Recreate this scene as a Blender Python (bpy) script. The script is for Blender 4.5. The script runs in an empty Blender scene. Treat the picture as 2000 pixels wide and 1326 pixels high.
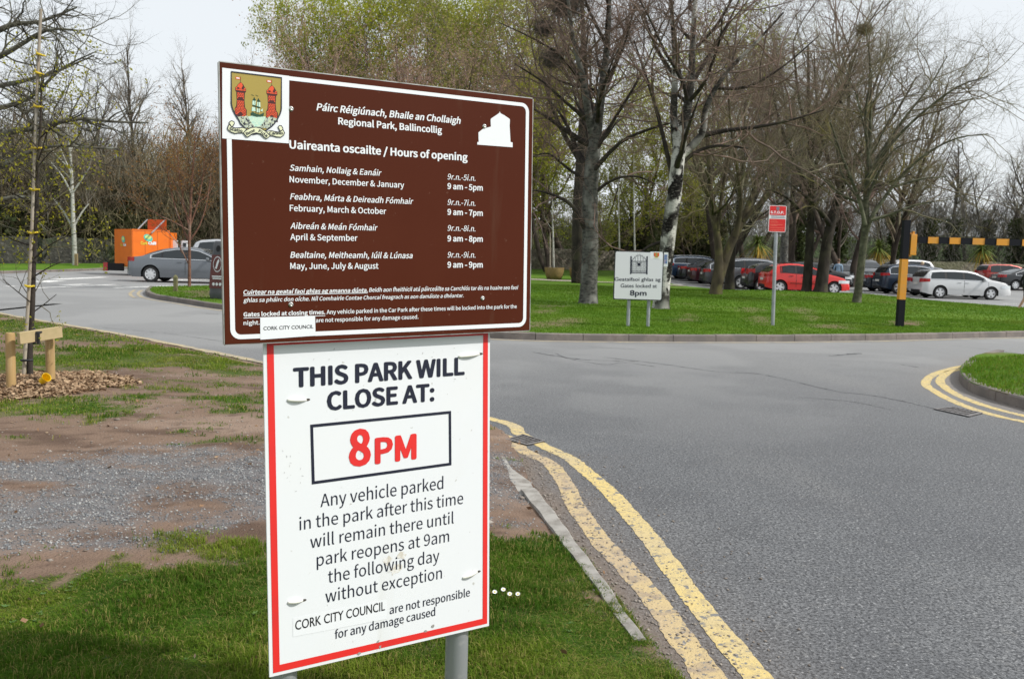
import bpy, bmesh, math, random, os
import numpy as np
from mathutils import Vector, Matrix
R_ = math.radians
random.seed(7); RNG = np.random.default_rng(11)
SC = bpy.context.scene
COL = SC.collection

# ---------------------------------------------------------------- camera
FPX, CAMH = 1800.0, 1.6                     # focal length in pixels of a 2000 px wide frame
PITCH, ROLL = math.atan(165 / FPX), 0.028
CW = Matrix.Rotation(math.pi / 2 - PITCH, 4, 'X') @ Matrix.Rotation(ROLL, 4, 'Z')
cam_d = bpy.data.cameras.new('camera')
cam_d.sensor_width = 36; cam_d.sensor_fit = 'HORIZONTAL'; cam_d.lens = 36 * FPX / 2000
cam_d.clip_start = 0.05; cam_d.clip_end = 4000
cam_d.dof.use_dof = True; cam_d.dof.focus_distance = 2.55; cam_d.dof.aperture_fstop = 16.0
cam = bpy.data.objects.new('camera', cam_d); COL.objects.link(cam)
cam.matrix_world = Matrix.Translation((0, 0, CAMH)) @ CW
SC.camera = cam

# ---------------------------------------------------------------- light
SUN_AZ, SUN_EL = R_(104), R_(44)            # azimuth clockwise from +Y
sun_dir = Vector((math.sin(SUN_AZ) * math.cos(SUN_EL), math.cos(SUN_AZ) * math.cos(SUN_EL), math.sin(SUN_EL)))
sl = bpy.data.lights.new('sun', 'SUN'); sl.energy = 4.2; sl.angle = R_(0.8); sl.color = (1.0, .965, .91)
so = bpy.data.objects.new('sun', sl); COL.objects.link(so)
so.rotation_euler = sun_dir.to_track_quat('Z', 'Y').to_euler()
w = bpy.data.worlds.new('World'); SC.world = w; w.use_nodes = True
nt = w.node_tree; nt.nodes.clear()
sky = nt.nodes.new('ShaderNodeTexSky'); sky.sky_type = 'NISHITA'; sky.sun_disc = False
sky.sun_elevation = SUN_EL; sky.sun_rotation = SUN_AZ; sky.dust_density = 4.0; sky.air_density = 1.0; sky.ozone_density = 1.0
veil = nt.nodes.new('ShaderNodeMix'); veil.data_type = 'RGBA'; veil.inputs[0].default_value = 0.84
veil.inputs[7].default_value = (8.9, 9.3, 9.6, 1)      # thin bright cloud over the blue
nt.links.new(sky.outputs[0], veil.inputs[6])
bg = nt.nodes.new('ShaderNodeBackground'); bg.inputs[1].default_value = 0.11
wo = nt.nodes.new('ShaderNodeOutputWorld')
nt.links.new(veil.outputs[2], bg.inputs[0]); nt.links.new(bg.outputs[0], wo.inputs[0])
SC.view_settings.view_transform = 'Standard'; SC.view_settings.look = 'None'
SC.view_settings.exposure = 0.0; SC.view_settings.gamma = 1.0; SC.view_settings.use_curve_mapping = False
SC.cycles.max_bounces = 6; SC.cycles.diffuse_bounces = 2; SC.cycles.glossy_bounces = 2
SC.cycles.transmission_bounces = 3; SC.cycles.caustics_reflective = False; SC.cycles.caustics_refractive = False
SC.cycles.sample_clamp_indirect = 4.0

# ---------------------------------------------------------------- pixel <-> world
CW3 = CW.to_3x3()
def ray(px, py):
    return (CW3 @ Vector(((px - 1000) / FPX, -(py - 663) / FPX, -1))).normalized()
def sstep(a, b, x):
    t = np.clip((x - a) / (b - a), 0, 1); return t * t * (3 - 2 * t)
def zt(y):                                   # the land rises gently beyond the cars
    return 0.42 * sstep(52, 72, y) + 0.25 * sstep(72, 95, y)
def G(px, py, h=0.0):                        # pixel -> point on the ground (h above it)
    d = ray(px, py); t0 = 0.0; p = Vector((0, 0, CAMH)); t = 1.0
    while t < 400:
        q = p + d * t
        if q.z <= zt(q.y) + h:
            lo, hi = t0, t
            for _ in range(30):
                m = (lo + hi) / 2; q = p + d * m
                if q.z <= zt(q.y) + h: hi = m
                else: lo = m
            return p + d * hi
        t0 = t; t *= 1.05
    return p + d * t
def D(px, py, y):                            # pixel -> point at distance y along +Y
    d = ray(px, py); return Vector((0, 0, CAMH)) + d * (y / d.y)

# ---------------------------------------------------------------- numpy noise
def _hash(ix, iy, seed):
    n = (ix.astype(np.int64) * 374761393 + iy.astype(np.int64) * 668265263 + seed * 974711) & 0x7fffffff
    n = ((n ^ (n >> 13)) * 1274126177) & 0x7fffffff
    return ((n ^ (n >> 16)) & 0xffff) / 65535.0
def vnoise(x, y, seed=0):
    ix, iy = np.floor(x), np.floor(y); fx, fy = x - ix, y - iy
    fx = fx * fx * (3 - 2 * fx); fy = fy * fy * (3 - 2 * fy)
    a = _hash(ix, iy, seed); b = _hash(ix + 1, iy, seed); c = _hash(ix, iy + 1, seed); d = _hash(ix + 1, iy + 1, seed)
    return (a * (1 - fx) + b * fx) * (1 - fy) + (c * (1 - fx) + d * fx) * fy
def fbm(x, y, seed=0, oct=4):
    s = 0; a = .5; t = 0
    for i in range(oct):
        s = s + a * vnoise(x * 2 ** i, y * 2 ** i, seed + i); t += a; a *= .55
    return s / t
def pdist(x, y, poly):                       # signed distance to a plan polygon, positive inside
    P = np.array([(p[0], p[1]) for p in poly]); n = len(P)
    best = np.full(x.shape, 1e9); ins = np.zeros(x.shape, bool)
    for i in range(n):
        a, b = P[i], P[(i + 1) % n]; e = b - a
        t = np.clip(((x - a[0]) * e[0] + (y - a[1]) * e[1]) / (e @ e + 1e-12), 0, 1)
        best = np.minimum(best, np.hypot(x - a[0] - t * e[0], y - a[1] - t * e[1]))
        c = (a[1] > y) != (b[1] > y)
        with np.errstate(divide='ignore', invalid='ignore'):
            ins ^= c & (x < (b[0] - a[0]) * (y - a[1]) / (b[1] - a[1] + 1e-15) + a[0])
    return np.where(ins, best, -best)

# ---------------------------------------------------------------- materials
MATS = {}
def M(name, col, rough=.6, metal=0.0, spec=.5, var=(), bump=None, coat=0.0, trans=0.0, emit=None, coords='Object', attr=None, alpha=1.0):
    """Principled with procedural variation. var: (scale, detail, colour, lo, hi[, stretch]) noise layers; bump: (scale, strength, distance)."""
    if name in MATS: return MATS[name]
    m = bpy.data.materials.new(name); m.use_nodes = True
    n, l = m.node_tree.nodes, m.node_tree.links
    b = n['Principled BSDF']
    b.inputs['Base Color'].default_value = (*col, 1); b.inputs['Roughness'].default_value = rough
    b.inputs['Metallic'].default_value = metal; b.inputs['Specular IOR Level'].default_value = spec
    b.inputs['Coat Weight'].default_value = coat; b.inputs['Coat Roughness'].default_value = .06
    b.inputs['Transmission Weight'].default_value = trans
    tc = n.new('ShaderNodeTexCoord').outputs[coords]
    src = None
    def rgb(c):
        q = n.new('ShaderNodeRGB'); q.outputs[0].default_value = (*c, 1); return q.outputs[0]
    if var or attr: src = rgb(col)
    for v in var:
        sc, det, c2, lo, hi = v[:5]
        vec = tc
        if len(v) > 5:
            mp = n.new('ShaderNodeMapping'); mp.inputs['Scale'].default_value = v[5]; l.new(tc, mp.inputs[0]); vec = mp.outputs[0]
        t = n.new('ShaderNodeTexNoise'); t.inputs['Scale'].default_value = sc; t.inputs['Detail'].default_value = det
        l.new(vec, t.inputs['Vector'])
        mr = n.new('ShaderNodeMapRange'); mr.inputs[1].default_value = lo; mr.inputs[2].default_value = hi; mr.clamp = True
        l.new(t.outputs[0], mr.inputs[0])
        mx = n.new('ShaderNodeMix'); mx.data_type = 'RGBA'
        l.new(mr.outputs[0], mx.inputs[0]); l.new(src, mx.inputs[6]); l.new(rgb(c2), mx.inputs[7]); src = mx.outputs[2]
    if attr:                                  # (attribute name, colour at 1)
        for an, c2 in attr:
            a = n.new('ShaderNodeAttribute'); a.attribute_name = an
            mx = n.new('ShaderNodeMix'); mx.data_type = 'RGBA'
            l.new(a.outputs['Fac'], mx.inputs[0]); l.new(src, mx.inputs[6]); l.new(rgb(c2), mx.inputs[7]); src = mx.outputs[2]
    if src is not None: l.new(src, b.inputs['Base Color'])
    if bump:
        t = n.new('ShaderNodeTexNoise'); t.inputs['Scale'].default_value = bump[0]; t.inputs['Detail'].default_value = 6
        l.new(tc, t.inputs['Vector'])
        bp = n.new('ShaderNodeBump'); bp.inputs['Strength'].default_value = bump[1]; bp.inputs['Distance'].default_value = bump[2]
        l.new(t.outputs[0], bp.inputs['Height']); l.new(bp.outputs[0], b.inputs['Normal'])
    if name.startswith('leaf_') or name.endswith('_blade'):      # thin leaves let some light through
        tl = n.new('ShaderNodeBsdfTranslucent'); ms = n.new('ShaderNodeMixShader'); ms.inputs[0].default_value = .45
        if src is not None: l.new(src, tl.inputs[0])
        else: tl.inputs[0].default_value = (*col, 1)
        l.new(b.outputs[0], ms.inputs[1]); l.new(tl.outputs[0], ms.inputs[2]); l.new(ms.outputs[0], n['Material Output'].inputs[0])
    MATS[name] = m; return m

# ---------------------------------------------------------------- objects
def tag(o, label, cat, group=None, kind=None):
    o['label'] = label; o['category'] = cat
    if group: o['group'] = group
    if kind: o['kind'] = kind
    return o
def thing(name, label, cat, loc=(0, 0, 0), rz=0.0, group=None, s=1.0):
    o = bpy.data.objects.new(name, None); o.empty_display_size = .2; COL.objects.link(o)
    o.location = loc; o.rotation_euler = (0, 0, rz); o.scale = (s, s, s)
    return tag(o, label, cat, group)
def link(name, me, mat, parent=None, smooth=False):
    o = bpy.data.objects.new(name, me); COL.objects.link(o)
    if mat is not None:
        for q in (mat if isinstance(mat, (list, tuple)) else [mat]): me.materials.append(q)
    if parent is not None: o.parent = parent
    if smooth: me.polygons.foreach_set('use_smooth', np.ones(len(me.polygons), bool))
    return o
def npmesh(name, V, Fs, attrs=None):
    """V (n,3); Fs: list of (m,k) index arrays."""
    me = bpy.data.meshes.new(name); V = np.asarray(V, np.float32)
    me.vertices.add(len(V)); me.vertices.foreach_set('co', V.ravel())
    Fs = [np.asarray(f, np.int32) for f in Fs if len(f)]
    tot = sum(len(f) for f in Fs); nl = sum(f.size for f in Fs)
    me.loops.add(nl); me.polygons.add(tot)
    me.loops.foreach_set('vertex_index', np.concatenate([f.ravel() for f in Fs]))
    lt = np.concatenate([np.full(len(f), f.shape[1], np.int32) for f in Fs])
    ls = np.concatenate([[0], np.cumsum(lt)[:-1]]).astype(np.int32)
    me.polygons.foreach_set('loop_start', ls); me.polygons.foreach_set('loop_total', lt)
    me.update(calc_edges=True); me.validate()
    for k, a in (attrs or {}).items():
        at = me.attributes.new(k, 'FLOAT', 'POINT'); at.data.foreach_set('value', np.asarray(a, np.float32))
    return me
class MB:
    """Collects shapes into one mesh."""
    def __init__(s): s.v = []; s.f = []; s.m = []
    def add(s, vs, fs, mi=0):
        b = len(s.v); s.v += [tuple(x) for x in vs]; s.f += [tuple(b + i for i in f) for f in fs]; s.m += [mi] * len(fs); return s
    def box(s, c, d, rz=0.0, mi=0, bev=0.0, mat=None):
        x, y, z = d[0] / 2, d[1] / 2, d[2] / 2; e = min(bev, x * .9, y * .9, z * .9)
        if e <= 0:
            vs = [(i, j, k) for k in (-z, z) for i, j in ((-x, -y), (x, -y), (x, y), (-x, y))]
            fs = [(3, 2, 1, 0), (4, 5, 6, 7), (0, 1, 5, 4), (1, 2, 6, 5), (2, 3, 7, 6), (3, 0, 4, 7)]
        else:
            bm = bmesh.new(); bmesh.ops.create_cube(bm, size=1)
            for v in bm.verts: v.co = Vector((v.co.x * 2 * x, v.co.y * 2 * y, v.co.z * 2 * z))
            bmesh.ops.bevel(bm, geom=bm.edges[:], offset=e, segments=2, affect='EDGES', profile=.5)
            bm.verts.index_update(); vs = [v.co.copy() for v in bm.verts]; fs = [[v.index for v in f.verts] for f in bm.faces]; bm.free()
        T = (mat or Matrix.Rotation(rz, 4, 'Z'))
        return s.add([Vector(c) + (T.to_3x3() @ Vector(v)) for v in vs], fs, mi)
    def tube(s, pts, rs, k=10, mi=0, cap=True):
        pts = [Vector(p) for p in pts]
        if not isinstance(rs, (list, tuple)): rs = [rs] * len(pts)
        b = len(s.v); n = len(pts); ref = None
        for i, p in enumerate(pts):
            t = (pts[min(i + 1, n - 1)] - pts[max(i - 1, 0)]).normalized()
            if ref is None: ref = Vector((0, 0, 1)) if abs(t.z) < .9 else Vector((1, 0, 0))
            u = t.cross(ref).normalized(); v = t.cross(u).normalized(); ref = -v if False else ref
            s.v += [tuple(p + (u * math.cos(2 * math.pi * j / k) + v * math.sin(2 * math.pi * j / k)) * rs[i]) for j in range(k)]
        for i in range(n - 1):
            for j in range(k):
                s.f.append((b + i * k + j, b + i * k + (j + 1) % k, b + (i + 1) * k + (j + 1) % k, b + (i + 1) * k + j)); s.m.append(mi)
        if cap:
            s.f.append(tuple(b + j for j in reversed(range(k)))); s.f.append(tuple(b + (n - 1) * k + j for j in range(k))); s.m += [mi, mi]
        return s
    def lathe(s, prof, c=(0, 0, 0), k=24, axis='Z', mi=0):
        b = len(s.v)
        for r, h in prof:
            for j in range(k):
                a = 2 * math.pi * j / k; q = (r * math.cos(a), r * math.sin(a), h)
                if axis == 'Y': q = (q[0], q[2], q[1])
                s.v.append((c[0] + q[0], c[1] + q[1], c[2] + q[2]))
        for i in range(len(prof) - 1):
            for j in range(k):
                s.f.append((b + i * k + j, b + i * k + (j + 1) % k, b + (i + 1) * k + (j + 1) % k, b + (i + 1) * k + j)); s.m.append(mi)
        return s
    def prism(s, poly, dz, mi=0):             # poly: list of 3D points (planar), dz: Vector extrusion
        n = len(poly); dz = Vector(dz); P = [Vector(p) for p in poly]
        return s.add(P + [p + dz for p in P], [tuple(reversed(range(n))), tuple(range(n, 2 * n))] + [(i, (i + 1) % n, n + (i + 1) % n, n + i) for i in range(n)], mi)
    def build(s, name, mat, parent=None, smooth=False, off=None, angle=None):
        me = bpy.data.meshes.new(name)
        vs = s.v if off is None else [(x - off[0], y - off[1], z - off[2]) for x, y, z in s.v]
        me.from_pydata(vs, [], s.f); me.update()
        bm = bmesh.new(); bm.from_mesh(me); bmesh.ops.recalc_face_normals(bm, faces=bm.faces); bm.to_mesh(me); bm.free()
        o = link(name, me, mat, parent, smooth)
        if len(set(s.m)) > 1: me.polygons.foreach_set('material_index', s.m)
        if smooth and angle:
            bm = bmesh.new(); bm.from_mesh(me)
            for e in bm.edges:
                if len(e.link_faces) == 2 and e.calc_face_angle(0) > angle: e.smooth = False
            bm.to_mesh(me); bm.free()
        return o

# ---------------------------------------------------------------- lettering
FONTS = {}
def font(fn):
    if fn not in FONTS:
        f = None
        try: f = fn and bpy.data.fonts.load(os.path.join(bpy.utils.system_resource('DATAFILES', path='fonts'), fn))
        except Exception: f = None
        FONTS[fn] = f
    return FONTS[fn]
HUM, GRO = 'Noto Sans CJK Regular.woff2', None
CAP = {}
def textgeo(s, fn, bold=0.0, shear=0.0):
    """(verts (n,2) with cap height 1 and left edge 0, faces, width)"""
    def raw(t, bo, sh):
        c = bpy.data.curves.new('t', 'FONT'); c.body = t; f = font(fn)
        if f: c.font = f
        c.resolution_u = 3; c.shear = sh; c.offset = bo
        o = bpy.data.objects.new('t', c); COL.objects.link(o)
        me = bpy.data.meshes.new_from_object(o.evaluated_get(bpy.context.evaluated_depsgraph_get()))
        bpy.data.objects.remove(o); bpy.data.curves.remove(c)
        v = np.array([q.co[:] for q in me.vertices]); fs = [tuple(p.vertices) for p in me.polygons]
        bpy.data.meshes.remove(me); return v, fs
    if fn not in CAP: CAP[fn] = raw('H', 0, 0)[0][:, 1].max()
    v, fs = raw(s, bold * CAP[fn], shear)
    v = v[:, :2] / CAP[fn]; v[:, 0] -= v[:, 0].min()
    return v, fs, v[:, 0].max()
class Plane:
    """A flat sign face in space: px() maps a pixel onto it, at(u, v, off) gives the 3D point."""
    def __init__(s, O, U, V):
        s.O, s.U, s.V = Vector(O), Vector(U).normalized(), Vector(V); s.N = s.U.cross(s.V).normalized(); s.V = s.N.cross(s.U)
    def px(s, x, y):
        c = Vector((0, 0, CAMH)); d = ray(x, y); t = (s.O - c).dot(s.N) / d.dot(s.N); q = c + d * t - s.O
        return q.dot(s.U), q.dot(s.V)
    def at(s, u, v, off=0.0): return s.O + s.U * u + s.V * v + s.N * off
    def poly(s, pts, off, mb, mi=0):
        n = len(pts); mb.add([s.at(u, v, off) for u, v in pts], [tuple(range(n))], mi)
    def ppoly(s, pts, off, mb, mi=0): s.poly([s.px(*p) for p in pts], off, mb, mi)
    def ring(s, outer, inner, off, mb, mi=0):
        n = len(outer); mb.add([s.at(u, v, off) for u, v in list(outer) + list(inner)], [(i, (i + 1) % n, n + (i + 1) % n, n + i) for i in range(n)], mi)
    def stroke(s, pts, wd, off, mb, mi=0, closed=False):
        P = [Vector((*p, 0)) for p in pts]; n = len(P); L = []; Rr = []
        for i in range(n):
            a = P[i - 1] if (i > 0 or closed) else P[i]; b = P[(i + 1) % n] if (i < n - 1 or closed) else P[i]
            t = (b - a).normalized(); q = Vector((-t.y, t.x, 0)) * wd / 2; L.append(P[i] + q); Rr.append(P[i] - q)
        m = n if closed else n - 1
        mb.add([s.at(p.x, p.y, off) for p in L + Rr], [(i, n + i, n + (i + 1) % n, (i + 1) % n) for i in range(m)], mi)
    def text(s, t, left, right_x, cap, off, fn=HUM, bold=0.0, shear=0.0, base=None, tilt=None):
        """left: pixel of the baseline's left end; right_x: pixel x where the line ends; cap: cap height in pixels there"""
        u0, v0 = s.px(*left)
        u1 = u0
        lo, hi = u0, u0 + 3
        if tilt is None: du, dv = 1.0, 0.0
        else:
            q = s.px(*tilt); L = math.hypot(q[0] - u0, q[1] - v0); du, dv = (q[0] - u0) / L, (q[1] - v0) / L
        for _ in range(40):
            m = (lo + hi) / 2; p = proj(s.at(u0 + (m - u0) * du, v0 + (m - u0) * dv))
            if p[0] < right_x: lo = m
            else: hi = m
        h = s.px(left[0], left[1] - cap); ch = h[1] - v0
        v, fs, wd = textgeo(t, fn, 0.0, shear); k = (lo - u0) / (wd + 2 * bold)
        mb = MB(); B = bold * 1.25
        for j, (bx, by) in enumerate(((0, 0), (B, 0), (-B, 0), (0, B * .8), (0, -B * .8), (B * .7, B * .6), (-B * .7, -B * .6), (B * .7, -B * .6), (-B * .7, B * .6)) if bold > .02 else ((0, 0), (B, 0), (-B, 0), (0, B * .6), (0, -B * .6)) if bold else ((0, 0),)):   # heavier strokes: the face laid down again, shifted by a hair
            mb.add([s.at(u0 + (x + bx + bold) * k * du - (y + by) * ch * dv, v0 + (y + by) * ch * du + (x + bx + bold) * k * dv, off + j * 1.5e-5) for x, y in v], fs)
        return mb
def proj(P):
    c = CW3.transposed() @ (Vector(P) - Vector((0, 0, CAMH)))
    return 1000 + FPX * c.x / -c.z, 663 - FPX * c.y / -c.z
# ================================================================ SETTING: land, roads, lawns
def smoothline(pts, step=.25):
    """Catmull-Rom through plan points"""
    P = [Vector((p[0], p[1], 0)) for p in pts]; out = []
    for i in range(len(P) - 1):
        a, b, c, d = P[max(i - 1, 0)], P[i], P[i + 1], P[min(i + 2, len(P) - 1)]
        n = max(1, int((c - b).length / step))
        for k in range(n):
            t = k / n
            out.append(.5 * ((2 * b) + (c - a) * t + (2 * a - 5 * b + 4 * c - d) * t * t + (3 * b - a - 3 * c + d) * t ** 3))
    out.append(P[-1]); return out
def gpts(pts, h=0.0): return [G(x, y, h) for x, y in pts]

m_far = M('far_field_grass', (.045, .10, .02), .95, spec=.1, var=[(.15, 4, (.075, .12, .03), .4, .65), (2.5, 5, (.03, .07, .012), .45, .7)])
m_asph = M('asphalt', (.134, .138, .145), .72, spec=.5,
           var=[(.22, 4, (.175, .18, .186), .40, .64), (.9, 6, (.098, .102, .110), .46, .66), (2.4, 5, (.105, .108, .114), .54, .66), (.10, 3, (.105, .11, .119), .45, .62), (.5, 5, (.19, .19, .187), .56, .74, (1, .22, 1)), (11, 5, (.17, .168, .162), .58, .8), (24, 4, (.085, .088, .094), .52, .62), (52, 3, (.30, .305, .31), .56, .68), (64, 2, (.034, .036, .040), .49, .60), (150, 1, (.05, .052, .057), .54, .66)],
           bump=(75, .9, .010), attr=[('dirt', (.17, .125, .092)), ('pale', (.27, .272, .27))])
m_grass_base = M('turf', (.05, .095, .014), .95, spec=.1, var=[(1.2, 5, (.075, .11, .022), .4, .66), (14, 4, (.025, .055, .008), .5, .72), (5, 5, (.085, .095, .03), .62, .8)],
                 bump=(60, .8, .02), attr=[('earth', (.185, .128, .095)), ('pale_earth', (.27, .20, .155)), ('gravel', (.15, .152, .158)), ('mulch', (.26, .17, .10)), ('mud', (.085, .056, .042))])
m_kerb = M('kerb_concrete', (.19, .165, .148), .9, var=[(9, 5, (.15, .125, .11), .45, .7), (60, 3, (.27, .245, .22), .6, .75), (2, 3, (.14, .125, .115), .45, .6)], bump=(80, .4, .004))
m_yellow = M('yellow_road_paint', (.56, .43, .165), .88, var=[(2.5, 5, (.50, .40, .20), .4, .65), (1.1, 4, (.44, .36, .22), .5, .7), (22, 6, (.40, .32, .17), .5, .66), (13, 6, (.17, .165, .155), .605, .645), (48, 4, (.17, .17, .165), .60, .65)], bump=(75, .9, .006))
m_dustyellow = M('dusty_yellow_road_paint', (.47, .36, .185), .9, var=[(1.8, 5, (.40, .31, .20), .38, .62), (9, 6, (.30, .235, .165), .5, .66), (16, 6, (.17, .16, .145), .60, .64), (48, 4, (.17, .165, .155), .60, .65)], bump=(75, .9, .006))
m_oldyellow = M('faded_yellow_paint', (.40, .33, .20), .9, var=[(3, 5, (.26, .23, .19), .45, .65), (30, 4, (.2, .19, .17), .55, .7)])
m_whiteline = M('white_road_paint', (.72, .72, .70), .85, var=[(4, 5, (.3, .3, .3), .5, .72), (40, 4, (.25, .25, .25), .55, .7)])

def gridmesh(x0, x1, y0, y1, st, zf, mask=None):
    xs = np.arange(x0, x1 + st / 2, st); ys = np.arange(y0, y1 + st / 2, st)
    X, Y = np.meshgrid(xs, ys); nx, ny = len(xs), len(ys)
    Z = zf(X, Y)
    idx = np.arange(nx * ny).reshape(ny, nx)
    F = np.stack([idx[:-1, :-1], idx[:-1, 1:], idx[1:, 1:], idx[1:, :-1]], -1).reshape(-1, 4)
    return X.ravel(), Y.ravel(), Z.ravel(), F
def S(o, label, cat): return tag(o, label, cat, kind='structure')

# land reaching the horizon, with low hills
def zland(X, Y):
    d = np.hypot(X, Y)
    return zt(Y) - .06 + (14 * sstep(190, 420, Y) * (0.6 + .8 * vnoise(X / 130 + 9, Y / 130, 3))) * sstep(0, 1, (Y > 0) * 1.0)
xs = np.concatenate([np.linspace(-1500, -140, 18), np.linspace(-120, 120, 41), np.linspace(140, 1500, 18)])
ys = np.concatenate([np.linspace(-200, -20, 6), np.linspace(-10, 140, 61), np.linspace(150, 600, 31), np.linspace(650, 1800, 10)])
X, Y = np.meshgrid(xs, ys); idx = np.arange(X.size).reshape(X.shape)
F = np.stack([idx[:-1, :-1], idx[:-1, 1:], idx[1:, 1:], idx[1:, :-1]], -1).reshape(-1, 4)
S(link('ground', npmesh('ground', np.stack([X.ravel(), Y.ravel(), zland(X, Y).ravel()], 1), [F]), m_far, smooth=True), 'grassy land running back to low grey-green hills', 'ground')

# ---- plan outlines
near_edge = [Vector((-30, 30, 0)), Vector((-20, 24.6, 0))] + gpts([(-170, 580), (0, 615), (255, 660), (510, 712), (760, 765), (960, 832), (1005, 880), (1030, 930), (1054, 968), (1095, 1023), (1135, 1085), (1180, 1142), (1222, 1204), (1330, 1335)]) + [Vector((.78, 2.4, 0)), Vector((.92, 0, 0)), Vector((1.0, -8, 0))]
near_edge = smoothline(near_edge, .2)
near_poly = near_edge + [Vector((-30, -8, 0))]
lawn_front = gpts([(292, 566), (284, 574), (300, 583), (360, 593), (430, 604), (700, 637), (880, 655), (1040, 664), (1300, 667), (1500, 667), (1700, 665), (1860, 661), (2000, 658), (2300, 652)]) + [Vector((45, 22, 0))]
lawn_front = smoothline(lawn_front, .3)
lawn_back = [Vector((45, 30, 0)), Vector((30, 32.5, 0)), Vector((20.3, 35.4, 0)), Vector((18.6, 40.5, 0)), Vector((16.2, 43.3, 0)), Vector((12.0, 44.6, 0)), Vector((10.8, 47, 0)), Vector((9.9, 52, 0)), Vector((9.2, 58, 0)), Vector((8.6, 66, 0)), Vector((8, 78, 0)), Vector((-7, 78, 0)), Vector((-9, 60, 0)), Vector((-7.5, 42, 0)), Vector((-11, 36.5, 0))]
lawn_poly = lawn_front + lawn_back
isl_front = gpts([(1945, 697), (1905, 709), (1880, 726), (1873, 739), (1882, 756), (1903, 769), (1946, 784), (2000, 799), (2100, 826), (2300, 880)])
isl_front = smoothline(isl_front, .12)
isl_poly = isl_front + [Vector((12, 7, 0)), Vector((13, 13, 0)), Vector((9.2, 14.6, 0))]
strip_poly = [Vector(p) for p in ((-24.6, 40, 0), (-24.9, 44, 0), (-24.4, 56, 0), (-20, 63, 0), (-9.5, 66, 0), (-9, 80, 0), (-60, 80, 0), (-60, 36, 0))]

# ---- asphalt sheet (junction, access road and car park)
def dirt_near(X, Y):
    d = -pdist(X, Y, near_poly)
    a = np.exp(-np.clip(d, 0, 9) / .22) * (.55 + .9 * (fbm(X * 2.2, Y * 2.2, 5) - .3)) * (Y < 7.5)
    b = np.exp(-np.clip(-pdist(X, Y, isl_poly), 0, 9) / .25) * (.5 + fbm(X * 2, Y * 2, 6))
    c = np.exp(-np.clip(-pdist(X, Y, lawn_poly), 0, 9) / .2) * .8
    return np.clip(a + b + c, 0, 1)
X, Y, Z, F = gridmesh(-34, 46, -8, 82, .25, lambda X, Y: zt(Y) + 0 * X)
cz = (X.reshape(-1)[F].min(1) > -12) & (X.reshape(-1)[F].max(1) < 14.01) & (Y.reshape(-1)[F].min(1) > -2.01) & (Y.reshape(-1)[F].max(1) < 24.01)
X2, Y2, Z2, F2 = gridmesh(-12, 14, -2, 24, .1, lambda X, Y: zt(Y) + 0 * X)
pale = lambda X, Y: np.clip((fbm(X * .45, Y * .45, 21) - .5) * 1.6, 0, .16) * sstep(5, 12, Y) + .72 * sstep(5, 22, Y)  # random pale patches, plus grazing sheen painted in as lightening with distance
F = F[~cz]
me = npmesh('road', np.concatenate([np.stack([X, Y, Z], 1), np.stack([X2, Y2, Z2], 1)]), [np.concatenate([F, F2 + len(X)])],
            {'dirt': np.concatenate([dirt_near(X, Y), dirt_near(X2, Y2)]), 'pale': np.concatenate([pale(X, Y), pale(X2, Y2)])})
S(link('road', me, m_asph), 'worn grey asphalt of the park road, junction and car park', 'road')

# ---- near verge: grass, earth, gravel and wood chips
def zone(pts): return [Vector((p.x, p.y, 0)) for p in gpts(pts)]
z_front = zone([(-900, 1175), (0, 1152), (150, 1140), (260, 1120), (350, 1135), (420, 1095), (520, 1085), (600, 1095), (760, 1090), (955, 1075), (1060, 1070), (1120, 1080), (1180, 1150), (1235, 1210), (1350, 1340)]) + [Vector((1.5, -8, 0)), Vector((-30, -8, 0))]
z_grav = zone([(-600, 960), (-100, 935), (60, 915), (240, 898), (400, 893), (520, 890), (700, 888), (900, 880), (985, 890), (1030, 935), (1050, 985), (960, 1015), (740, 1035), (520, 1048), (300, 1068), (150, 1092), (0, 1118), (-400, 1160)])
z_mulch = zone([(-60, 760), (0, 748), (100, 742), (200, 744), (262, 757), (210, 777), (100, 790), (0, 795), (-80, 790)])
z_tuft = [zone(q) for q in ([(-80, 792), (40, 800), (130, 790), (190, 795), (235, 828), (180, 838), (80, 830), (-60, 832)],
                            [(225, 783), (300, 780), (330, 792), (260, 797)], [(340, 788), (520, 783), (520, 800), (420, 806)],
                            [(345, 1083), (450, 1072), (455, 1084), (380, 1098)], [(-40, 1118), (30, 1112), (36, 1130), (-40, 1136)])]
z_lush = [zone(q) for q in ([(-80, 628), (120, 636), (60, 655), (-80, 660)], [(-60, 696), (200, 695), (380, 700), (500, 716), (500, 726), (300, 722), (120, 730), (-60, 735)],
                            [(120, 640), (260, 668), (180, 680), (60, 668)], [(260, 672), (420, 700), (360, 702), (240, 690)])]
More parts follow.
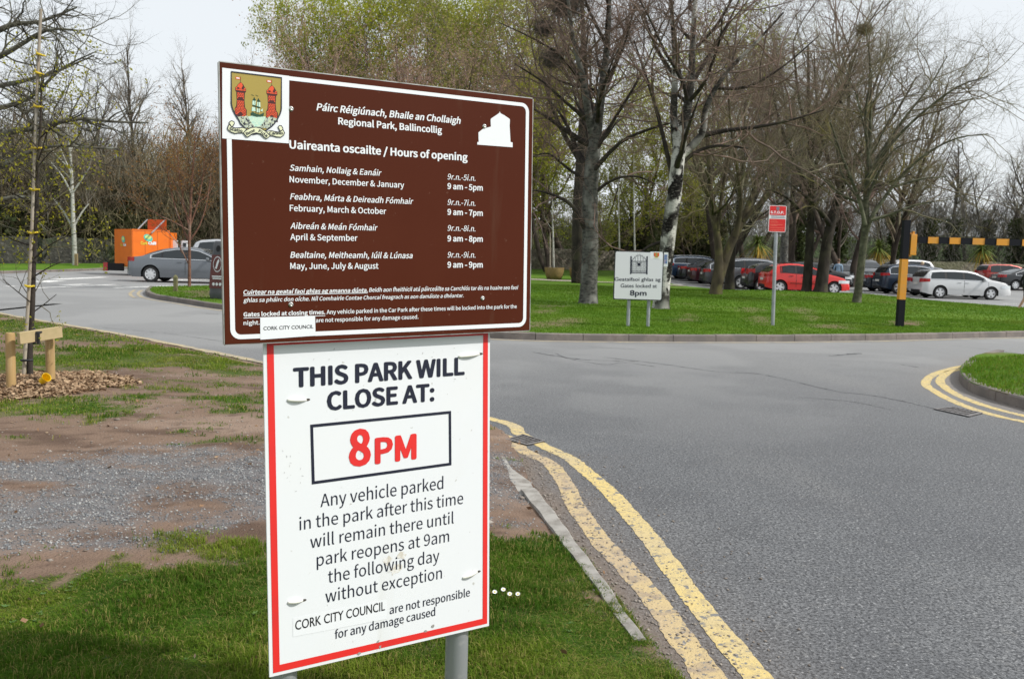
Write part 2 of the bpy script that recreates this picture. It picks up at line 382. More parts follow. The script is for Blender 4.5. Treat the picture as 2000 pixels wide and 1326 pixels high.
def masks(X, Y):
    n1, n2 = fbm(X * 1.6, Y * 1.6, 31), fbm(X * 5, Y * 5, 41)
    n3 = fbm(X * 13, Y * 13, 43, 3)
    gr = sstep(-.16, .16, pdist(X, Y, z_front) - .10 + (n1 - .5) * .9 + (n2 - .5) * .7 + (n3 - .5) * .5)
    back = sstep(9.4, 10.8, Y + (n1 - .5) * 2.4) * np.clip(-.06 + (fbm(X * .45, Y * 1.5, 51) - .47) * 3.4 + (n2 - .5) * 1.6 + (n3 - .5) * .8, 0, .85)
    for q in z_lush: back = np.maximum(back, sstep(-.3, .35, pdist(X, Y, q) + (n1 - .5) * 1.2 + (n2 - .5) * .9 + (n3 - .5) * .6) * .9)
    for q in z_tuft: back = np.maximum(back, sstep(-.14, .2, pdist(X, Y, q) + (n1 - .5) * .4 + (n2 - .5) * .6 + (n3 - .5) * .5))
    sparse = np.clip((fbm(X * 3.1, Y * 4, 61) - .63) * 7, 0, 1) * (Y > 7) * .8
    gr = np.clip(np.maximum(np.maximum(gr, back), sparse), 0, 1) * (1 - .85 * (Y > 9) * (1 - sstep(.12, .42, pdist(X, Y, near_poly) + (n2 - .5) * .2)))
    gr = gr * np.clip(1.25 - 3.2 * np.clip(fbm(X * 3.4, Y * 3.4, 63) - .53, 0, 1), 0.05, 1)
    gv = sstep(-.30, .30, pdist(X, Y, z_grav) + (n1 - .5) * 1.0 + (n2 - .5) * .6) * np.clip(.45 + (fbm(X * 1.6, Y * 2.6, 71) - .42) * 3.0 + (n3 - .5) * .5, 0, 1)
    mu = sstep(-.12, .12, pdist(X, Y, z_mulch) + (n2 - .5) * .5)
    gr = gr * (1 - mu * .93) * (1 - .85 * gv)
    mud = np.clip(np.clip((fbm(X * 1.4, Y * 4, 81) - .52) * 5, 0, 1) * (1 - gv) * (.55 + .45 * (Y < 9)) + np.clip((fbm(X * 9, Y * 14, 83) - .6) * 6, 0, .8), 0, 1)
    return gr, gv, mu, mud
def znear(X, Y):
    e = pdist(X, Y, near_poly)
    return .012 + .05 * sstep(0, .5, e) + (.05 * (fbm(X * 1.1, Y * 1.1, 91) - .5) + .03 * (fbm(X * 5, Y * 5, 93) - .5)) * sstep(0, .8, e) + .07 * sstep(-.2, .9, pdist(X, Y, z_mulch)) * .7
def clipgrid(x0, x1, y0, y1, st, poly, zf):
    X, Y, _, F = gridmesh(x0, x1, y0, y1, st, lambda X, Y: 0 * X)
    d = pdist(X, Y, poly); keep = (d[F] > -st * .75).all(1); F = F[keep]
    u = np.unique(F); mp = np.full(len(X), -1); mp[u] = np.arange(len(u)); F = mp[F]; X, Y, d = X[u], Y[u], d[u]
    # pull rim vertices onto the outline
    P = np.array([(p.x, p.y) for p in poly]); o = np.where(d < 0)[0]
    for i in o:
        a = P; b = np.roll(P, -1, 0); e = b - a
        t = np.clip(((X[i] - a[:, 0]) * e[:, 0] + (Y[i] - a[:, 1]) * e[:, 1]) / ((e * e).sum(1) + 1e-12), 0, 1)
        q = a + e * t[:, None]; k = np.argmin((q[:, 0] - X[i]) ** 2 + (q[:, 1] - Y[i]) ** 2); X[i], Y[i] = q[k]
    return X, Y, zf(X, Y), F
XA, YA, ZA, FA = clipgrid(-16, 1.4, 2.2, 24, .06, near_poly, znear)
gr, gv, mu, mud = masks(XA, YA)
me = npmesh('grass_verge', np.stack([XA, YA, ZA], 1), [FA], {'earth': np.clip(1 - gr, 0, 1), 'pale_earth': np.clip(1 - gr, 0, 1) * np.clip((fbm(XA * .8, YA * 2.2, 87) - .5) * 3, 0, .8), 'gravel': gv * .85, 'mulch': mu, 'mud': mud * .8 * (1 - gr)})
S(link('grass_verge', me, m_grass_base, smooth=True), 'trampled verge of patchy grass, bare pinkish earth and grey gravel', 'verge')
# the parts of the verge behind and beside the camera
X, Y, Z, F = clipgrid(-30, 1.2, -8, 2.2, .4, near_poly, lambda X, Y: .06 + 0 * X)
S(link('grass_verge', npmesh('verge_rear', np.stack([X, Y, Z], 1), [F], {'earth': X * 0}), m_grass_base), 'grass of the near verge continuing below the lower edge of the picture', 'verge')

# ---- lawns
def bump(X, Y): return .17 * np.exp(-((Y - 41.5) / 3.6) ** 2) * sstep(6, 12, X) * (1 - sstep(15.5, 19, X))
def zlawn(X, Y):
    e = pdist(X, Y, lawn_poly)
    return zt(Y) + .115 + .10 * sstep(0, 5, e) * sstep(0, 1, (Y < 60) * 1.0) * .6 + bump(X, Y) * sstep(0, 1.2, e) + .05 * (fbm(X * .5, Y * .5, 15) - .5) * sstep(0, 2, e)
bare = zone([(1050, 610), (1095, 607), (1100, 622), (1050, 626)]), zone([(1332, 625), (1352, 625), (1356, 636), (1338, 640)]), zone([(1455, 612), (1470, 615), (1500, 640), (1480, 645)]), zone([(1548, 615), (1565, 612), (1600, 635), (1585, 640)]), zone([(1580, 645), (1640, 645), (1640, 652), (1580, 652)]), zone([(1752, 634), (1790, 638), (1790, 646), (1745, 644)]), zone([(1040, 640), (1110, 636), (1120, 648), (1040, 650)]), zone([(350, 577), (440, 572), (440, 585), (375, 588)])
def lawn_earth(X, Y):
    a = np.zeros(X.shape); n = fbm(X * 1.5, Y * 1.5, 25)
    for q in bare: a = np.maximum(a, sstep(-.35, .3, pdist(X, Y, q) + (n - .5) * 1.4))
    return np.clip(a * .75 + np.clip((fbm(X * .7, Y * .7, 27) - .70) * 5, 0, .4), 0, 1)
X, Y, Z, F = clipgrid(-15, 46, 17, 79, .35, lawn_poly, zlawn)
m_lawn = M('lawn_turf', (.085, .165, .016), .95, spec=.1, var=[(.5, 5, (.105, .18, .022), .4, .66), (.25, 3, (.06, .13, .012), .45, .65), (6, 5, (.07, .135, .012), .5, .72), (2.2, 5, (.13, .155, .04), .6, .8)], bump=(25, .5, .03), attr=[('earth', (.15, .11, .07))])
S(link('lawn', npmesh('lawn', np.stack([X, Y, Z], 1), [F], {'earth': lawn_earth(X, Y)}), m_lawn, smooth=True), 'mown green lawn under the trees, edged by a kerb', 'lawn')
LAWN = (X, Y)
zisl = lambda X, Y: .115 + .16 * sstep(0, 1.6, pdist(X, Y, isl_poly)) + .03 * fbm(X, Y, 3)
X, Y, Z, F = clipgrid(4, 14, 6, 16, .12, isl_poly, zisl)
S(link('lawn', npmesh('lawn_island', np.stack([X, Y, Z], 1), [F], {'earth': np.clip((fbm(X * 1.7, Y * 1.7, 29) - .55) * 4, 0, .8)}), m_lawn, smooth=True), 'small grass island with a dark kerb at the road edge', 'lawn')
X, Y, Z, F = clipgrid(-60, -9, 36, 81, .6, strip_poly, lambda X, Y: zt(Y) + .11 + 0 * X)
S(link('lawn', npmesh('lawn_strip', np.stack([X, Y, Z], 1), [F], {'earth': X * 0}), m_lawn, smooth=True), 'strip of green grass in front of the far stone wall', 'lawn')

# ---- kerbs
def kerb(line, wd, h, name, label, gap=.92, zoff=0.0, inward=1):
    """stones laid along a plan line, each .9 m, with open joints"""
    L = [Vector((p.x, p.y, 0)) for p in line]; cum = [0]
    for a, b in zip(L, L[1:]): cum.append(cum[-1] + (b - a).length)
    def at(s):
        s = min(max(s, 0), cum[-1]); i = max(0, min(len(L) - 2, int(np.searchsorted(cum, s) - 1)))
        t = (s - cum[i]) / max(cum[i + 1] - cum[i], 1e-9); return L[i].lerp(L[i + 1], t), (L[i + 1] - L[i]).normalized()
    mb = MB(); s = 0.0
    while s < cum[-1] - .05:
        e = min(s + gap, cum[-1]); k = 3; jit = random.uniform(-.006, .006); prof = [(-.004, -.05), (0, h - .02), (.018, h), (wd, h), (wd, -.05)]
        rows = []
        for i in range(k + 1):
            p, t = at(s + .006 + (e - s - .012) * i / k); nrm = Vector((-t.y, t.x, 0)) * inward
            rows.append([p + nrm * a + Vector((0, 0, b + jit * (b > 0) + zt(p.y) + zoff)) for a, b in prof])
        n = len(prof); mb.add([q for r in rows for q in r], [(i * n + j, i * n + j + 1, (i + 1) * n + j + 1, (i + 1) * n + j) for i in range(k) for j in range(n - 1)] + [tuple(range(n)), tuple(reversed(range(k * n, k * n + n)))])
        s = e
    return S(mb.build(name, m_kerb), label, 'kerb')
kerb(lawn_front, .13, .135, 'kerb', 'long weathered concrete kerb along the front of the lawn', zoff=0)
kerb(isl_front, .13, .135, 'kerb', 'dark curved kerb round the small grass island')
kerb([strip_poly[i] for i in (0, 1, 2, 3, 4)], .15, .13, 'kerb', 'kerb along the grass strip by the far stone wall', inward=1)
fl = smoothline(gpts([(1046, 965), (1060, 982), (1092, 1023), (1121, 1064), (1146, 1097), (1183, 1146), (1222, 1204), (1262, 1258)]), .1)
def flush():
    mb = MB(); wds = [.105, .1, .09, .085, .08, .075, .07, .06]
    L = fl; n = len(L); rows = []
    for i, p in enumerate(L):
        t = (L[min(i + 1, n - 1)] - L[max(i - 1, 0)]).normalized(); q = Vector((t.y, -t.x, 0)); wd = .105 - .055 * i / n; hk = .046 - .020 * (i / n) ** 2
        rows.append([p + q * a + Vector((0, 0, b + .006 * math.sin(i * 1.7) - .0)) for a, b in ((-.0, -.06), (0, hk - .01), (.01, hk), (wd, hk - .008), (wd, -.06))])
    mb.add([q for r in rows for q in r], [(i * 5 + j, i * 5 + j + 1, (i + 1) * 5 + j + 1, (i + 1) * 5 + j) for i in range(n - 1) for j in range(4)] + [(0, 1, 2, 3, 4), tuple(range((n - 1) * 5, n * 5))])
    return mb
m_fl = M('flush_kerb_concrete', (.32, .305, .28), .9, var=[(12, 5, (.19, .175, .155), .42, .7), (90, 3, (.36, .34, .31), .58, .75)], bump=(140, .4, .003))
S(flush().build('kerb', m_fl), 'flush concrete edging stone between near grass and road', 'kerb')
slab = MB(); q = gpts([(957, 884), (985, 892), (1000, 915), (1035, 940), (1054, 975), (1040, 970), (985, 962), (975, 940), (978, 922), (960, 897)], .022); slab.prism(q, (0, 0, -.06))
S(slab.build('kerb', m_fl), 'broken concrete slab at the end of the edging stone', 'kerb')

# ---- painted lines
def ribbon(line, wd, z, mat, name, label, cat='road marking', rag=.012, seed=1, broken=None):
    L = [Vector((p.x, p.y, 0)) for p in line]; n = len(L); V = []; Fs = []; s = 0
    fine = []
    for a_, b_ in zip(L, L[1:]):
        m = max(1, int((b_ - a_).length / .018)) if wd > .1 and rag == .012 and b_.y < 16 else 1
        fine += [a_.lerp(b_, k / m) for k in range(m)]
    L = fine + [L[-1]]; n = len(L); cum = np.concatenate([[0], np.cumsum([(b_ - a_).length for a_, b_ in zip(L, L[1:])])])
    f1 = (fbm(cum * 7, cum * 0 + seed * 3.3, seed) - .5) * 2 + (fbm(cum * 34, cum * 0 + seed * 5.1, seed + 3, 3) - .5) * 1.7; f2 = (fbm(cum * 7, cum * 0 + seed * 3.3 + 50, seed) - .5) * 2 + (fbm(cum * 34, cum * 0 + seed * 5.1 + 9, seed + 4, 3) - .5) * 1.7
    for i, p in enumerate(L):
        t = (L[min(i + 1, n - 1)] - L[max(i - 1, 0)]).normalized(); q = Vector((-t.y, t.x, 0))
        a = wd / 2 + rag * f1[i]; b = wd / 2 + rag * f2[i]
        V += [p + q * a, p - q * b]
    for v in V: v.z = zt(v.y) + z
    Fs = [(2 * i, 2 * i + 1, 2 * i + 3, 2 * i + 2) for i in range(n - 1)]
    mb = MB(); mb.add(V, Fs); return S(mb.build(name, mat), label, cat)
y_out = smoothline([Vector((-2.0, 10.4, 0))] + gpts([(959, 818), (1017, 848), (1062, 871), (1113, 895), (1144, 920), (1183, 953), (1225, 998), (1270, 1052), (1332, 1138), (1373, 1192), (1430, 1265), (1480, 1326)]) + [Vector((1.1, 2.2, 0)), Vector((1.2, -2, 0))], .05)
y_in = smoothline([Vector((-2.15, 10.2, 0))] + gpts([(959, 844), (1019, 879), (1072, 903.5), (1101, 940), (1126, 990), (1163, 1043), (1200, 1085), (1249, 1138), (1291, 1188), (1336, 1253), (1377, 1311)]) + [Vector((.86, 2.2, 0)), Vector((.97, -2, 0))], .05)
ribbon(y_out, .125, .0022, m_yellow, 'road_marking', 'outer of two worn yellow lines by the near verge', seed=2)
ribbon(y_in, .125, .0022, m_dustyellow, 'road_marking', 'inner of two worn yellow lines by the near verge', seed=3)
i_out = smoothline(gpts([(1960, 701), (1906, 712), (1870, 717), (1837, 726), (1818, 735), (1809, 744), (1810, 753.5), (1825, 764), (1855, 780.6), (1900, 798.7), (1953, 813.8), (2000, 823.6), (2150, 860), (2300, 905)]), .08)
i_in = smoothline(gpts([(1910, 713.5), (1886, 719.6), (1855, 726), (1840, 737), (1836, 746), (1846, 756.5), (1870, 771.6), (1916, 789.7), (1961, 803), (2000, 812), (2150, 848), (2300, 890)]), .08)
ribbon(i_out, .12, .0022, m_yellow, 'road_marking', 'outer yellow line curving round the small grass island', seed=4)
ribbon(i_in, .12, .0022, m_yellow, 'road_marking', 'inner yellow line curving round the small grass island', seed=5)
off_front = lambda d: [p + Vector(((lawn_front[min(i + 1, len(lawn_front) - 1)] - lawn_front[max(i - 1, 0)]).normalized().y, -(lawn_front[min(i + 1, len(lawn_front) - 1)] - lawn_front[max(i - 1, 0)]).normalized().x, 0)) * d for i, p in enumerate(lawn_front)]
ribbon(off_front(.22)[2:], .1, .005, m_oldyellow, 'road_marking', 'faded yellow line along the lawn kerb, nearest the kerb', seed=6)
ribbon(off_front(.46)[2:18], .1, .005, m_oldyellow, 'road_marking', 'short faded outer yellow line round the nose of the lawn', seed=7)
ne = [p for p in near_edge if p.y > 10.3]
ribbon([p + Vector((.05, .05, 0)) for p in ne], .15, .02, m_oldyellow, 'road_marking', 'pale yellowish edge line along the trampled verge', rag=.04, seed=8)
def wline(a, b, wd, label, z=.006):
    p, q = G(*a), G(*b); ribbon([p.lerp(q, i / 12) for i in range(13)], wd, z, m_whiteline, 'road_marking', label, rag=.02, seed=int(a[0]) % 17)
wline((222, 563), (348, 558), .34, 'long white line on the road beside the grey saloon')
wline((66, 563), (226, 556), .30, 'thin white line on the road left of the grey saloon')
wline((75, 551), (112, 548.5), .8, 'short white dash at the far left junction')
wline((120, 557.5), (170, 555.5), .5, 'middle white dash at the far left junction')
wline((108, 546), (205, 541.5), .6, 'white stop line at the far left junction')
wline((10, 559), (30, 560), .4, 'white dash at the far left edge of the road')
wline((310, 547.5), (416, 546), .6, 'white line on the road behind the grey saloon')
wline((1700, 577), (1810, 582.5), .1, 'thin white bay line between lawn and silver cars')
wline((1850, 590), (1935, 592), .14, 'white bay line in front of the white estate car')
wline((1955, 593), (2080, 596), .2, 'white bay line near the walking person')
wline((1970, 601), (2080, 604), .3, 'broad white line at the edge of the lawn by the walker')
# tar seams and cracks
m_tar = M('tar_seam', (.05, .05, .053), .9, var=[(9, 4, (.13, .135, .14), .45, .6)])
def crack(pts, wd, label, seed): ribbon(smoothline(gpts(pts), .06), wd * .9, .0018, m_tar, 'road_crack', label, 'road crack', rag=wd * .8, seed=seed)
crack([(1180, 698), (1300, 712), (1400, 726), (1470, 729), (1530, 740), (1600, 757), (1645, 766)], .035, 'long dark crack across the junction', 12)
crack([(1640, 766), (1700, 772), (1760, 783), (1800, 792), (1832, 800)], .03, 'dark crack running to the drain grate by the island', 13)
crack([(1040, 688), (1090, 696), (1150, 703), (1240, 706)], .06, 'broad broken crack beside the right edge of the brown sign', 21)
crack([(1085, 690), (1110, 700), (1180, 712), (1215, 708), (1280, 716)], .03, 'forked crack left of the long junction crack', 22)
crack([(1560, 776), (1660, 784), (1740, 800)], .02, 'hairline crack in front of the junction', 23)
crack([(1760, 712), (1795, 718)], .04, 'short crack above the junction', 14)
crack([(1150, 678), (1240, 682)], .02, 'fine crack near the lawn kerb', 15)
crack([(1620, 695), (1680, 690)], .10, 'dark stained patch on the junction asphalt', 16)
crack([(1860, 675), (1930, 683), (2000, 692)], .02, 'fine crack above the small grass island', 17)
crack([(395, 612), (426, 614)], .06, 'short dark crack on the road beside the brown sign', 18)
crack([(200, 640), (330, 652), (440, 668)], .02, 'faint seam along the road by the verge', 19)
# gravel path across the lawn
m_path = M('path_gravel', (.33, .30, .23), .95, var=[(8, 5, (.24, .22, .17), .45, .7)])
pl = [Vector((-4, 54.5, 0)), Vector((1.0, 54.3, 0)), Vector((2.2, 53.4, 0)), Vector((5.5, 52.6, 0)), Vector((9.6, 52, 0))]
mb = MB(); L = smoothline(pl, .5)
mb.add([p + Vector((0, s * .8, float(zlawn(np.array([p.x]), np.array([p.y + s * .8]))[0]) + .03)) for p in L for s in (-1, 1)], [(2 * i, 2 * i + 1, 2 * i + 3, 2 * i + 2) for i in range(len(L) - 1)])
S(mb.build('path', m_path), 'narrow pale gravel path crossing the lawn by the planters', 'path')
def zl(x, y): return float(zlawn(np.array([x]), np.array([y]))[0])
# ================================================================ SIGNS
m_white = M('white_sign_face', (.74, .765, .79), .5, spec=.25, var=[(3, 5, (.75, .77, .78), .5, .75), (1.2, 5, (.70, .71, .70), .55, .75), (7, 4, (.66, .67, .65), .60, .78, (1, 1, .07)), (45, 3, (.5, .5, .48), .70, .76)])
m_whitev = M('white_vinyl', (.76, .785, .81), .45, spec=.25)
m_brown = M('brown_sign_face', (.070, .0145, .0055), .5, spec=.10, var=[(2.2, 5, (.078, .0180, .0075), .42, .7), (1.1, 4, (.062, .013, .005), .5, .7), (60, 3, (.13, .06, .04), .71, .79), (16, 6, (.085, .032, .018), .64, .78, (1, 1, .12))])
m_edge = M('aluminium_edge', (.42, .42, .40), .5, metal=.6, var=[(20, 4, (.2, .2, .17), .5, .7)])
m_galv = M('galvanised_steel', (.36, .38, .40), .48, metal=.55, var=[(5, 5, (.28, .30, .33), .42, .66), (30, 4, (.45, .46, .47), .55, .7)], bump=(70, .1, .002))
m_red = M('red_vinyl', (.72, .028, .025), .4, var=[(8, 5, (.62, .03, .03), .5, .75)])
m_navy = M('navy_vinyl', (.010, .013, .03), .4)
m_black = M('black_vinyl', (.008, .008, .01), .4)
m_gold = M('crest_gold', (.36, .27, .055), .4); m_tower = M('crest_orange', (.72, .085, .022), .4); m_shade = M('crest_dark_red', (.06, .006, .005), .4)
m_mint = M('crest_mint', (.58, .74, .58), .4, var=[(160, 3, (.36, .62, .55), .5, .6, (1, 1, 4))])
m_teal = M('crest_teal', (.30, .52, .50), .4); m_dkgreen = M('crest_dark_green', (.012, .06, .03), .4); m_cream = M('crest_cream', (.72, .74, .50), .4)
m_rock = M('crest_rock', (.55, .60, .42), .4, var=[(170, 2, (.012, .012, .025), .48, .53), (240, 2, (.42, .48, .42), .5, .56)])
m_rivet = M('rivet_metal', (.55, .55, .52), .3, metal=.8)
m_tie = M('cable_tie_plastic', (.72, .72, .66), .4)
m_slot = M('torn_slot_dark', (.07, .06, .05), .9)

U = Vector((0.83692861, 0.54701628, 0.01799112)); V = Vector((-0.01573981, -0.00880248, 0.99983737)); O = Vector((-0.79147303, 2.48716614, 2.08474412))
BP = Plane(O, U, V)                                   # brown board face; u 0..1, v 0..-H
HB = .749
base = BP.at(.5, 0, -.06); base = Vector((base.x, base.y, .05))
sign = thing('information_sign', 'large brown park sign with crest, white border and opening hours on two steel posts', 'sign', base)
mb = MB(); mb.prism([BP.at(u, v, 0) for u, v in ((0, 0), (0, -HB), (1, -HB), (1, 0))], BP.N * -.012)
board = mb.build('board', m_brown, sign, off=base)
mb = MB()                                             # thin bare edge round the panel
for a, b in (((0, 0), (1, 0)), ((1, 0), (1, -HB)), ((1, -HB), (0, -HB)), ((0, -HB), (0, 0))):
    d = Vector((b[0] - a[0], b[1] - a[1])).normalized(); n = Vector((-d.y, d.x)); n = n if n.dot(Vector((.5 - a[0], -HB / 2 - a[1]))) < 0 else -n
    p = [BP.at(a[0] + n.x * t, a[1] + n.y * t, o) for t, o in ((.0005, -.001), (.003, -.001), (.003, -.012), (.0005, -.012))]
    mb.prism(p, BP.at(*b) - BP.at(*a))
mb.build('edge_trim', m_edge, sign, off=base)
def rrect(u0, v0, u1, v1, r, k=6):
    pts = []
    for cx, cy, a0 in ((u1 - r, v1 - r, 0), (u0 + r, v1 - r, 90), (u0 + r, v0 + r, 180), (u1 - r, v0 + r, 270)):
        for i in range(k + 1):
            a = R_(a0 + 90 * i / k); pts.append((cx + r * math.cos(a), cy + r * math.sin(a)))
    return pts
mb = MB(); BP.ring(rrect(.0145, -HB + .0125, 1 - .0145, -.0165, .028), rrect(.0275, -HB + .025, 1 - .0265, -.0275, .017), .0006, mb)
mb.build('border', m_whitev, sign, off=base)
LN = [  # text, left baseline pixel, right x, cap height px, bold, shear
 ('Páirc Réigiúnach, Bhaile an Chollaigh', (618, 215.6), 899.5, 13.2, .035, .2), ('Regional Park, Ballincollig', (660.4, 243.2), 863, 13, .035, 0),
 ('Uaireanta oscailte / Hours of opening', (565, 290), 913, 15.5, .04, 0),
 ('Samhain, Nollaig & Eanáir', (565.7, 333.5), 745, 11.4, .022, .2), ('November, December & January', (565.4, 356.2), 789, 11.7, .022, 0),
 ('Feabhra, Márta & Deireadh Fómhair', (566.4, 389.6), 807, 11.4, .022, .2), ('February, March & October', (565.7, 412.3), 754, 11.7, .022, 0),
 ('Aibreán & Meán Fómhair', (566.8, 446.8), 737.5, 11.4, .022, .2), ('April & September', (566.8, 468.8), 698, 11.7, .022, 0),
 ('Bealtaine, Meitheamh, Iúil & Lúnasa', (566.8, 503.6), 805.8, 11.4, .022, .2), ('May, June, July & August', (566.8, 525.4), 739, 11.7, .022, 0)]
for k, (yi, ye) in enumerate(((350.7, 369.2), (400.4, 419.6), (451, 471.4), (503.2, 522.7))):
    LN += [('9r.n.-%di.n.' % (5, 7, 8, 9)[k], (873.7, yi), 928.3, 11, .01, .2), ('9 am - %dpm' % (5, 7, 8, 9)[k], (873.7, ye), 942.6, 11, .035, 0)]
LN += [('Cuirtear na geataí faoi ghlas ag amanna dúnta.', (475.3, 574.8), 718, 8, .035, .2),
 ('Beidh aon fheithicil atá páirceáilte sa Carrchlós tar éis na huaire seo faoi', (720.5, 570.2), 1012, 7.8, .022, .2),
 ('ghlas sa pháirc don oíche. Níl Comhairle Contae Chorcaí freagrach as aon damáiste a dhéantar.', (475.3, 590.3), 905, 7.8, .022, .2),
 ('Gates locked at closing times.', (475.5, 618.3), 635, 8, .04, 0), ('Any vehicle parked in the Car Park after these times will be locked into the park for the', (637.7, 613.4), 1009, 7.8, .022, 0),
 ('night.', (475.5, 634.8), 507, 7.8, .022, 0), ('are not responsible for any damage caused.', (616.7, 629.6), 817, 7.8, .022, 0)]
for t, lf, rx, cap, bo, sh in LN: BP.text(t, lf, rx, cap, .0007, HUM, bo, sh).build('lettering', m_whitev, sign, off=base)
for a, b in (((475.3, 577.2), (718, 572.2)), ((475.5, 621.2), (635, 616.6))):
    mb = MB(); BP.stroke([BP.px(*a), BP.px(*b)], .0018, .0008, mb); mb.build('underline', m_whitev, sign, off=base)
# white water-tower emblem
T4 = lambda x, y: (730 + .2262 * x, 180 + .2262 * y)
mb = MB(); BP.ppoly([T4(*p) for p in ((893, 455), (893, 433), (905, 433), (903, 350), (945, 317), (1010, 300), (1008, 240), (1012, 230), (1050, 205), (1075, 188), (1084, 180), (1087, 168), (1091, 180), (1098, 187), (1130, 204), (1170, 232), (1175, 242), (1172, 290), (1180, 433), (1198, 436), (1198, 478))], .0007, mb)
mb.build('tower_emblem', m_whitev, sign, off=base)
# council sticker
mb = MB(); BP.ppoly([(508, 620.5), (508.4, 663.4), (616, 655.4), (615.2, 616.8)], .0011, mb); st = mb.build('sticker', m_whitev, sign, off=base)
BP.text('CORK CITY COUNCIL', (514.3, 644.8), 611.8, 7, .0016, GRO, .012).build('lettering', m_black, st, off=base)
for x, y in ((568.6, 213), (946.3, 247.3), (568.3, 594.8), (942.7, 582.6)):
    u, v = BP.px(x, y); c = BP.at(u, v, 0); mb = MB()
    mb.lathe([(0, .0024), (.0022, .0024), (.0026, .0042), (.0050, .0036), (.0066, .0009), (.0072, .0005)], k=16)
    q = BP.N.to_track_quat('Z', 'Y').to_matrix(); mb.v = [tuple(c + q @ Vector(p)) for p in mb.v]
    mb.build('rivet', m_rivet, sign, smooth=True, off=base)
# ---- crest
mb = MB(); BP.ppoly([(433.9, 132.9), (433.9, 270.7), (563.9, 280.6), (564.7, 149)], .0009, mb); crest = mb.build('crest_panel', m_whitev, sign, off=base)
A = lambda x, y: (420 + .1056 * x, 110 + .1056 * y)          # first zoom
B = lambda x, y: (430 + .07 * x, 230 + .07 * y)              # ribbon zoom
SH = [A(297, 290), A(297, 880), A(312, 950), A(335, 1015), A(380, 1100), A(440, 1190)] + [B(560, 175), B(700, 310), B(850, 420), (494, 263), B(1100, 430), B(1280, 360), B(1440, 240), B(1560, 100)] + [A(1150, 1165), A(1195, 1080), A(1215, 1020), A(1222, 970), A(1227, 403)]
mb = MB(); BP.ppoly(SH, .0012, mb); mb.build('shield', m_gold, crest, off=base)
def tower(cx, cy):                                            # offsets in zoom pixels from the dome's top
    a = lambda x, y: A(cx + x, cy + y + .117 * x * .9)
    dk, orr = MB(), MB()
    BP.ppoly([a(*p) for p in ((-8, 0), (-50, 45), (-78, 95), (-98, 98), (-98, 158), (-78, 185), (-70, 330), (-78, 440), (-104, 490), (-108, 620), (112, 668), (116, 500), (84, 455), (74, 330), (82, 190), (104, 165), (102, 105), (84, 95), (55, 40), (15, 0))], .0015, dk)
    BP.ppoly([a(*p) for p in ((0, 8), (-45, 48), (-68, 96), (20, 100), (42, 60), (24, 12))], .0018, orr)
    for x0, x1, y0, y1 in ((-92, -62, 100, 122), (-22, 22, 98, 122), (62, 94, 100, 122), (-90, -52, 130, 150), (-46, 40, 130, 152), (46, 94, 130, 150)): BP.ppoly([a(x0, y0), a(x0, y1), a(x1, y1), a(x1, y0)], .0018, orr)
    r = 0; y = 195
    while y < 640:
        hw = 62 if y < 430 else (70 if y < 470 else 98); hh = 22 if y < 470 else 17; n = 3 if hw < 90 else 4; wd = 2 * hw / n; o = (r % 2) * wd / 2
        x = -hw - o
        while x < hw - 4:
            x0, x1 = max(x + 4, -hw), min(x + wd - 4, hw)
            win = (270 < y < 335 and x1 > -26 and x0 < 26) or (y > 545 and x1 > -28 and x0 < 28)
            if x1 - x0 > 8 and not win and not (y > 600 and x0 < -20): BP.ppoly([a(x0, y), a(x0, y + hh), a(x1, y + hh), a(x1, y)], .0018, orr)
            x += wd
        y += hh + 7; r += 1
    dk.build('tower', m_shade, crest, off=base); o = orr.build('tower_bricks', m_tower, crest, off=base)
    mb = MB(); BP.stroke([BP.px(*a(0, 5)), BP.px(*a(2, -105))], .0009, .0016, mb); mb.build('flagpole', m_black, crest, off=base)
    mb = MB(); BP.ppoly([a(-92, -95), a(-92, -48), a(-4, -48), a(-4, -90)], .0016, mb); mb.build('flag', m_tower, crest, off=base)
    mb = MB(); BP.ppoly([a(-78, -84), a(-78, -60), a(-18, -60), a(-18, -80)], .0019, mb); mb.build('flag_mark', m_whitev, crest, off=base)
tower(468, 487); tower(1045, 545)
mb = MB(); BP.ppoly([A(600, 1120), A(690, 1105), A(930, 1120), A(935, 1190), A(840, 1310), A(720, 1310), A(650, 1210)], .0016, mb); mb.build('water', m_mint, crest, off=base)
mb = MB(); BP.ppoly([A(375, 1095), A(440, 1120), A(600, 1105), A(640, 1190), A(720, 1300), A(680, 1345), A(560, 1325), A(450, 1215)], .0020, mb)
BP.ppoly([A(930, 1150), A(1010, 1120), A(1130, 1150), A(1175, 1135), A(1100, 1265), A(990, 1345), A(800, 1320), A(880, 1240)], .0020, mb); mb.build('rocks', m_rock, crest, off=base)
mb = MB()
for q in (((690, 825), (685, 900), (745, 915), (755, 830)), ((775, 850), (770, 935), (838, 945), (832, 855)), ((680, 940), (672, 1020), (748, 1022), (748, 950)), ((768, 965), (765, 1040), (822, 1045), (825, 975)), ((830, 1010), (880, 970), (875, 1030))): BP.ppoly([A(*p) for p in q], .0020, mb)
mb.build('sails', m_mint, crest, off=base)
mb = MB()
for q in (((690, 820), (720, 765), (757, 822)), ((770, 842), (796, 785), (842, 848)), ((690, 905), (690, 925), (835, 965), (838, 945)), ((655, 1055), (660, 1095), (760, 1125), (890, 1118), (905, 1045), (820, 1085), (740, 1060), (690, 1030))): BP.ppoly([A(*p) for p in q], .0022, mb)
for a, b in (((722, 760), (756, 1060)), ((798, 780), (795, 1080)), ((670, 712), (715, 738)), ((748, 722), (795, 745))): BP.stroke([BP.px(*A(*a)), BP.px(*A(*b))], .0011, .0022, mb)
mb.build('ship', m_dkgreen, crest, off=base)
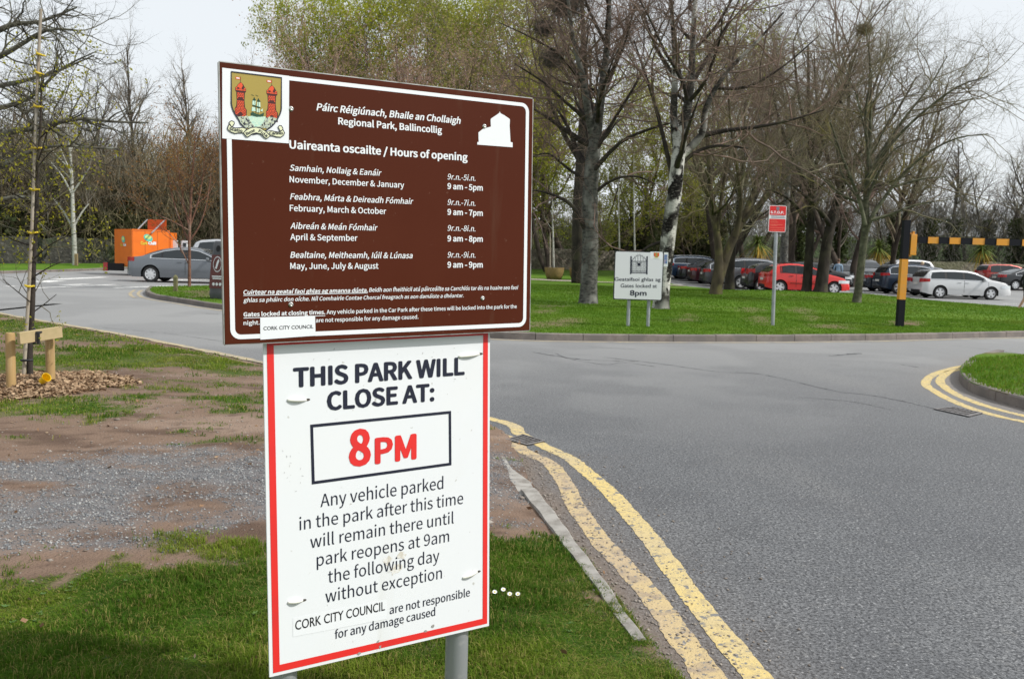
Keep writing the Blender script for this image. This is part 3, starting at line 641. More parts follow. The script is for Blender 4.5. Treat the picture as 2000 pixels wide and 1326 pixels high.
mb = MB(); BP.stroke([BP.px(*p) for p in SH], .0034, .0024, mb, closed=True); mb.build('shield_outline', m_navy, crest, off=base)
RB = [[(200, 300), (230, 210), (270, 190), (300, 255), (400, 295), (520, 290), (630, 280), (730, 325), (640, 430), (500, 430), (400, 445), (290, 405), (215, 345)],
      [(640, 430), (730, 345), (850, 285), (990, 270), (1120, 300), (1260, 385), (1385, 515), (1290, 590), (1230, 560), (1120, 460), (1000, 430), (890, 455), (770, 540), (725, 540)],
      [(1280, 400), (1400, 365), (1520, 395), (1620, 410), (1700, 375), (1740, 330), (1790, 430), (1760, 500), (1680, 550), (1560, 540), (1460, 510), (1390, 510)],
      [(250, 190), (250, 130), (310, 90), (380, 120), (390, 170), (340, 250), (300, 250)], [(1660, 370), (1610, 270), (1640, 225), (1700, 230), (1740, 300), (1740, 335), (1700, 375)]]
lt, dk = MB(), MB()
for i in (0, 2, 3, 4, 1):
    p = [BP.px(*B(*q)) for q in RB[i]]; z = .0026 + (.0006 if i == 1 else 0); BP.poly(p, z, lt); BP.stroke(p, .0022, z + .0003, dk, closed=True)
rb = lt.build('ribbon', m_cream, crest, off=base); dk.build('ribbon_outline', m_navy, rb, off=base)
for t, a, b, rx in (('Statio', B(245, 350), B(610, 415), 430 + .07 * 612), ('Bene', B(735, 500), B(965, 385), 430 + .07 * 970), ('Fida', B(1050, 400), B(1270, 540), 430 + .07 * 1290), ('Carinis', B(1365, 478), B(1740, 470), 430 + .07 * 1750)):
    BP.text(t, a, rx, 5.6, .0038, HUM, .03, tilt=b).build('lettering', m_navy, rb, off=base)
# ---- posts
WP = Plane(BP.at(0, 0, -.028), U, V)                  # white sheet's face, behind the board
PR = .038
for px_ in (566.5, 907.5):
    u, v = WP.px(px_, 1240 if px_ > 700 else 1322); c = WP.at(u, v, -.012 - PR); mb = MB()
    mb.tube([(c.x, c.y, -.3), (c.x - .001, c.y, BP.at(0, -.06).z + .0)], PR, 24); mb.build('post', m_galv, sign, smooth=True, angle=.6, off=base)
mb = MB()
for v in (-.12, -.62):
    mb = MB(); mb.prism([BP.at(u, v + b, -.0125) for u, b in ((.06, 0), (.06, .04), (.94, .04), (.94, 0))], BP.N * -.012); mb.build('bracket', m_galv, sign, off=base)
# ---- white closing-time sheet
c0, c1, c2 = WP.px(526.5, 1322), WP.px(955, 1221.5), WP.px(514, 677)
topv = c2[1] + .10
uL0, uR0 = c2[0], WP.px(957, 655)[0]
slope_l = (c0[0] - c2[0]) / (c0[1] - c2[1]); slope_r = (c1[0] - uR0) / (c1[1] - WP.px(957, 655)[1])
quad = [(uL0 + slope_l * .1, topv), (c0[0], c0[1]), (c1[0], c1[1]), (uR0 + slope_r * (topv - WP.px(957, 655)[1]), topv)]
wb = WP.at(.5, c0[1], -.06); wbase = Vector((wb.x, wb.y, c0[1] + O.z - .0))
ws = thing('closing_time_sign', 'white corrugated plastic notice with red border strapped to the posts under the brown sign', 'notice', wbase)
mb = MB(); mb.prism([WP.at(u, v, 0) for u, v in quad], WP.N * -.005); mb.build('sheet', m_white, ws, off=wbase)
mb = MB(); inq = lambda q, dl, db, dr, dt: [(q[0][0] + dl, q[0][1] - dt), (q[1][0] + dl, q[1][1] + db), (q[2][0] - dr, q[2][1] + db), (q[3][0] - dr, q[3][1] - dt)]
WP.ring(inq(quad, .0105, .010, .0075, .083), inq(quad, .0305, .031, .0255, .098), .0008, mb); mb.build('border', m_red, ws, off=wbase)
WL = [('THIS PARK WILL', (573, 755.5), 907, 35.5, m_navy, .05), ('CLOSE AT:', (638.7, 800.5), 848, 34, m_navy, .05),
      ('Any vehicle parked', (626, 989.8), 865.7, 25, m_navy, 0), ('in the park after this time', (585, 1034.8), 904.5, 24.5, m_navy, 0),
      ('will remain there until', (606, 1070), 886, 24, m_navy, 0), ('park reopens at 9am', (618.7, 1105), 877, 24, m_navy, 0), ('the following day', (640.8, 1138), 858, 24, m_navy, 0),
      ('without exception', (635.6, 1176.4), 863, 24, m_navy, 0), ('are not responsible', (761, 1198.5), 917.7, 16, m_navy, .012), ('for any damage caused', (654, 1246.8), 849.8, 16.5, m_navy, .012)]
for t, lf, rx, cap, mt, bo in WL: WP.text(t, lf, rx, cap, .0009, HUM, bo).build('lettering', mt, ws, off=wbase)
mb = MB(); WP.ppoly([(572, 1206), (572, 1243), (756, 1208), (756, 1170)], .0006, mb); stk = mb.build('sticker', m_whitev, ws, off=wbase)
WP.text('CORK CITY COUNCIL', (576.5, 1229.7), 751.8, 18, .0012, GRO, .012).build('lettering', m_black, stk, off=wbase)
WP.text('8', (681.7, 909), 723.7, 66, .0009, HUM, .05).build('lettering', m_red, ws, off=wbase)
WP.text('PM', (732.3, 904.3), 813, 47, .0009, HUM, .05).build('lettering', m_red, ws, off=wbase)
mb = MB(); bo = [WP.px(*p) for p in ((605.8, 829), (609, 945.6), (881.6, 908), (880.9, 802))]; th = .0088
bi = [(bo[0][0] + th, bo[0][1] - th), (bo[1][0] + th, bo[1][1] + th), (bo[2][0] - th, bo[2][1] + th), (bo[3][0] - th, bo[3][1] - th)]
WP.ring(bo, bi, .0009, mb); mb.build('frame', m_navy, ws, off=wbase)
for a, b, dk in (((895, 697), (936, 691.5), 1), ((561, 781.5), (598, 781), 1), ((903, 1129), (932, 1116), 1), ((562, 1176.5), (591, 1172), 1)):
    p, q = WP.px(*a), WP.px(*b); d = Vector((q[0] - p[0], q[1] - p[1])); L = d.length; mb = MB(); pts = []; n = 9
    for i in range(n):
        t = i / (n - 1); pts.append(WP.at(p[0] + d.x * t, p[1] + d.y * t, -.002 + .0065 * math.sin(math.pi * (.08 + .84 * t))))
    mb.tube(pts, [.0022 + .0034 * math.sin(math.pi * (.15 + .75 * i / (n - 1))) for i in range(n)], 8)
    mb.build('cable_tie', m_tie, ws, smooth=True, off=wbase)
    mb = MB(); e = WP.px(b[0] + 3, b[1] - .6); WP.poly([(e[0] + .0075 * math.cos(k), e[1] + .0038 * math.sin(k)) for k in np.linspace(0, 6.0, 9)], .0007, mb); mb.build('torn_slot', m_slot, ws, off=wbase)
m_grime = M('grime', (.58, .55, .48), .8, var=[(90, 4, (.74, .74, .72), .45, .6)])
m_scuff = M('scuff_mark', (.30, .29, .27), .8)
def blob(cx, cy, r, seed, plane, off, mat, nm, par, o, st=1.0):
    rr = random.Random(seed); n = 14; mb = MB(); u, v = plane.px(cx, cy)
    plane.poly([(u + r * st * (.5 + .7 * rr.random()) * math.cos(6.283 * i / n), v + r * (.5 + .7 * rr.random()) * math.sin(6.283 * i / n)) for i in range(n)], off, mb); mb.build(nm, mat, par, off=o)
blob(757, 1095, .018, 1, WP, .0005, m_grime, 'grime_patch', ws, wbase); blob(784, 1084, .016, 2, WP, .0005, m_grime, 'grime_patch', ws, wbase); blob(772, 1112, .02, 5, WP, .0005, m_grime, 'grime_patch', ws, wbase, 1.3)
rs = random.Random(4); mb = MB()
for _ in range(34):
    x, y = rs.choice(((rs.uniform(560, 930), rs.uniform(672, 712)), (rs.uniform(552, 590), rs.uniform(880, 960)), (rs.uniform(560, 930), rs.uniform(700, 1220))))
    u, v = WP.px(x, y); l, a = rs.uniform(.001, .006), rs.uniform(-.6, 2.2); WP.stroke([(u, v), (u + l * math.cos(a), v + l * math.sin(a))], rs.uniform(.0006, .0014), .0010, mb)
for x, y in ((738, 1252), (742, 1262), (701, 1276), (830, 1232), (846, 1222)): 
    u, v = WP.px(x, y); WP.poly([(u + .006 * (.4 + rs.random()) * math.cos(k), v + .005 * (.4 + rs.random()) * math.sin(k)) for k in np.linspace(0, 5.6, 8)], .0012, mb)
mb.build('scuff_marks', m_scuff, ws, off=wbase)['kind'] = 'stuff'

# ================================================================ GATE SIGN (8pm)
gb = G(1249, 638, .13); GP = Plane(D(1202, 490.6, gb.y - .06), Vector((1, .02, 0)), Vector((0, 0, 1)))
u0, v0 = GP.px(1200.8, 584); W8 = GP.px(1294, 540)[0]; H8 = -v0
gs = thing('gate_sign', 'square white gates locked sign with gate pictogram on two grey posts', 'sign', gb)
m_w2 = M('matt_white_panel', (.66, .68, .69), .5)
mb = MB(); ol = rrect(-.012, -H8 - .012, W8 + .012, .012, .03, 4); mb.prism([GP.at(u, v, 0) for u, v in ol], GP.N * -.02); mb.build('board', m_black, gs, off=gb)
mb = MB(); GP.poly(rrect(.008, -H8 + .008, W8 - .008, -.008, .03, 4), .002, mb); mb.build('panel', m_w2, gs, off=gb)
for x in (1229.5, 1268.6):
    p = D(x, 560, gb.y + .02); mb = MB(); mb.tube([(p.x, gb.y + .03, .0), (p.x, gb.y + .03, GP.at(0, -.1).z)], .038, 16); mb.build('post', m_galv, gs, smooth=True, angle=.6, off=gb)
Gz = lambda x, y: (1030 + .1961 * x, 420 + .1961 * y)
mb = MB(); st = lambda a, b, wd: GP.stroke([GP.px(*Gz(*a)), GP.px(*Gz(*b))], wd, .004, mb)
st((1033, 410), (1029, 590), .030); st((1193, 412), (1190, 592), .030); st((1040, 462), (1188, 462), .010); st((1036, 560), (1188, 562), .008); st((1036, 577), (1188, 579), .014); st((1040, 448), (1040, 578), .008)
for i in range(11):
    x = 1048 + i * 13.2; st((x, 458 - 52 * math.sin(math.pi * (x - 1040) / 148) * (i % 2 == 0)), (x, 578), .007)
arc = [GP.px(*Gz(1040 + 148 * t, 456 - 54 * math.sin(math.pi * t))) for t in np.linspace(0, 1, 15)]; GP.stroke(arc, .008, .004, mb)
for x in np.linspace(1052, 1178, 9): y = 456 - 54 * math.sin(math.pi * (x - 1040) / 148); st((x, y + 2), (x, y - 16), .006)
st((1112, 478), (1112, 508), .07); st((1088, 470), (1112, 492), .012); st((1136, 470), (1112, 492), .012)
mb.build('gate_pictogram', m_navy, gs, off=gb)
for t, lf, rx, cap, bo in (('Geataífaoi ghlas ag', (868, 655), 1327, 34, .015), ('Gates locked at', (928, 721), 1290, 36, .015), ('8pm', (1020, 801), 1187, 52, .03)):
    GP.text(t, Gz(*lf), 1030 + .1961 * rx, cap * .1961, .004, GRO, bo, tilt=Gz(lf[0] + 100, lf[1] + 1)).build('lettering', m_navy, gs, off=gb)
mb = MB(); GP.ppoly([Gz(*p) for p in ((1225, 366), (1225, 438), (1344, 442), (1346, 368))], .003, mb); cp = mb.build('crest_panel', m_whitev, gs, off=gb)
mb = MB(); GP.ppoly([Gz(*p) for p in ((1258, 374), (1258, 405), (1270, 420), (1286, 428), (1302, 420), (1313, 405), (1313, 375))], .005, mb); mb.build('shield', m_gold, cp, off=gb)
for x in (1262, 1296):
    mb = MB(); GP.ppoly([Gz(x, 378), Gz(x, 412), Gz(x + 13, 414), Gz(x + 13, 378)], .006, mb); mb.build('tower', m_tower, cp, off=gb)
mb = MB(); GP.ppoly([Gz(*p) for p in ((1254, 424), (1254, 432), (1316, 434), (1316, 426))], .006, mb); mb.build('ribbon', m_cream, cp, off=gb)

# ================================================================ RED STOP SIGN
rb_ = G(1509.5, 631, .2); RP = Plane(D(1503, 401, rb_.y - .05), Vector((.985, .17, .0)), Vector((0, 0, 1)))
Wr, Hr = RP.px(1535.5, 425)[0], -RP.px(1502, 453)[1]
rs_ = thing('stop_sign', 'small red and white notice sign on a tall grey pole', 'sign', rb_)
m_stopred = M('stop_sign_red', (.58, .012, .012), .4); m_pink = M('faded_pink_print', (.70, .16, .10), .5); m_greyp = M('grey_print', (.16, .16, .19), .5)
mb = MB(); mb.prism([RP.at(u, v, 0) for u, v in rrect(0, -Hr, Wr, 0, .03, 4)], RP.N * -.012); mb.build('board', m_w2, rs_, off=rb_)
mb = MB(); RP.poly(rrect(.012, -Hr * .365, Wr - .012, -.012, .02, 4), .002, mb); RP.poly(rrect(.012, -Hr + .012, Wr - .012, -Hr * .505, .02, 4), .002, mb); mb.build('panel', m_stopred, rs_, off=rb_)
mb = MB(); RP.poly([(Wr * .40, -.03), (Wr * .40, -.09), (Wr * .49, -.125), (Wr * .58, -.09), (Wr * .58, -.03)], .004, mb); mb.build('crest', m_greyp, rs_, off=rb_)
Rz = lambda x, y: (1480 + .0603 * x, 390 + .0603 * y)
RP.text('S.T.O.P.', Rz(412, 447), 1480 + .0603 * 850, 4.6, .004, HUM, .05).build('lettering', m_whitev, rs_, off=rb_)
mb = MB()
for k, l in ((.40, .8), (.455, .86)): RP.stroke([(Wr * .12, -Hr * k), (Wr * (.1 + l), -Hr * k)], .014, .003, mb)
mb.build('print_line', m_greyp, rs_, off=rb_)
mb = MB()
for k, l in ((.56, .35), (.63, .45), (.72, .7), (.755, .4), (.84, .85), (.925, .75)): RP.stroke([(Wr * .1, -Hr * k), (Wr * (.1 + l), -Hr * k)], .010, .004, mb)
mb.build('print_line', m_pink, rs_, off=rb_)
mb = MB(); pc = RP.at(Wr * .5, 0, -.06); mb.tube([(rb_.x, rb_.y, .05), (pc.x, pc.y, RP.at(0, -.1).z)], .042, 16); mb.build('pole', m_galv, rs_, smooth=True, angle=.6, off=rb_)

# ================================================================ HEIGHT BARRIER
m_byel = M('barrier_yellow', (.70, .30, .025), .5, var=[(4, 5, (.62, .29, .05), .5, .7), (20, 4, (.5, .3, .12), .62, .72)]); m_bblk = M('barrier_black', (.008, .009, .013), .7, spec=.2)
bb = G(1757, 634, .17); s_ = bb.y / FPX
hb = thing('height_barrier', 'yellow and black striped vehicle height barrier with its long beam', 'barrier', bb)
zof = lambda y: D(1757, y, bb.y).z
top = D(1764, 430, bb.y).z; w_ = .155
def post(x, y, par, off):
    for z0, z1, mt in ((-.1, zof(584.7), m_bblk), (zof(584.7), zof(506), m_byel), (zof(506), top, m_bblk)):
        mb = MB(); mb.box((x, y, (z0 + z1) / 2), (w_, w_, z1 - z0 - .001)); mb.build('post_section', mt, par, off=off)
post(bb.x, bb.y, hb, bb)
hx = bb.x + w_ / 2; z0, z1 = zof(498), zof(457); zb0, zb1 = zof(474), zof(461.5)
mb = MB(); mb.box((hx + .11, bb.y, (z0 + z1) / 2), (.15, .13, z1 - z0), bev=.01); mb.box((hx + .11, bb.y, z1 + .03), (.05, .05, .08)); mb.box((hx + .02, bb.y, z1 + .02), (.1, .03, .03)); mb.box((hx + .02, bb.y, z0 - .01), (.14, .05, .05)); mb.build('hinge_bracket', m_byel, hb, off=bb)
xs_ = [1791, 1811, 1832, 1853, 1875, 1898, 1922, 1945, 1970, 1995, 2020, 2045, 2070, 2096, 2122, 2148, 2174]
for i in range(len(xs_) - 1):
    a, b = D(xs_[i], 467, bb.y - .0 - .012 * i), D(xs_[i + 1], 467, bb.y - .012 * (i + 1)); mb = MB()
    mb.box(((a.x + b.x) / 2, (a.y + b.y) / 2, (zb0 + zb1) / 2), (b.x - a.x - .002, .10, zb1 - zb0)); mb.build('beam_stripe', m_bblk if i % 2 == 0 else m_byel, hb, off=bb)
a = D(xs_[-1], 467, bb.y - .2)
post(a.x + .1, a.y, hb, bb)

# ================================================================ DRAIN GRATES
m_iron = M('cast_iron', (.21, .20, .20), .6, metal=.4, var=[(30, 4, (.10, .085, .075), .5, .7)])
m_void = M('drain_void', (.006, .006, .006), .9)
def grate(q, label, bars):
    P = gpts(q); c = sum(P, Vector()) / 4; g = thing('drain_grate', label, 'drain', (c.x, c.y, 0))
    e = lambda s, t: (P[0].lerp(P[1], s)).lerp(P[3].lerp(P[2], s), t) - Vector((c.x, c.y, 0))
    mb = MB(); mb.add([e(*k) + Vector((0, 0, .004)) for k in ((0, 0), (1, 0), (1, 1), (0, 1))], [(0, 1, 2, 3)]); mb.build('drain_pit', m_void, g)
    mb = MB()
    for a, b in (((0, 0), (1, .08)), ((0, .92), (1, 1))): mb.prism([e(s, t) + Vector((0, 0, .010)) for s, t in ((a[0], a[1]), (b[0], a[1]), (b[0], b[1]), (a[0], b[1]))], (0, 0, .004))
    for a, b in (((0, .08), (.07, .92)), ((.93, .08), (1, .92))): mb.prism([e(s, t) + Vector((0, 0, .008)) for s, t in ((a[0], a[1]), (b[0], a[1]), (b[0], b[1]), (a[0], b[1]))], (0, 0, .004))
    mb.build('grate_frame', m_iron, g)
    mb = MB()
    for i in range(bars):
        s0 = .07 + .86 * (i + .45) / bars; s1 = s0 + .86 * .42 / bars; mb.prism([e(s, t) + Vector((0, 0, .007)) for s, t in ((s0, .08), (s1, .08), (s1 + .03, .92), (s0 + .03, .92))], (0, 0, .003))
    mb.build('bars', m_iron, g)
grate([(986, 859.5), (1029, 871), (1065, 863), (1021, 850)], 'cast iron drain grate across the near yellow lines', 6)
grate([(1822, 799.5), (1892, 815), (1920, 808), (1862, 796)], 'cast iron drain grate beside the yellow lines of the island', 6)
# ================================================================ CARS
m_glass = M('car_glass', (.014, .019, .022), .05, spec=.6, coat=.0)
m_tyre = M('tyre_rubber', (.016, .016, .017), .85); m_rim = M('alloy_rim', (.66, .67, .69), .4, metal=.3); m_dark = M('underbody', (.010, .010, .011), .9)
m_tail = M('tail_light', (.42, .008, .012), .2, spec=.7, coat=.5); m_head = M('headlamp', (.62, .66, .70), .15, spec=.8, coat=.5); m_chrome = M('chrome_trim', (.62, .63, .64), .2, metal=.85)
m_plate = M('number_plate', (.62, .62, .58), .5); m_seam = M('door_seam', (.012, .012, .013), .7)
def paint(n, c, met=.35): return M('paint_' + n, c, .33, metal=met, coat=.8)
TYPES = {  # L, halfwidth, sill, wheel radius, rear axle, front axle, top profile, belt profile, glass windows (x0, x1), pillar tops
 'saloon': (4.84, .91, .21, .33, .98, 3.80, [(0, .62), (.03, .86), (.10, .985), (.40, 1.03), (.62, 1.06), (1.05, 1.23), (1.5, 1.37), (2.0, 1.45), (2.45, 1.46), (2.9, 1.40), (3.3, 1.24), (3.72, 1.02), (4.0, .97), (4.4, .89), (4.68, .77), (4.80, .62), (4.84, .5)],
            [(0, .60), (.05, .84), (.3, .93), (1, .955), (3.0, .93), (3.72, .90), (4.4, .80), (4.84, .46)], [(1.05, 1.42), (1.47, 2.32), (2.42, 3.42)], (.72, 1.55), (3.05, 3.74)),
 'estate': (4.57, .885, .21, .32, .88, 3.46, [(0, .60), (.02, .98), (.10, 1.10), (.30, 1.34), (.48, 1.42), (.9, 1.46), (1.7, 1.475), (2.3, 1.45), (2.7, 1.37), (3.1, 1.20), (3.48, 1.0), (3.8, .95), (4.2, .86), (4.42, .74), (4.54, .6), (4.57, .48)],
            [(0, .58), (.03, .92), (.3, .96), (1, .965), (2.8, .93), (3.48, .89), (4.2, .78), (4.57, .45)], [(.40, 1.10), (1.22, 2.02), (2.12, 3.18)], (.08, .40), (2.85, 3.50)),
 'hatch': (4.06, .865, .20, .31, .66, 3.25, [(0, .58), (.02, .88), (.12, .99), (.40, 1.26), (.66, 1.39), (1.1, 1.45), (1.55, 1.445), (2.0, 1.38), (2.4, 1.25), (2.75, 1.09), (3.0, .975), (3.35, .90), (3.7, .80), (3.95, .66), (4.04, .54), (4.06, .46)],
            [(0, .56), (.03, .86), (.3, .985), (.9, .985), (2.0, .93), (3.0, .86), (3.7, .74), (4.06, .43)], [(.74, 1.36), (1.46, 2.72)], (.14, .46), (2.22, 3.0)),
 'suv': (4.64, .92, .27, .36, .88, 3.58, [(0, .75), (.02, 1.10), (.12, 1.22), (.35, 1.54), (.55, 1.64), (1.0, 1.70), (1.8, 1.715), (2.3, 1.68), (2.75, 1.56), (3.1, 1.37), (3.42, 1.17), (3.7, 1.11), (4.2, 1.02), (4.5, .88), (4.61, .70), (4.64, .55)],
         [(0, .72), (.03, 1.04), (.3, 1.12), (1, 1.11), (2.8, 1.07), (3.4, 1.05), (4.2, .92), (4.64, .52)], [(.42, 1.02), (1.12, 1.95), (2.05, 3.12)], (.10, .40), (2.85, 3.45)),
 'mpv': (4.60, .91, .24, .33, .85, 3.62, [(0, .62), (.02, 1.02), (.10, 1.18), (.28, 1.52), (.48, 1.62), (1.0, 1.67), (2.0, 1.67), (2.6, 1.55), (3.1, 1.32), (3.55, 1.06), (3.9, .96), (4.3, .84), (4.52, .66), (4.60, .48)],
         [(0, .60), (.03, .98), (.3, 1.05), (1, 1.04), (2.8, .98), (3.5, .94), (4.2, .80), (4.60, .45)], [(.36, 1.12), (1.22, 2.12), (2.22, 3.30)], (.08, .34), (2.70, 3.55)),
}
def lerp_tab(tab, x):
    return float(np.interp(x, [t[0] for t in tab], [t[1] for t in tab]))
RIM_CACHE = {}
def wheel_meshes(r, spokes):
    k = (round(r, 3), spokes)
    if k in RIM_CACHE: return RIM_CACHE[k]
    t = MB(); t.lathe([(r * .66, -.10), (r * .80, -.115), (r * .94, -.105), (r, -.07), (r, .07), (r * .94, .105), (r * .80, .115), (r * .66, .10), (r * .66, -.10)], k=28, axis='Y')
    q = MB(); q.lathe([(r * .68, -.10), (r * .62, -.105), (r * .60, -.085), (r * .58, -.04)], k=28, axis='Y')
    for i in range(spokes):
        a = 2 * math.pi * i / spokes; c, s = math.cos(a), math.sin(a)
        for (w0, w1, r0, r1) in ((.075, .15 if spokes < 7 else .105, .05, r * .61),):
            P = [(c * ra - s * wb, -.088 - .006 * (ra < .1), s * ra + c * wb) for ra, wb in ((r0, -w0 / 2), (r1, -w1 / 2), (r1, w1 / 2), (r0, w0 / 2))]
            q.prism(P, (0, .02, 0))
    q.lathe([(0, -.098), (.05, -.096), (.06, -.08)], k=14, axis='Y')
    d = MB(); d.lathe([(0, -.035), (r * .6, -.035)], k=20, axis='Y')
    RIM_CACHE[k] = [None, t, q, d]; return RIM_CACHE[k]
def car(kind, mt, label, loc, rz=0.0, s=1.0, spokes=7, group='parked cars', trim=True, tail_h=(.80, 1.0), name='parked_car', window=None, rails=None):
    L, W, sill, wr, xr, xf, top, belt, wins, rearg, windg = TYPES[kind]
    root = thing(name, label, 'car', loc, rz, group, s)
    root.location.x, root.location.y = loc[0], loc[1]
    ofs = -L / 2
    hw = lambda x: W * (1 - .20 * max(0, 1 - x / .30) ** 2.2 - .26 * max(0, 1 - (L - x) / .62) ** 2.2)
    zt_ = lambda x: lerp_tab(top, x); zb_ = lambda x: min(lerp_tab(belt, x), zt_(x) - .02)
    ar = wr + .055
    def zlow(x):
        z = sill + .10 * max(0, 1 - x / .35) + .05 * max(0, 1 - (L - x) / .4)
        for c in (xr, xf):
            if abs(x - c) < ar: z = max(z, wr - .0 + math.sqrt(ar * ar - (x - c) ** 2))
        return z
    def ylat(x, z):                                     # half width of the flank at height z
        w0 = hw(x); b, t = zb_(x), zt_(x)
        if z <= b:
            k = (z - sill) / max(b - sill, .01); return w0 * (.955 + .045 * math.sin(math.pi * min(1, max(0, k * .85 + .1))))
        return w0 * .97 - (z - b) * .42
    sts = sorted(set([round(x, 4) for x in list(np.linspace(0, L, 46)) + [c + ar * math.cos(a) for c in (xr, xf) for a in np.linspace(0, math.pi, 13)] + [c + e for c in (xr, xf) for e in (-ar - .012, ar + .012)] + [t[0] for t in top]]))
    mb = MB(); rows = []
    for x in sts:
        b, t, lo = zb_(x), zt_(x), zlow(x); r = []
        lo = min(lo, b - .03)
        for f in (0, .22, .45, .7, .88, 1.0):
            z = lo + (b - lo) * f; r.append((x + ofs, ylat(x, z), z))
        h = t - b
        for f, in ((.35,), (.72,)):
            z = b + h * f; r.append((x + ofs, ylat(x, z), z))
        ye = ylat(x, b + h * .9); r.append((x + ofs, ye, b + h * .9)); r.append((x + ofs, ye * .93, b + h * .965)); r.append((x + ofs, ye * .6, t - .012 * min(1, h * 5))); r.append((x + ofs, 0, t))
        rows.append(r)
    n = len(rows[0]); vs = []; fs = []
    for r in rows: vs += r + [(x, -y, z) for x, y, z in reversed(r[:-1])]
    m = 2 * n - 1
    for i in range(len(rows) - 1): fs += [(i * m + j, i * m + j + 1, (i + 1) * m + j + 1, (i + 1) * m + j) for j in range(m - 1)]
    fs += [tuple(range(m)), tuple(reversed(range((len(rows) - 1) * m, len(rows) * m)))]
    mb.add(vs, fs); mb.build('body', mt, root, smooth=True, angle=.7)
    mb = MB(); mb.box((0, 0, sill + .22), (L - .3, 2 * (W - .25), .44)); mb.box((0, 0, sill + .05), (xf - xr - 2 * ar, 2 * W - .1, .06)); mb.build('underbody', m_dark, root)
    def side(poly, off, mat, nm, sgn, par=root):
        P = []
        for i, (x, z) in enumerate(poly):
            x2, z2 = poly[(i + 1) % len(poly)]; k = max(1, int(math.hypot(x2 - x, z2 - z) / .15))
            P += [(x + (x2 - x) * j / k, z + (z2 - z) * j / k) for j in range(k)]
        mb = MB(); mb.add([(x + ofs, sgn * (ylat(x, z) + off), z + off * .3) for x, z in P], [tuple(range(len(P)))])
        bm_o = mb.build(nm, mat, par); return bm_o
    for sgn in (-1, 1):
        allp = []
        for i, (a, b) in enumerate(wins):
            xs = list(np.linspace(a, b, 9)); lo = [(x, zb_(x) + .035) for x in xs]; up = [(x, max(zb_(x) + .045, zt_(x) - .115 - (.02 if kind == 'suv' else 0))) for x in xs]
            if i == 0 and kind != 'hatch': up[0] = (xs[0], min(up[0][1], lo[0][1] + .12))
            side(lo + list(reversed(up)), .012, m_glass, 'side_window', sgn)
        if trim:
            xs = list(np.linspace(wins[0][0] - .09, wins[-1][1] + .10, 22))
            up = [BPt for BPt in [(x, max(zb_(x) + .04, zt_(x) - .085 - (.02 if kind == 'suv' else 0))) for x in xs]]; lo = [(x, zb_(x) + .008) for x in xs]
            ring = lo + list(reversed(up)); mb = MB(); c = ring; m_ = len(c)
            inner = [(x, zb_(x) + .034) for x in np.linspace(wins[0][0] - .04, wins[-1][1] + .03, 22)] + list(reversed([(x, max(zb_(x) + .036, zt_(x) - .112 - (.02 if kind == 'suv' else 0))) for x in np.linspace(wins[0][0] - .04, wins[-1][1] + .03, 22)]))
            P = [(x + ofs, sgn * (ylat(x, z) + .008), z) for x, z in c] + [(x + ofs, sgn * (ylat(x, z) + .010), z) for x, z in inner]
            mb.add(P, [(i, (i + 1) % m_, m_ + (i + 1) % m_, m_ + i) for i in range(m_)]); mb.build('window_trim', m_chrome if trim != 'dark' else m_seam, root)
            for i in range(len(wins) - 1):
                a, b = wins[i][1], wins[i + 1][0]; side([(a - .01, zb_(a) + .036), (b + .01, zb_(b) + .036), (b + .01, zt_(b) - .115), (a - .01, zt_(a) - .115)], .007, m_seam, 'pillar', sgn)
        ds = wins[-2][1] + .05 if len(wins) > 1 else 2.0
        for x in ([ds, wins[-1][1] + .12] if len(wins) > 1 else [2]):
            side([(x, sill + .12), (x + .014, sill + .12), (x + .014, zb_(x) - .005), (x, zb_(x) - .005)], .004, m_seam, 'door_seam', sgn)
        side([(xr + ar + .1, sill + .29), (xf - ar - .1, sill + .27), (xf - ar - .1, sill + .30), (xr + ar + .1, sill + .32)], .010, mt if trim != 'dark' else m_seam, 'side_moulding', sgn)
        for x in (ds - .22, wins[-1][1] - .95):
            mb = MB(); z = zb_(x) - .10; mb.box((x + ofs, sgn * (ylat(x, z) + .018), z), (.19, .03, .034), bev=.01); mb.build('door_handle', mt, root)
        mx = wins[-1][1] - .12; mb = MB(); z = zb_(mx) + .05; mb.box((mx + ofs, sgn * (ylat(mx, z) + .12), z + .02), (.10, .22, .14), bev=.04); mb.build('wing_mirror', mt, root, smooth=True, angle=.8)
        for x, nm in ((xr, 'wheel'), (xf, 'wheel')):
            t, q, d = wheel_meshes(wr, spokes)[1:]
            wh = bpy.data.objects.new('wheel', None); COL.objects.link(wh); wh.parent = root; wh.location = (x + ofs, sgn * (W - .125), wr); wh.rotation_euler = (0, random.uniform(0, 1.2), 0 if sgn < 0 else math.pi)
            for nn, g, mm in (('tyre', t, m_tyre), ('rim', q, m_rim), ('hub', d, m_dark)): g.build(nn, mm, wh, smooth=(nn == 'tyre'), angle=.7)
        def wrap(path, z0, z1, mat, nm, dz=0.0):
            mb = MB(); k = len(path)
            mb.add([(x + ofs, sgn * y, z) for x, y in path for z in (z0, z1)], [(2 * i, 2 * i + 1, 2 * i + 3, 2 * i + 2) for i in range(k - 1)])
            for i in range(k): mb.v[2 * i] = (mb.v[2 * i][0], mb.v[2 * i][1], z0 + dz * i / k)
            mb.build(nm, mat, root)
        th0, th1 = tail_h; zc = (th0 + th1) / 2
        wrap([(-.012, hw(0) * .58), (-.014, hw(0) * .80), (.0, hw(0) * .965)] + [(x, ylat(x, zc) + .012) for x in (.06, .14, .24, .34)], th0, th1, m_tail, 'tail_light', dz=.05)
        zh = lerp_tab(belt, L - .35) - .16
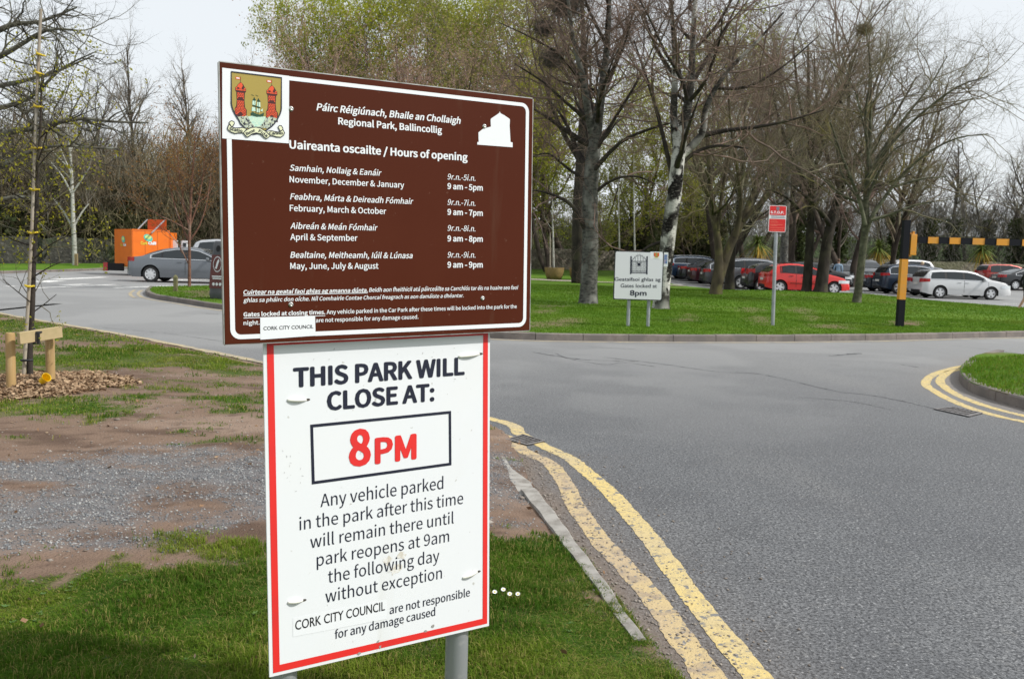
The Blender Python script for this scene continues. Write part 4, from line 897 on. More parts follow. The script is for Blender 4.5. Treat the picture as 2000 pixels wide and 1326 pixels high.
        wrap([(x, ylat(x, zh) + .014) for x in (L - .62, L - .45, L - .28, L - .14, L - .05)] + [(L + .012, hw(L) * .85), (L + .012, hw(L) * .5)], zh - .02, zh + .13, m_head, 'headlight')
    def topgrid(x0, x1, yf, off, mat, nm):
        mb = MB(); xs = np.linspace(x0, x1, 7); q = []
        for x in xs:
            b, t = zb_(x), zt_(x); h = t - b; ye = ylat(x, b + h * .9); sl = (zt_(x + .02) - zt_(x - .02)) / .04; nx, nz = -sl / math.hypot(1, sl), 1 / math.hypot(1, sl)
            for f in (-1, -.6, 0, .6, 1): q.append((x + ofs + nx * off, f * ye * yf, (t if f == 0 else t - .006 if abs(f) < 1 else b + h * .95) + nz * off))
        mb.add(q, [(i * 5 + j, i * 5 + j + 1, (i + 1) * 5 + j + 1, (i + 1) * 5 + j) for i in range(6) for j in range(4)]); mb.build(nm, mat, root, smooth=True)
    topgrid(rearg[0], rearg[1], .93, .016, m_glass, 'rear_window'); topgrid(windg[0], windg[1], .95, .016, m_glass, 'windscreen')
    zpl = .56 if kind in ('saloon', 'hatch') else .62
    if kind in ('saloon',): zpl = .70
    mb = MB(); mb.box((ofs - .012, 0, zpl + .12), (.012, .52, .115)); mb.build('number_plate', m_plate, root)
    mb = MB(); mb.box((-ofs + .012, 0, .42), (.012, .52, .115)); mb.build('number_plate', m_plate, root)
    mb = MB(); mb.box((-ofs + .003, 0, .60), (.012, hw(L) * .9, .14)); mb.box((-ofs + .003, 0, .30), (.012, hw(L) * 1.2, .12)); mb.build('grille', m_dark, root)
    mb = MB(); mb.box((ofs + .0, 0, .36), (.03, hw(0) * 1.5, .13)); mb.build('rear_valance', m_dark, root)
    if rails:
        mb = MB()
        for sg in (-1, 1): mb.tube([(x + ofs, sg * (ylat(x, zt_(x) - .08) - .03), zt_(x) + .03) for x in np.linspace(.5, 2.7, 8)], .016, 6)
        mb.build('roof_rail', rails, root)
    return root
def place(px, base_y, d=None): 
    p = D(px, base_y, d); return (p.x, d, zt(d))
P_ = lambda x, y, z=0: (x, y, zt(y) + z)
cg = 'cars in the park car park'
def at_px(px0, px1, d, kind, s=None):               # centre so that the car spans two pixel columns at distance d
    c = D((px0 + px1) / 2, 520, d); return P_(c.x, d)
grey = at_px(272, 483, 40.5, 'saloon')
car('saloon', paint('steel_grey', (.16, .175, .195), .5), 'silver grey saloon car crossing the road in front of the orange trailer', grey, 0.03, 1.06, 8, None, name='moving_saloon')
silver_mpv = car('mpv', paint('pale_silver', (.48, .49, .51), .5), 'silver people carrier behind the grey saloon and the bin', P_(D(486, 480, 46).x, 46), .12, 1.18, 5, None)
R1 = [('hatch', paint('bright_red', (.62, .016, .012), .05), 'bright red hatchback behind two tree trunks at the edge of the lawn', at_px(1489, 1653, 48.6, 0), .0, 1.08, dict(spokes=5, trim='dark', tail_h=(.78, .92))),
      ('hatch', paint('black', (.008, .008, .010), .2), 'black hatchback with large red rear lamps beside the red hatchback', P_(D(1456, 520, 51.2).x + 2.1, 51.2), .02, 1.07, dict(spokes=5, trim='dark', tail_h=(.86, 1.14))),
      ('suv', paint('mid_grey', (.15, .155, .17), .5), 'grey off-road car with chrome window line next to the black hatchback', P_(D(1411, 520, 53.8).x + 2.4, 53.8), .0, 1.05, dict(spokes=5)),
      ('estate', paint('dark_silver', (.06, .06, .065), .5), 'dark silver estate car half hidden by the forked tree', P_(D(1374, 520, 56.4).x + 2.28, 56.4), .0, 1.04, dict(spokes=5)),
      ('saloon', paint('maroon', (.045, .008, .014), .3), 'dark maroon saloon with wide red rear lamps', P_(D(1345, 520, 59).x + 2.4, 59), .0, .98, dict(spokes=5)),
      ('saloon', paint('black_blue', (.006, .007, .012), .3), 'black saloon between the maroon saloon and the blue estate', P_(D(1326, 520, 61.6).x + 2.4, 61.6), .0, .98, dict(spokes=7, trim='dark')),
      ('estate', paint('mid_blue', (.028, .06, .12), .5), 'blue estate car parked closest to the white birch trunk', P_(D(1303, 520, 64.3).x + 2.4, 64.3), .0, 1.08, dict(spokes=5, rails=m_chrome)),
      ('estate', paint('silver_white', (.60, .61, .62), .3), 'silver white estate car in front of the other silver cars', at_px(1795, 1961, 47.6, 0), .0, 1.0, dict(spokes=5)),
      ('saloon', paint('silver', (.44, .45, .47), .5), 'silver saloon directly behind the silver white estate car', P_(D(1768, 520, 50.3).x + 2.4, 50.3), .0, 1.0, dict(spokes=5)),
      ('suv', paint('navy', (.016, .03, .055), .4), 'dark blue off-road car partly behind the striped barrier post', P_(D(1716, 520, 52.9).x + 2.3, 52.9), .0, 1.0, dict(spokes=5, tail_h=(1.0, 1.18))),
      ('saloon', paint('navy_saloon', (.014, .022, .035), .4), 'dark navy saloon with a flat boot near the slim pale tree trunk', P_(D(1684, 520, 55.6).x + 2.4, 55.6), .0, .98, dict(spokes=7, trim='dark')),
      ('hatch', paint('black_white', (.012, .016, .017), .3), 'small black hatchback with white bonnet stripes facing the lawn', P_(D(1643, 520, 61).x, 61), R_(-112), 1.02, dict(spokes=5)),
      ('hatch', paint('dark_grey', (.04, .042, .047), .4), 'dark grey hatchback facing the lawn behind the small black car', P_(D(1688, 520, 63.5).x, 63.5), R_(-100), 1.18, dict(spokes=5)),
      ('suv', paint('black_suv', (.008, .009, .012), .3), 'black off-road car seen between the two thick dark trunks', P_(D(1590, 520, 57).x, 57), R_(6), .95, dict(spokes=5, trim='dark')),
      ('suv', paint('white_suv', (.62, .63, .65), .2), 'white off-road car with roof rails by the far wall', P_(D(1757, 520, 67).x, 67), R_(185), 1.0, dict(spokes=5, rails=m_dark)),
      ('saloon', paint('slate', (.07, .075, .085), .4), 'slate grey saloon roof behind the silver cars', P_(D(1815, 520, 62).x, 62), R_(0), .95, dict(spokes=5)),
      ('mpv', paint('brick_red', (.36, .035, .02), .3), 'orange red people carrier by the far wall', P_(D(1912, 520, 66).x + 2.2, 66), .05, .95, dict(spokes=5, trim='dark', tail_h=(.95, 1.2))),
      ('saloon', paint('black_saloon', (.009, .010, .013), .3), 'black saloon at the right of the orange red people carrier', P_(D(1943, 520, 62).x + 2.4, 62), .03, 1.0, dict(spokes=7))]
for kind, pt, lb, loc, rz, s, kw in R1: car(kind, pt, lb, loc, rz, s, group=cg, **kw)

# ================================================================ STREET THINGS
m_orange = M('orange_paint', (.72, .155, .008), .45, var=[(3, 4, (.64, .13, .01), .5, .75)]); m_yellowtxt = M('yellow_lettering', (.62, .55, .05), .5); m_tealp = M('teal_logo', (.10, .48, .38), .5); m_lime = M('lime_logo', (.55, .70, .22), .5)
tl = D(224, 520, 47.5); tx, ty = tl.x, 47.5
tr = thing('food_trailer', 'orange street food trailer with raised serving flap and round green logo', 'trailer', (tx + 1.4, ty + .6, zt(ty)), R_(0))
# two faces: end towards the camera's left, long side turned to the road
e0, e1, e2 = D(224, 500, 48.6), D(258, 500, 46.6), D(332, 500, 48.0)
tb = Vector((tr.location.x, tr.location.y, 0)); e0, e1, e2 = [Vector((q.x, q.y, 0)) for q in (e0, e1, e2)]; e3 = e0 + (e2 - e1)
ztop, zbot = D(258, 447.5, 46.6).z, .45
mb = MB(); mb.prism([q + Vector((0, 0, zbot)) for q in (e0, e1, e2, e3)], (0, 0, ztop - zbot)); mb.build('body', m_orange, tr, off=tr.location)
SPn = Plane(Vector((e1.x, e1.y, 0)), (e2 - e1), Vector((0, 0, 1))); EPn = Plane(Vector((e0.x, e0.y, 0)), (e1 - e0), Vector((0, 0, 1)))
Tz = lambda x, y: (220 + .0603 * x, 420 + .0603 * y)
def logo(PL, cx, cy, rx, ry, sl):
    u, v = PL.px(*Tz(cx, cy)); ru = abs(PL.px(*Tz(cx + rx, cy))[0] - u); rv = abs(PL.px(*Tz(cx, cy + ry))[1] - v)
    mb = MB(); PL.poly([(u + ru * math.cos(a), v + rv * math.sin(a) - sl * ru * math.cos(a)) for a in np.linspace(0, 6.1, 24)], .01, mb); o = mb.build('logo', m_tealp, tr, off=tr.location)
    mb = MB(); PL.poly([(u + .7 * ru * math.cos(a), v + rv * .22 + .55 * rv * math.sin(a)) for a in np.linspace(0, 6.1, 20)], .016, mb); mb.build('logo_centre', m_lime, o, off=tr.location)
mb = MB()
u_ = (e2 - e1).length
for k in (.02, .34, .67, .98): SPn.stroke([(u_ * k, zbot + .05), (u_ * k, ztop - .05)], .02, .006, mb)
SPn.stroke([(.02, ztop - .06), (u_ - .02, ztop - .06)], .03, .006, mb)
mb.build('panel_seam', M('orange_seam', (.40, .075, .006), .6), tr, off=tr.location)
mb = MB(); SPn.poly([(.05, zbot - .12), (u_ - .05, zbot - .12), (u_ - .05, zbot + .02), (.05, zbot + .02)], .004, mb); mb.build('skirt', m_dark, tr, off=tr.location)
logo(SPn, 1150, 745, 145, 115, .25); logo(EPn, 350, 790, 55, 110, .1)
SPn.text('Cork', Tz(905, 955), 220 + .0603 * 1125, 5.6, .012, GRO, .05).build('lettering', m_yellowtxt, tr, off=tr.location)
SPn.text('Chilli', Tz(1150, 958), 220 + .0603 * 1405, 5.6, .012, GRO, .06).build('lettering', m_whitev, tr, off=tr.location)
EPn.text('Cork', Tz(255, 1005), 220 + .0603 * 332, 4.5, .012, GRO, .05).build('lettering', m_yellowtxt, tr, off=tr.location)
EPn.text('Chilli', Tz(348, 1005), 220 + .0603 * 440, 4.5, .012, GRO, .06).build('lettering', m_whitev, tr, off=tr.location)
f0, f1 = D(288.5, 447, 49.2), D(324, 447, 49.0); ft = D(300, 429, 49.2).z
mb = MB(); mb.prism([(f0.x, f0.y, ztop - .02), (f1.x, f1.y, ztop - .02), (f1.x, f1.y, ft), (f0.x, f0.y, ft)], (0.01, .05, 0)); mb.build('serving_flap', M('orange_flap', (.50, .085, .008), .5), tr, off=tr.location)
for a, b in (((269.5, 448), (287.5, 429.5)), ((296, 455.5), (322, 430))):
    p, q = D(*a, 47.0), D(*b, 49.1); mb = MB(); mb.tube([p, q], .035, 8); mb.build('flap_strut', m_galv, tr, off=tr.location)
p = D(327, 460, 48.3); q = D(333, 470, 48.3); mb = MB(); mb.box((q.x, 48.6, 1.3), (.12, .9, 1.9)); mb.build('side_door', m_orange, tr, off=tr.location)
mb = MB(); mb.box((e0.x + .62, e0.y - 1.3, .42), (.8, .12, .38)); mb.build('bumper', m_dark, tr, off=tr.location)
mb = MB(); mb.box((e0.x + .10, e0.y - 1.3, .42), (.22, .1, .42)); mb.build('rear_lamp', m_tail, tr, off=tr.location)
for k in (.35, .65):
    c = e1.lerp(e2, k); wh = bpy.data.objects.new('wheel', None); COL.objects.link(wh); wh.parent = tr; wh.location = (c.x - tr.location.x, c.y - tr.location.y + .02, .33)
    t, q, d = wheel_meshes(.33, 5)[1:]
    for nn, g, mm in (('tyre', t, m_tyre), ('rim', q, m_rim)): g.build(nn, mm, wh, smooth=(nn == 'tyre'), angle=.7)
# white framed menu boards
for x0, x1, lb in ((336, 347, 'white menu board standing beside the orange trailer'), (354, 366, 'white framed display case with a dark pane near the silver people carrier')):
    p, q = D(x0, 500, 48.5), D(x1, 500, 48.5); z0, z1 = .9, D(340, 469.5, 48.5).z; c = ((p.x + q.x) / 2, 48.5, 0); t = thing('menu_board', lb, 'menu board', c)
    mb = MB(); mb.box((0, 0, (z0 + z1) / 2), (q.x - p.x, .08, z1 - z0)); mb.build('board', m_whitev, t)
    if x0 > 350:
        mb = MB(); mb.box((0.03, -.05, (z0 + z1) / 2), ((q.x - p.x) * .5, .03, (z1 - z0) * .75)); mb.build('pane', m_glass, t)
    mb = MB()
    for sx in (-.4, .4): mb.box((sx * (q.x - p.x), 0, z0 / 2), (.05, .05, z0 - .002))
    mb.build('legs', m_galv, t)
# recycling bin on the lawn nose
m_bin = M('bin_plastic', (.075, .078, .085), .55); m_binp = M('bin_panel', (.12, .035, .03), .5)
bc = G(437, 583, .13); bz = zl(bc.x, bc.y); bn = thing('litter_bin', 'tall rounded grey litter bin with a brown panel at the lawn nose', 'bin', (bc.x, bc.y, bz), R_(-18))
hB = D(430, 471, bc.y).z - bz; mb = MB()
ring = lambda w_, dp, z: [(w_ * math.copysign(abs(math.cos(a)) ** .6, math.cos(a)), dp * math.copysign(abs(math.sin(a)) ** .6, math.sin(a)), z) for a in np.linspace(0, 2 * math.pi, 24, endpoint=False)]
sec = [ring(.33, .30, 0), ring(.36, .33, .12), ring(.35, .32, .2), ring(.31, .28, hB * .62), ring(.27, .25, hB * .82), ring(.24, .23, hB * .97), ring(.20, .19, hB)]
mb.add([v for r in sec for v in r], [(i * 24 + j, i * 24 + (j + 1) % 24, (i + 1) * 24 + (j + 1) % 24, (i + 1) * 24 + j) for i in range(6) for j in range(24)] + [tuple(range(144, 168))]); mb.build('body', m_bin, bn, smooth=True, angle=.7)
yf = lambda z: -float(np.interp(z, [.2, hB * .62, hB * .82, hB], [.325, .285, .255, .2])) - .004
mb = MB(); zz = np.linspace(.3, hB * .76, 6); wq = lambda z: float(np.interp(z, [.3, hB * .76], [.26, .2]))
mb.add([(s_ * wq(z), yf(z), z) for z in zz for s_ in (-1, 1)], [(2 * i, 2 * i + 1, 2 * i + 3, 2 * i + 2) for i in range(5)]); pn = mb.build('panel', m_binp, bn)
mb = MB(); n = 20
for i in range(n):
    a, b = 2 * math.pi * i / n, 2 * math.pi * (i + 1) / n; zc = hB * .60
    mb.add([(r * .14 * math.cos(t), yf(zc + r * .22 * math.sin(t)) - .006, zc + r * .22 * math.sin(t)) for t in (a, b) for r in (1, .9)], [(0, 1, 3, 2)])
mb.add([(x, yf(hB * .6 + z) - .006, hB * .6 + z) for x, z in ((-.07, -.12), (-.02, -.13), (.06, .10), (.03, .15), (-.02, .06))], [(0, 1, 2, 3, 4)])
for z, w_ in ((.62, .17), (.56, .15)): mb.add([(x, yf(z + dz) - .006, z + dz) for x, dz in ((-w_, 0), (w_, 0), (w_, .035), (-w_, .035))], [(0, 1, 2, 3)])
for x in (-.11, 0, .11): mb.add([(x + .045 * math.cos(t), yf(.42 + .045 * math.sin(t)) - .006, .42 + .045 * math.sin(t)) for t in np.linspace(0, 5.6, 10)], [tuple(range(10))])
mb.build('panel_print', m_whitev, pn)
mb = MB(); mb.add([(.07 * math.cos(t), yf(hB * .87 + .09 * math.sin(t)) - .012, hB * .87 + .09 * math.sin(t)) for t in np.linspace(0, 5.8, 14)], [tuple(range(14))]); mb.build('opening', m_dark, bn)
# wooden bollards
m_wood = M('weathered_timber', (.24, .17, .085), .85, var=[(6, 5, (.16, .12, .07), .45, .7, (1, 1, .15)), (20, 4, (.30, .23, .13), .55, .72, (1, 1, .1))], bump=(30, .3, .004))
bp_ = G(343, 568, .13); t = thing('wooden_bollard', 'short green stained wooden bollard on the lawn nose', 'bollard', (bp_.x, bp_.y, zl(bp_.x, bp_.y)))
hh = D(343, 538, bp_.y).z - t.location.z; mb = MB(); mb.box((0, 0, hh / 2 - .05), (.12, .12, hh + .0), bev=.012); mb.build('post', M('green_timber', (.17, .16, .075), .9, var=[(6, 5, (.10, .10, .05), .45, .7)]), t); mb = MB(); mb.add([(x, y, hh - .05) for x, y in ((-.06, -.06), (.06, -.06), (.06, .06), (-.06, .06))] + [(0, 0, hh + .03)], [(0, 1, 4), (1, 2, 4), (2, 3, 4), (3, 0, 4)]); mb.build('pointed_top', MATS['green_timber'], t)
# planters
m_pot = M('fibreglass_planter', (.22, .15, .055), .6, var=[(5, 4, (.16, .11, .045), .45, .7)]); m_soil = M('soil', (.03, .022, .015), .95)
for px_, lb in ((1082, 'round mustard planter bowl with a white birch sapling'), (1130, 'round mustard planter bowl half hidden by the grey birch trunk')):
    c = D(px_, 549, 55.5); zz = zl(c.x, 55.5) - .02; pt = thing('planter', lb, 'planter', (c.x, 55.5, zz), group='planter bowls by the path'); mb = MB()
    mb.lathe([(.34, 0), (.42, .03), (.52, .25), (.57, .5), (.60, .70), (.60, .73), (.55, .73), (.53, .66)], k=28); mb.build('bowl', m_pot, pt, smooth=True, angle=.8); mb = MB(); mb.lathe([(0, .66), (.53, .66)], k=20); mb.build('soil', m_soil, pt)
# notice on the birch
# (placed with the birch trunk below)
# stake frame of the young tree
m_post = M('treated_timber', (.36, .235, .095), .8, var=[(4, 5, (.27, .18, .08), .42, .68, (1, 1, .12)), (25, 4, (.42, .31, .16), .55, .72, (1, 1, .1))], bump=(25, .25, .004)); m_beam = M('sawn_timber', (.40, .31, .17), .8, var=[(5, 5, (.30, .25, .12), .42, .68, (.15, 1, 1)), (2, 4, (.24, .23, .06), .6, .75)], bump=(25, .25, .004))
m_rub = M('black_rubber', (.014, .015, .018), .7)
fa, fb = G(22, 757, .1), G(99, 748, .1); sf = thing('tree_support', 'timber frame of two round posts and a crossbar holding the young tree', 'tree support', ((fa.x + fb.x) / 2, (fa.y + fb.y) / 2, .06)); so_ = sf.location
for p, yt in ((fa, 650), (fb, 640)):
    zt_p = D(22, yt, p.y).z if p is fa else D(99, 642, p.y).z; mb = MB(); mb.lathe([(.046, -.3), (.047, zt_p - .02 - so_.z), (.04, zt_p - so_.z), (0, zt_p - so_.z)], (p.x - so_.x, p.y - so_.y, 0), k=18); mb.build('post', m_post, sf, smooth=True, angle=.7)
ca, cb_ = D(36, 661, fa.y - .09), D(119, 648, fb.y - .05); d = cb_ - ca; mb = MB(); rot = Matrix.Rotation(math.atan2(d.y, d.x), 4, 'Z') @ Matrix.Rotation(-math.atan2(d.z, math.hypot(d.x, d.y)), 4, 'Y'); cm = (ca + cb_) / 2
mb.box((cm.x - so_.x, cm.y - so_.y, cm.z - so_.z), (d.length, .05, .118), mat=rot, bev=.004); mb.build('crossbar', m_beam, sf)
sp = D(74, 655, cm.y - .06); mb = MB(); mb.box((sp.x - so_.x - .02, sp.y - so_.y + .03, sp.z - so_.z + .03), (.075, .09, .022), bev=.006)
for dx in (-.028, .014): mb.box((sp.x - so_.x + dx - .005, sp.y - so_.y - .012, sp.z - so_.z - .03), (.034, .014, .12), bev=.004)
mb.tube([(sp.x - so_.x - .03, sp.y - so_.y + .02, sp.z - so_.z + .04), (sp.x - so_.x - .1, sp.y - so_.y + .12, sp.z - so_.z + .06)], .012, 8); mb.build('rubber_strap', m_rub, sf)
# yellow pot on the chips
yp = G(82, 750, .14); t = thing('plastic_cup', 'small yellow plastic cup lying on the wood chips', 'cup', (yp.x, yp.y, yp.z - .01)); mb = MB(); mb.lathe([(0, 0), (.032, 0), (.042, .06), (.044, .062), (.04, .06), (.03, .004)], k=18); o = mb.build('cup', M('yellow_plastic', (.80, .52, .01), .4), t, smooth=True, angle=.7); o.rotation_euler = (R_(58), 0, R_(62)); o.location.z = .04; o.scale = (1.1, 1.1, 1.5)
# red string scrap on the gravel
p = G(394, 1014, .03); mb = MB(); mb.tube([(p.x - .028, p.y, p.z + .015), (p.x, p.y + .006, p.z + .022), (p.x + .03, p.y - .008, p.z + .012)], .003, 6); tag(mb.build('string_scrap', M('red_string', (.72, .08, .03), .6)), 'small scrap of red string on the grey gravel', 'litter')
# daisies
m_petal = M('daisy_petal', (.80, .80, .78), .6); m_eye = M('daisy_centre', (.70, .48, .03), .6); m_stem = M('daisy_stem', (.08, .16, .03), .8)
for (x, y), lb in zip(((981, 1142), (996, 1150.5), (1014.5, 1150.5), (964, 1146.5)), ('white daisy highest in the grass beside the notice', 'white daisy in the middle of the little cluster', 'white daisy nearest the edging stone, showing its yellow eye', 'half closed daisy right beside the notice edge')):
    p = G(x, y, .11); d_ = thing('daisy', lb, 'daisy', (p.x, p.y, .05), group='daisies in the near grass'); mb = MB(); h = p.z - .05; mb.tube([(0, 0, -.02), (.002, 0, h)], .0012, 5); mb.build('stem', m_stem, d_)
    mb = MB(); k = 16
    for i in range(k):
        a = 2 * math.pi * i / k; c_, s2 = math.cos(a), math.sin(a)
        f = lambda r, w_, z: (c_ * r - s2 * w_, s2 * r + c_ * w_, h + z)
        mb.add([f(.003, -.0010, 0), f(.003, .0010, 0), f(.008, .0016, .002), f(.0108, .0007, .002), f(.0108, -.0007, .002), f(.008, -.0016, .002)], [(0, 1, 2, 3, 4, 5)])
    o = mb.build('petals', m_petal, d_); mb = MB(); mb.lathe([(0, .0036), (.0028, .0030), (.0042, .0006)], (0, 0, h), k=10); mb.build('centre', m_eye, d_); d_.rotation_euler = (R_(32), R_(random.uniform(-12, 12)), 0)
    d_.location.z -= .0

# ================================================================ PEOPLE
def person(label, loc, rz, top, legs, skin_legs=False, hair=(.06, .04, .03), stride=.0, bald=False, h=1.72):
    t = thing('person', label, 'person', loc, rz, None, h / 1.72)
    sk = M('skin', (.50, .29, .21), .55)
    me = bpy.data.meshes.new('body'); bm = bmesh.new(); V = {}
    J = dict(pel=(0, 0, .95), sp=(0, 0, 1.12), ch=(0, .0, 1.33), nk=(0, 0, 1.47), hd=(0, -.02, 1.56), hd2=(0, -.03, 1.66),
             lh=(.10, 0, .90), lk=(.11, -.03 - stride * .5, .50), la=(.11, .04 - stride, .09), lf=(.12, -.13 - stride, .035), rh=(-.10, 0, .90), rk=(-.11, -.03 + stride * .3, .50), ra=(-.11, .06 + stride, .09), rf=(-.12, -.11 + stride, .035),
             ls=(.19, 0, 1.40), le=(.25, .03 + stride * .5, 1.13), lw=(.26, -.06 + stride * .4, .88), lp=(.26, -.09 + stride * .4, .79), rs=(-.19, 0, 1.40), re=(-.25, .03 - stride * .5, 1.13), rw=(-.26, -.08 - stride * .4, .88), rp=(-.26, -.11 - stride * .4, .79))
    rad = dict(pel=.14, sp=.125, ch=.15, nk=.055, hd=.08, hd2=.085, lh=.085, lk=.058, la=.042, lf=.04, rh=.085, rk=.058, ra=.042, rf=.04, ls=.06, le=.043, lw=.03, lp=.035, rs=.06, re=.043, rw=.03, rp=.035)
    E_ = 'pel-sp sp-ch ch-nk nk-hd hd-hd2 pel-lh lh-lk lk-la la-lf pel-rh rh-rk rk-ra ra-rf ch-ls ls-le le-lw lw-lp ch-rs rs-re re-rw rw-rp'.split()
    for k in J: V[k] = bm.verts.new(J[k])
    for e in E_: a, b = e.split('-'); bm.edges.new((V[a], V[b]))
    bm.to_mesh(me); names = list(J); bm.free()
    o = bpy.data.objects.new('body', me); COL.objects.link(o)
    md = o.modifiers.new('s', 'SKIN'); sv = me.skin_vertices[0].data
    for i, k in enumerate(names): sv[i].radius = (rad[k], rad[k] * (.72 if k in ('pel', 'sp', 'ch') else 1)); sv[i].use_root = (k == 'pel')
    o.modifiers.new('d', 'SUBSURF').levels = 2
    m2 = bpy.data.meshes.new_from_object(o.evaluated_get(bpy.context.evaluated_depsgraph_get())); bpy.data.objects.remove(o)
    for q in (sk, top, legs, M('shoe', (.03, .03, .032), .7)): m2.materials.append(q)
    mi = []
    for p in m2.polygons:
        c = p.center; z = c.z; arm = abs(c.x) > .215
        mi.append(0 if z > 1.475 or (arm and z < .92) else 1 if z > .97 or (arm and z > .92) else 3 if z < .10 else (0 if skin_legs and z < .58 else 2))
    m2.polygons.foreach_set('material_index', mi); ob = bpy.data.objects.new('body', m2); COL.objects.link(ob); ob.parent = t
    m2.polygons.foreach_set('use_smooth', np.ones(len(m2.polygons), bool))
    mb = MB()
    if not bald: mb.lathe([(0, 1.775), (.05, 1.765), (.09, 1.72), (.098, 1.66), (.09, 1.61)], (0, .012, 0), k=14); mb.build('hair', M('hair_%d' % int(hair[0] * 1000), hair, .7), t, smooth=True)
    mb = MB(); mb.tube([(0, -.115, 1.67), (0, -.135, 1.635), (0, -.115, 1.625)], [.008, .016, .01], 6)
    for sx in (-1, 1): mb.lathe([(0, .014), (.012, .01), (.022, -.01)], (sx * .092, 0, 1.645), k=8)
    mb.build('face', sk, t, smooth=True)
    return t
drk = M('dark_cloth', (.012, .013, .017), .9); blu = M('pale_blue_cloth', (.30, .42, .55), .9); gry = M('grey_cloth', (.14, .14, .15), .9)
pp = G(1999, 608); person('walking person in dark shorts and top at the very edge of the view', (pp.x, pp.y, zt(pp.y)), R_(75), drk, drk, True, stride=.16)
c = D(1801, 520, 57.5); person('fair haired person standing between the parked silver cars', (c.x, 57.5, zt(57.5)), R_(200), gry, drk, hair=(.55, .42, .28), h=1.78)
c = D(1630, 520, 59.5); person('person in a pale blue top beside the small black hatchback', (c.x, 58.8, zt(59)), R_(160), blu, drk, hair=(.14, .08, .05), h=1.76)
# ================================================================ TREES
V3 = Vector
def bark(n, c, c2, c3=None, sc=6, st=(1, 1, .35), bump_=.5):
    v = [(sc, 5, c2, .42, .66, st)]
    if c3: v.append((sc * .45, 5, c3, .52, .66, (1, 1, .6)))
    return M('bark_' + n, c, .9, spec=.15, var=v, bump=(sc * 5, bump_, .02))
b_grey = bark('grey_birch', (.125, .122, .11), (.04, .04, .037), (.22, .22, .20), 7, (1, 1, 2.2))
b_birch = M('bark_white_birch', (.56, .55, .51), .85, spec=.15, var=[(3.0, 5, (.014, .012, .011), .455, .50, (1, 1, .7)), (.8, 3, (.05, .047, .042), .50, .58, (1, 1, .5)), (9, 5, (.16, .15, .13), .56, .66, (1, 1, 3.5)), (1.2, 3, (.36, .36, .32), .5, .7)], bump=(25, .4, .02))
b_moss = bark('mossy', (.095, .078, .05), (.05, .042, .03), (.13, .12, .05), 5)
b_dark = bark('dark', (.05, .042, .036), (.026, .022, .02), (.065, .06, .04), 5)
b_olive = bark('olive', (.10, .10, .065), (.055, .055, .04), (.17, .17, .12), 6, (1, 1, 1.6))
b_brown = bark('brown', (.075, .06, .048), (.04, .032, .027), None, 5)
b_pale = bark('pale', (.42, .42, .38), (.28, .28, .25), None, 6, (1, 1, 2))
b_red = bark('reddish', (.20, .105, .075), (.12, .06, .05), (.28, .2, .16), 6, (1, 1, 2))
t_red = M('twig_red_brown', (.225, .155, .125), .9, spec=.12, var=[(.8, 4, (.125, .10, .085), .4, .65)]); t_grey = M('twig_grey', (.215, .19, .155), .9, spec=.12, var=[(.8, 4, (.11, .09, .07), .4, .65)])
t_moss = M('twig_mossy', (.215, .195, .13), .9, spec=.12, var=[(.9, 4, (.145, .105, .08), .42, .62), (.5, 4, (.23, .20, .05), .56, .70)]); t_dark = M('twig_dark', (.12, .108, .095), .9, spec=.12)
t_purple = M('twig_purple_brown', (.32, .22, .18), .9, spec=.12, var=[(.6, 4, (.24, .16, .14), .4, .65)])
t_lichen = M('twig_lichen', (.13, .125, .095), .9, spec=.12, var=[(3, 4, (.05, .045, .04), .45, .6)])
l_spring = M('leaf_spring_green', (.35, .39, .028), .7, spec=.12, var=[(.35, 3, (.42, .42, .05), .42, .62), (1.3, 4, (.20, .24, .03), .5, .7)])
l_olive = M('leaf_olive', (.24, .26, .05), .7, spec=.12, var=[(.5, 3, (.32, .31, .075), .42, .64), (1.5, 3, (.14, .16, .035), .5, .7)])
l_ivy = M('leaf_ivy', (.050, .068, .024), .6, spec=.12, var=[(.7, 4, (.085, .10, .036), .42, .65), (.3, 3, (.095, .08, .045), .52, .70)])
l_orange = M('leaf_copper', (.26, .115, .025), .7, spec=.12, var=[(2, 3, (.34, .19, .05), .42, .62), (4, 3, (.17, .07, .02), .52, .7)])
l_young = M('leaf_young_yellow', (.30, .28, .022), .7, spec=.12, var=[(4, 3, (.20, .22, .03), .42, .62), (7, 3, (.36, .31, .05), .55, .7)])
l_bud = M('leaf_red_bud', (.38, .25, .19), .8, spec=.12, var=[(.5, 3, (.40, .32, .15), .48, .68)])

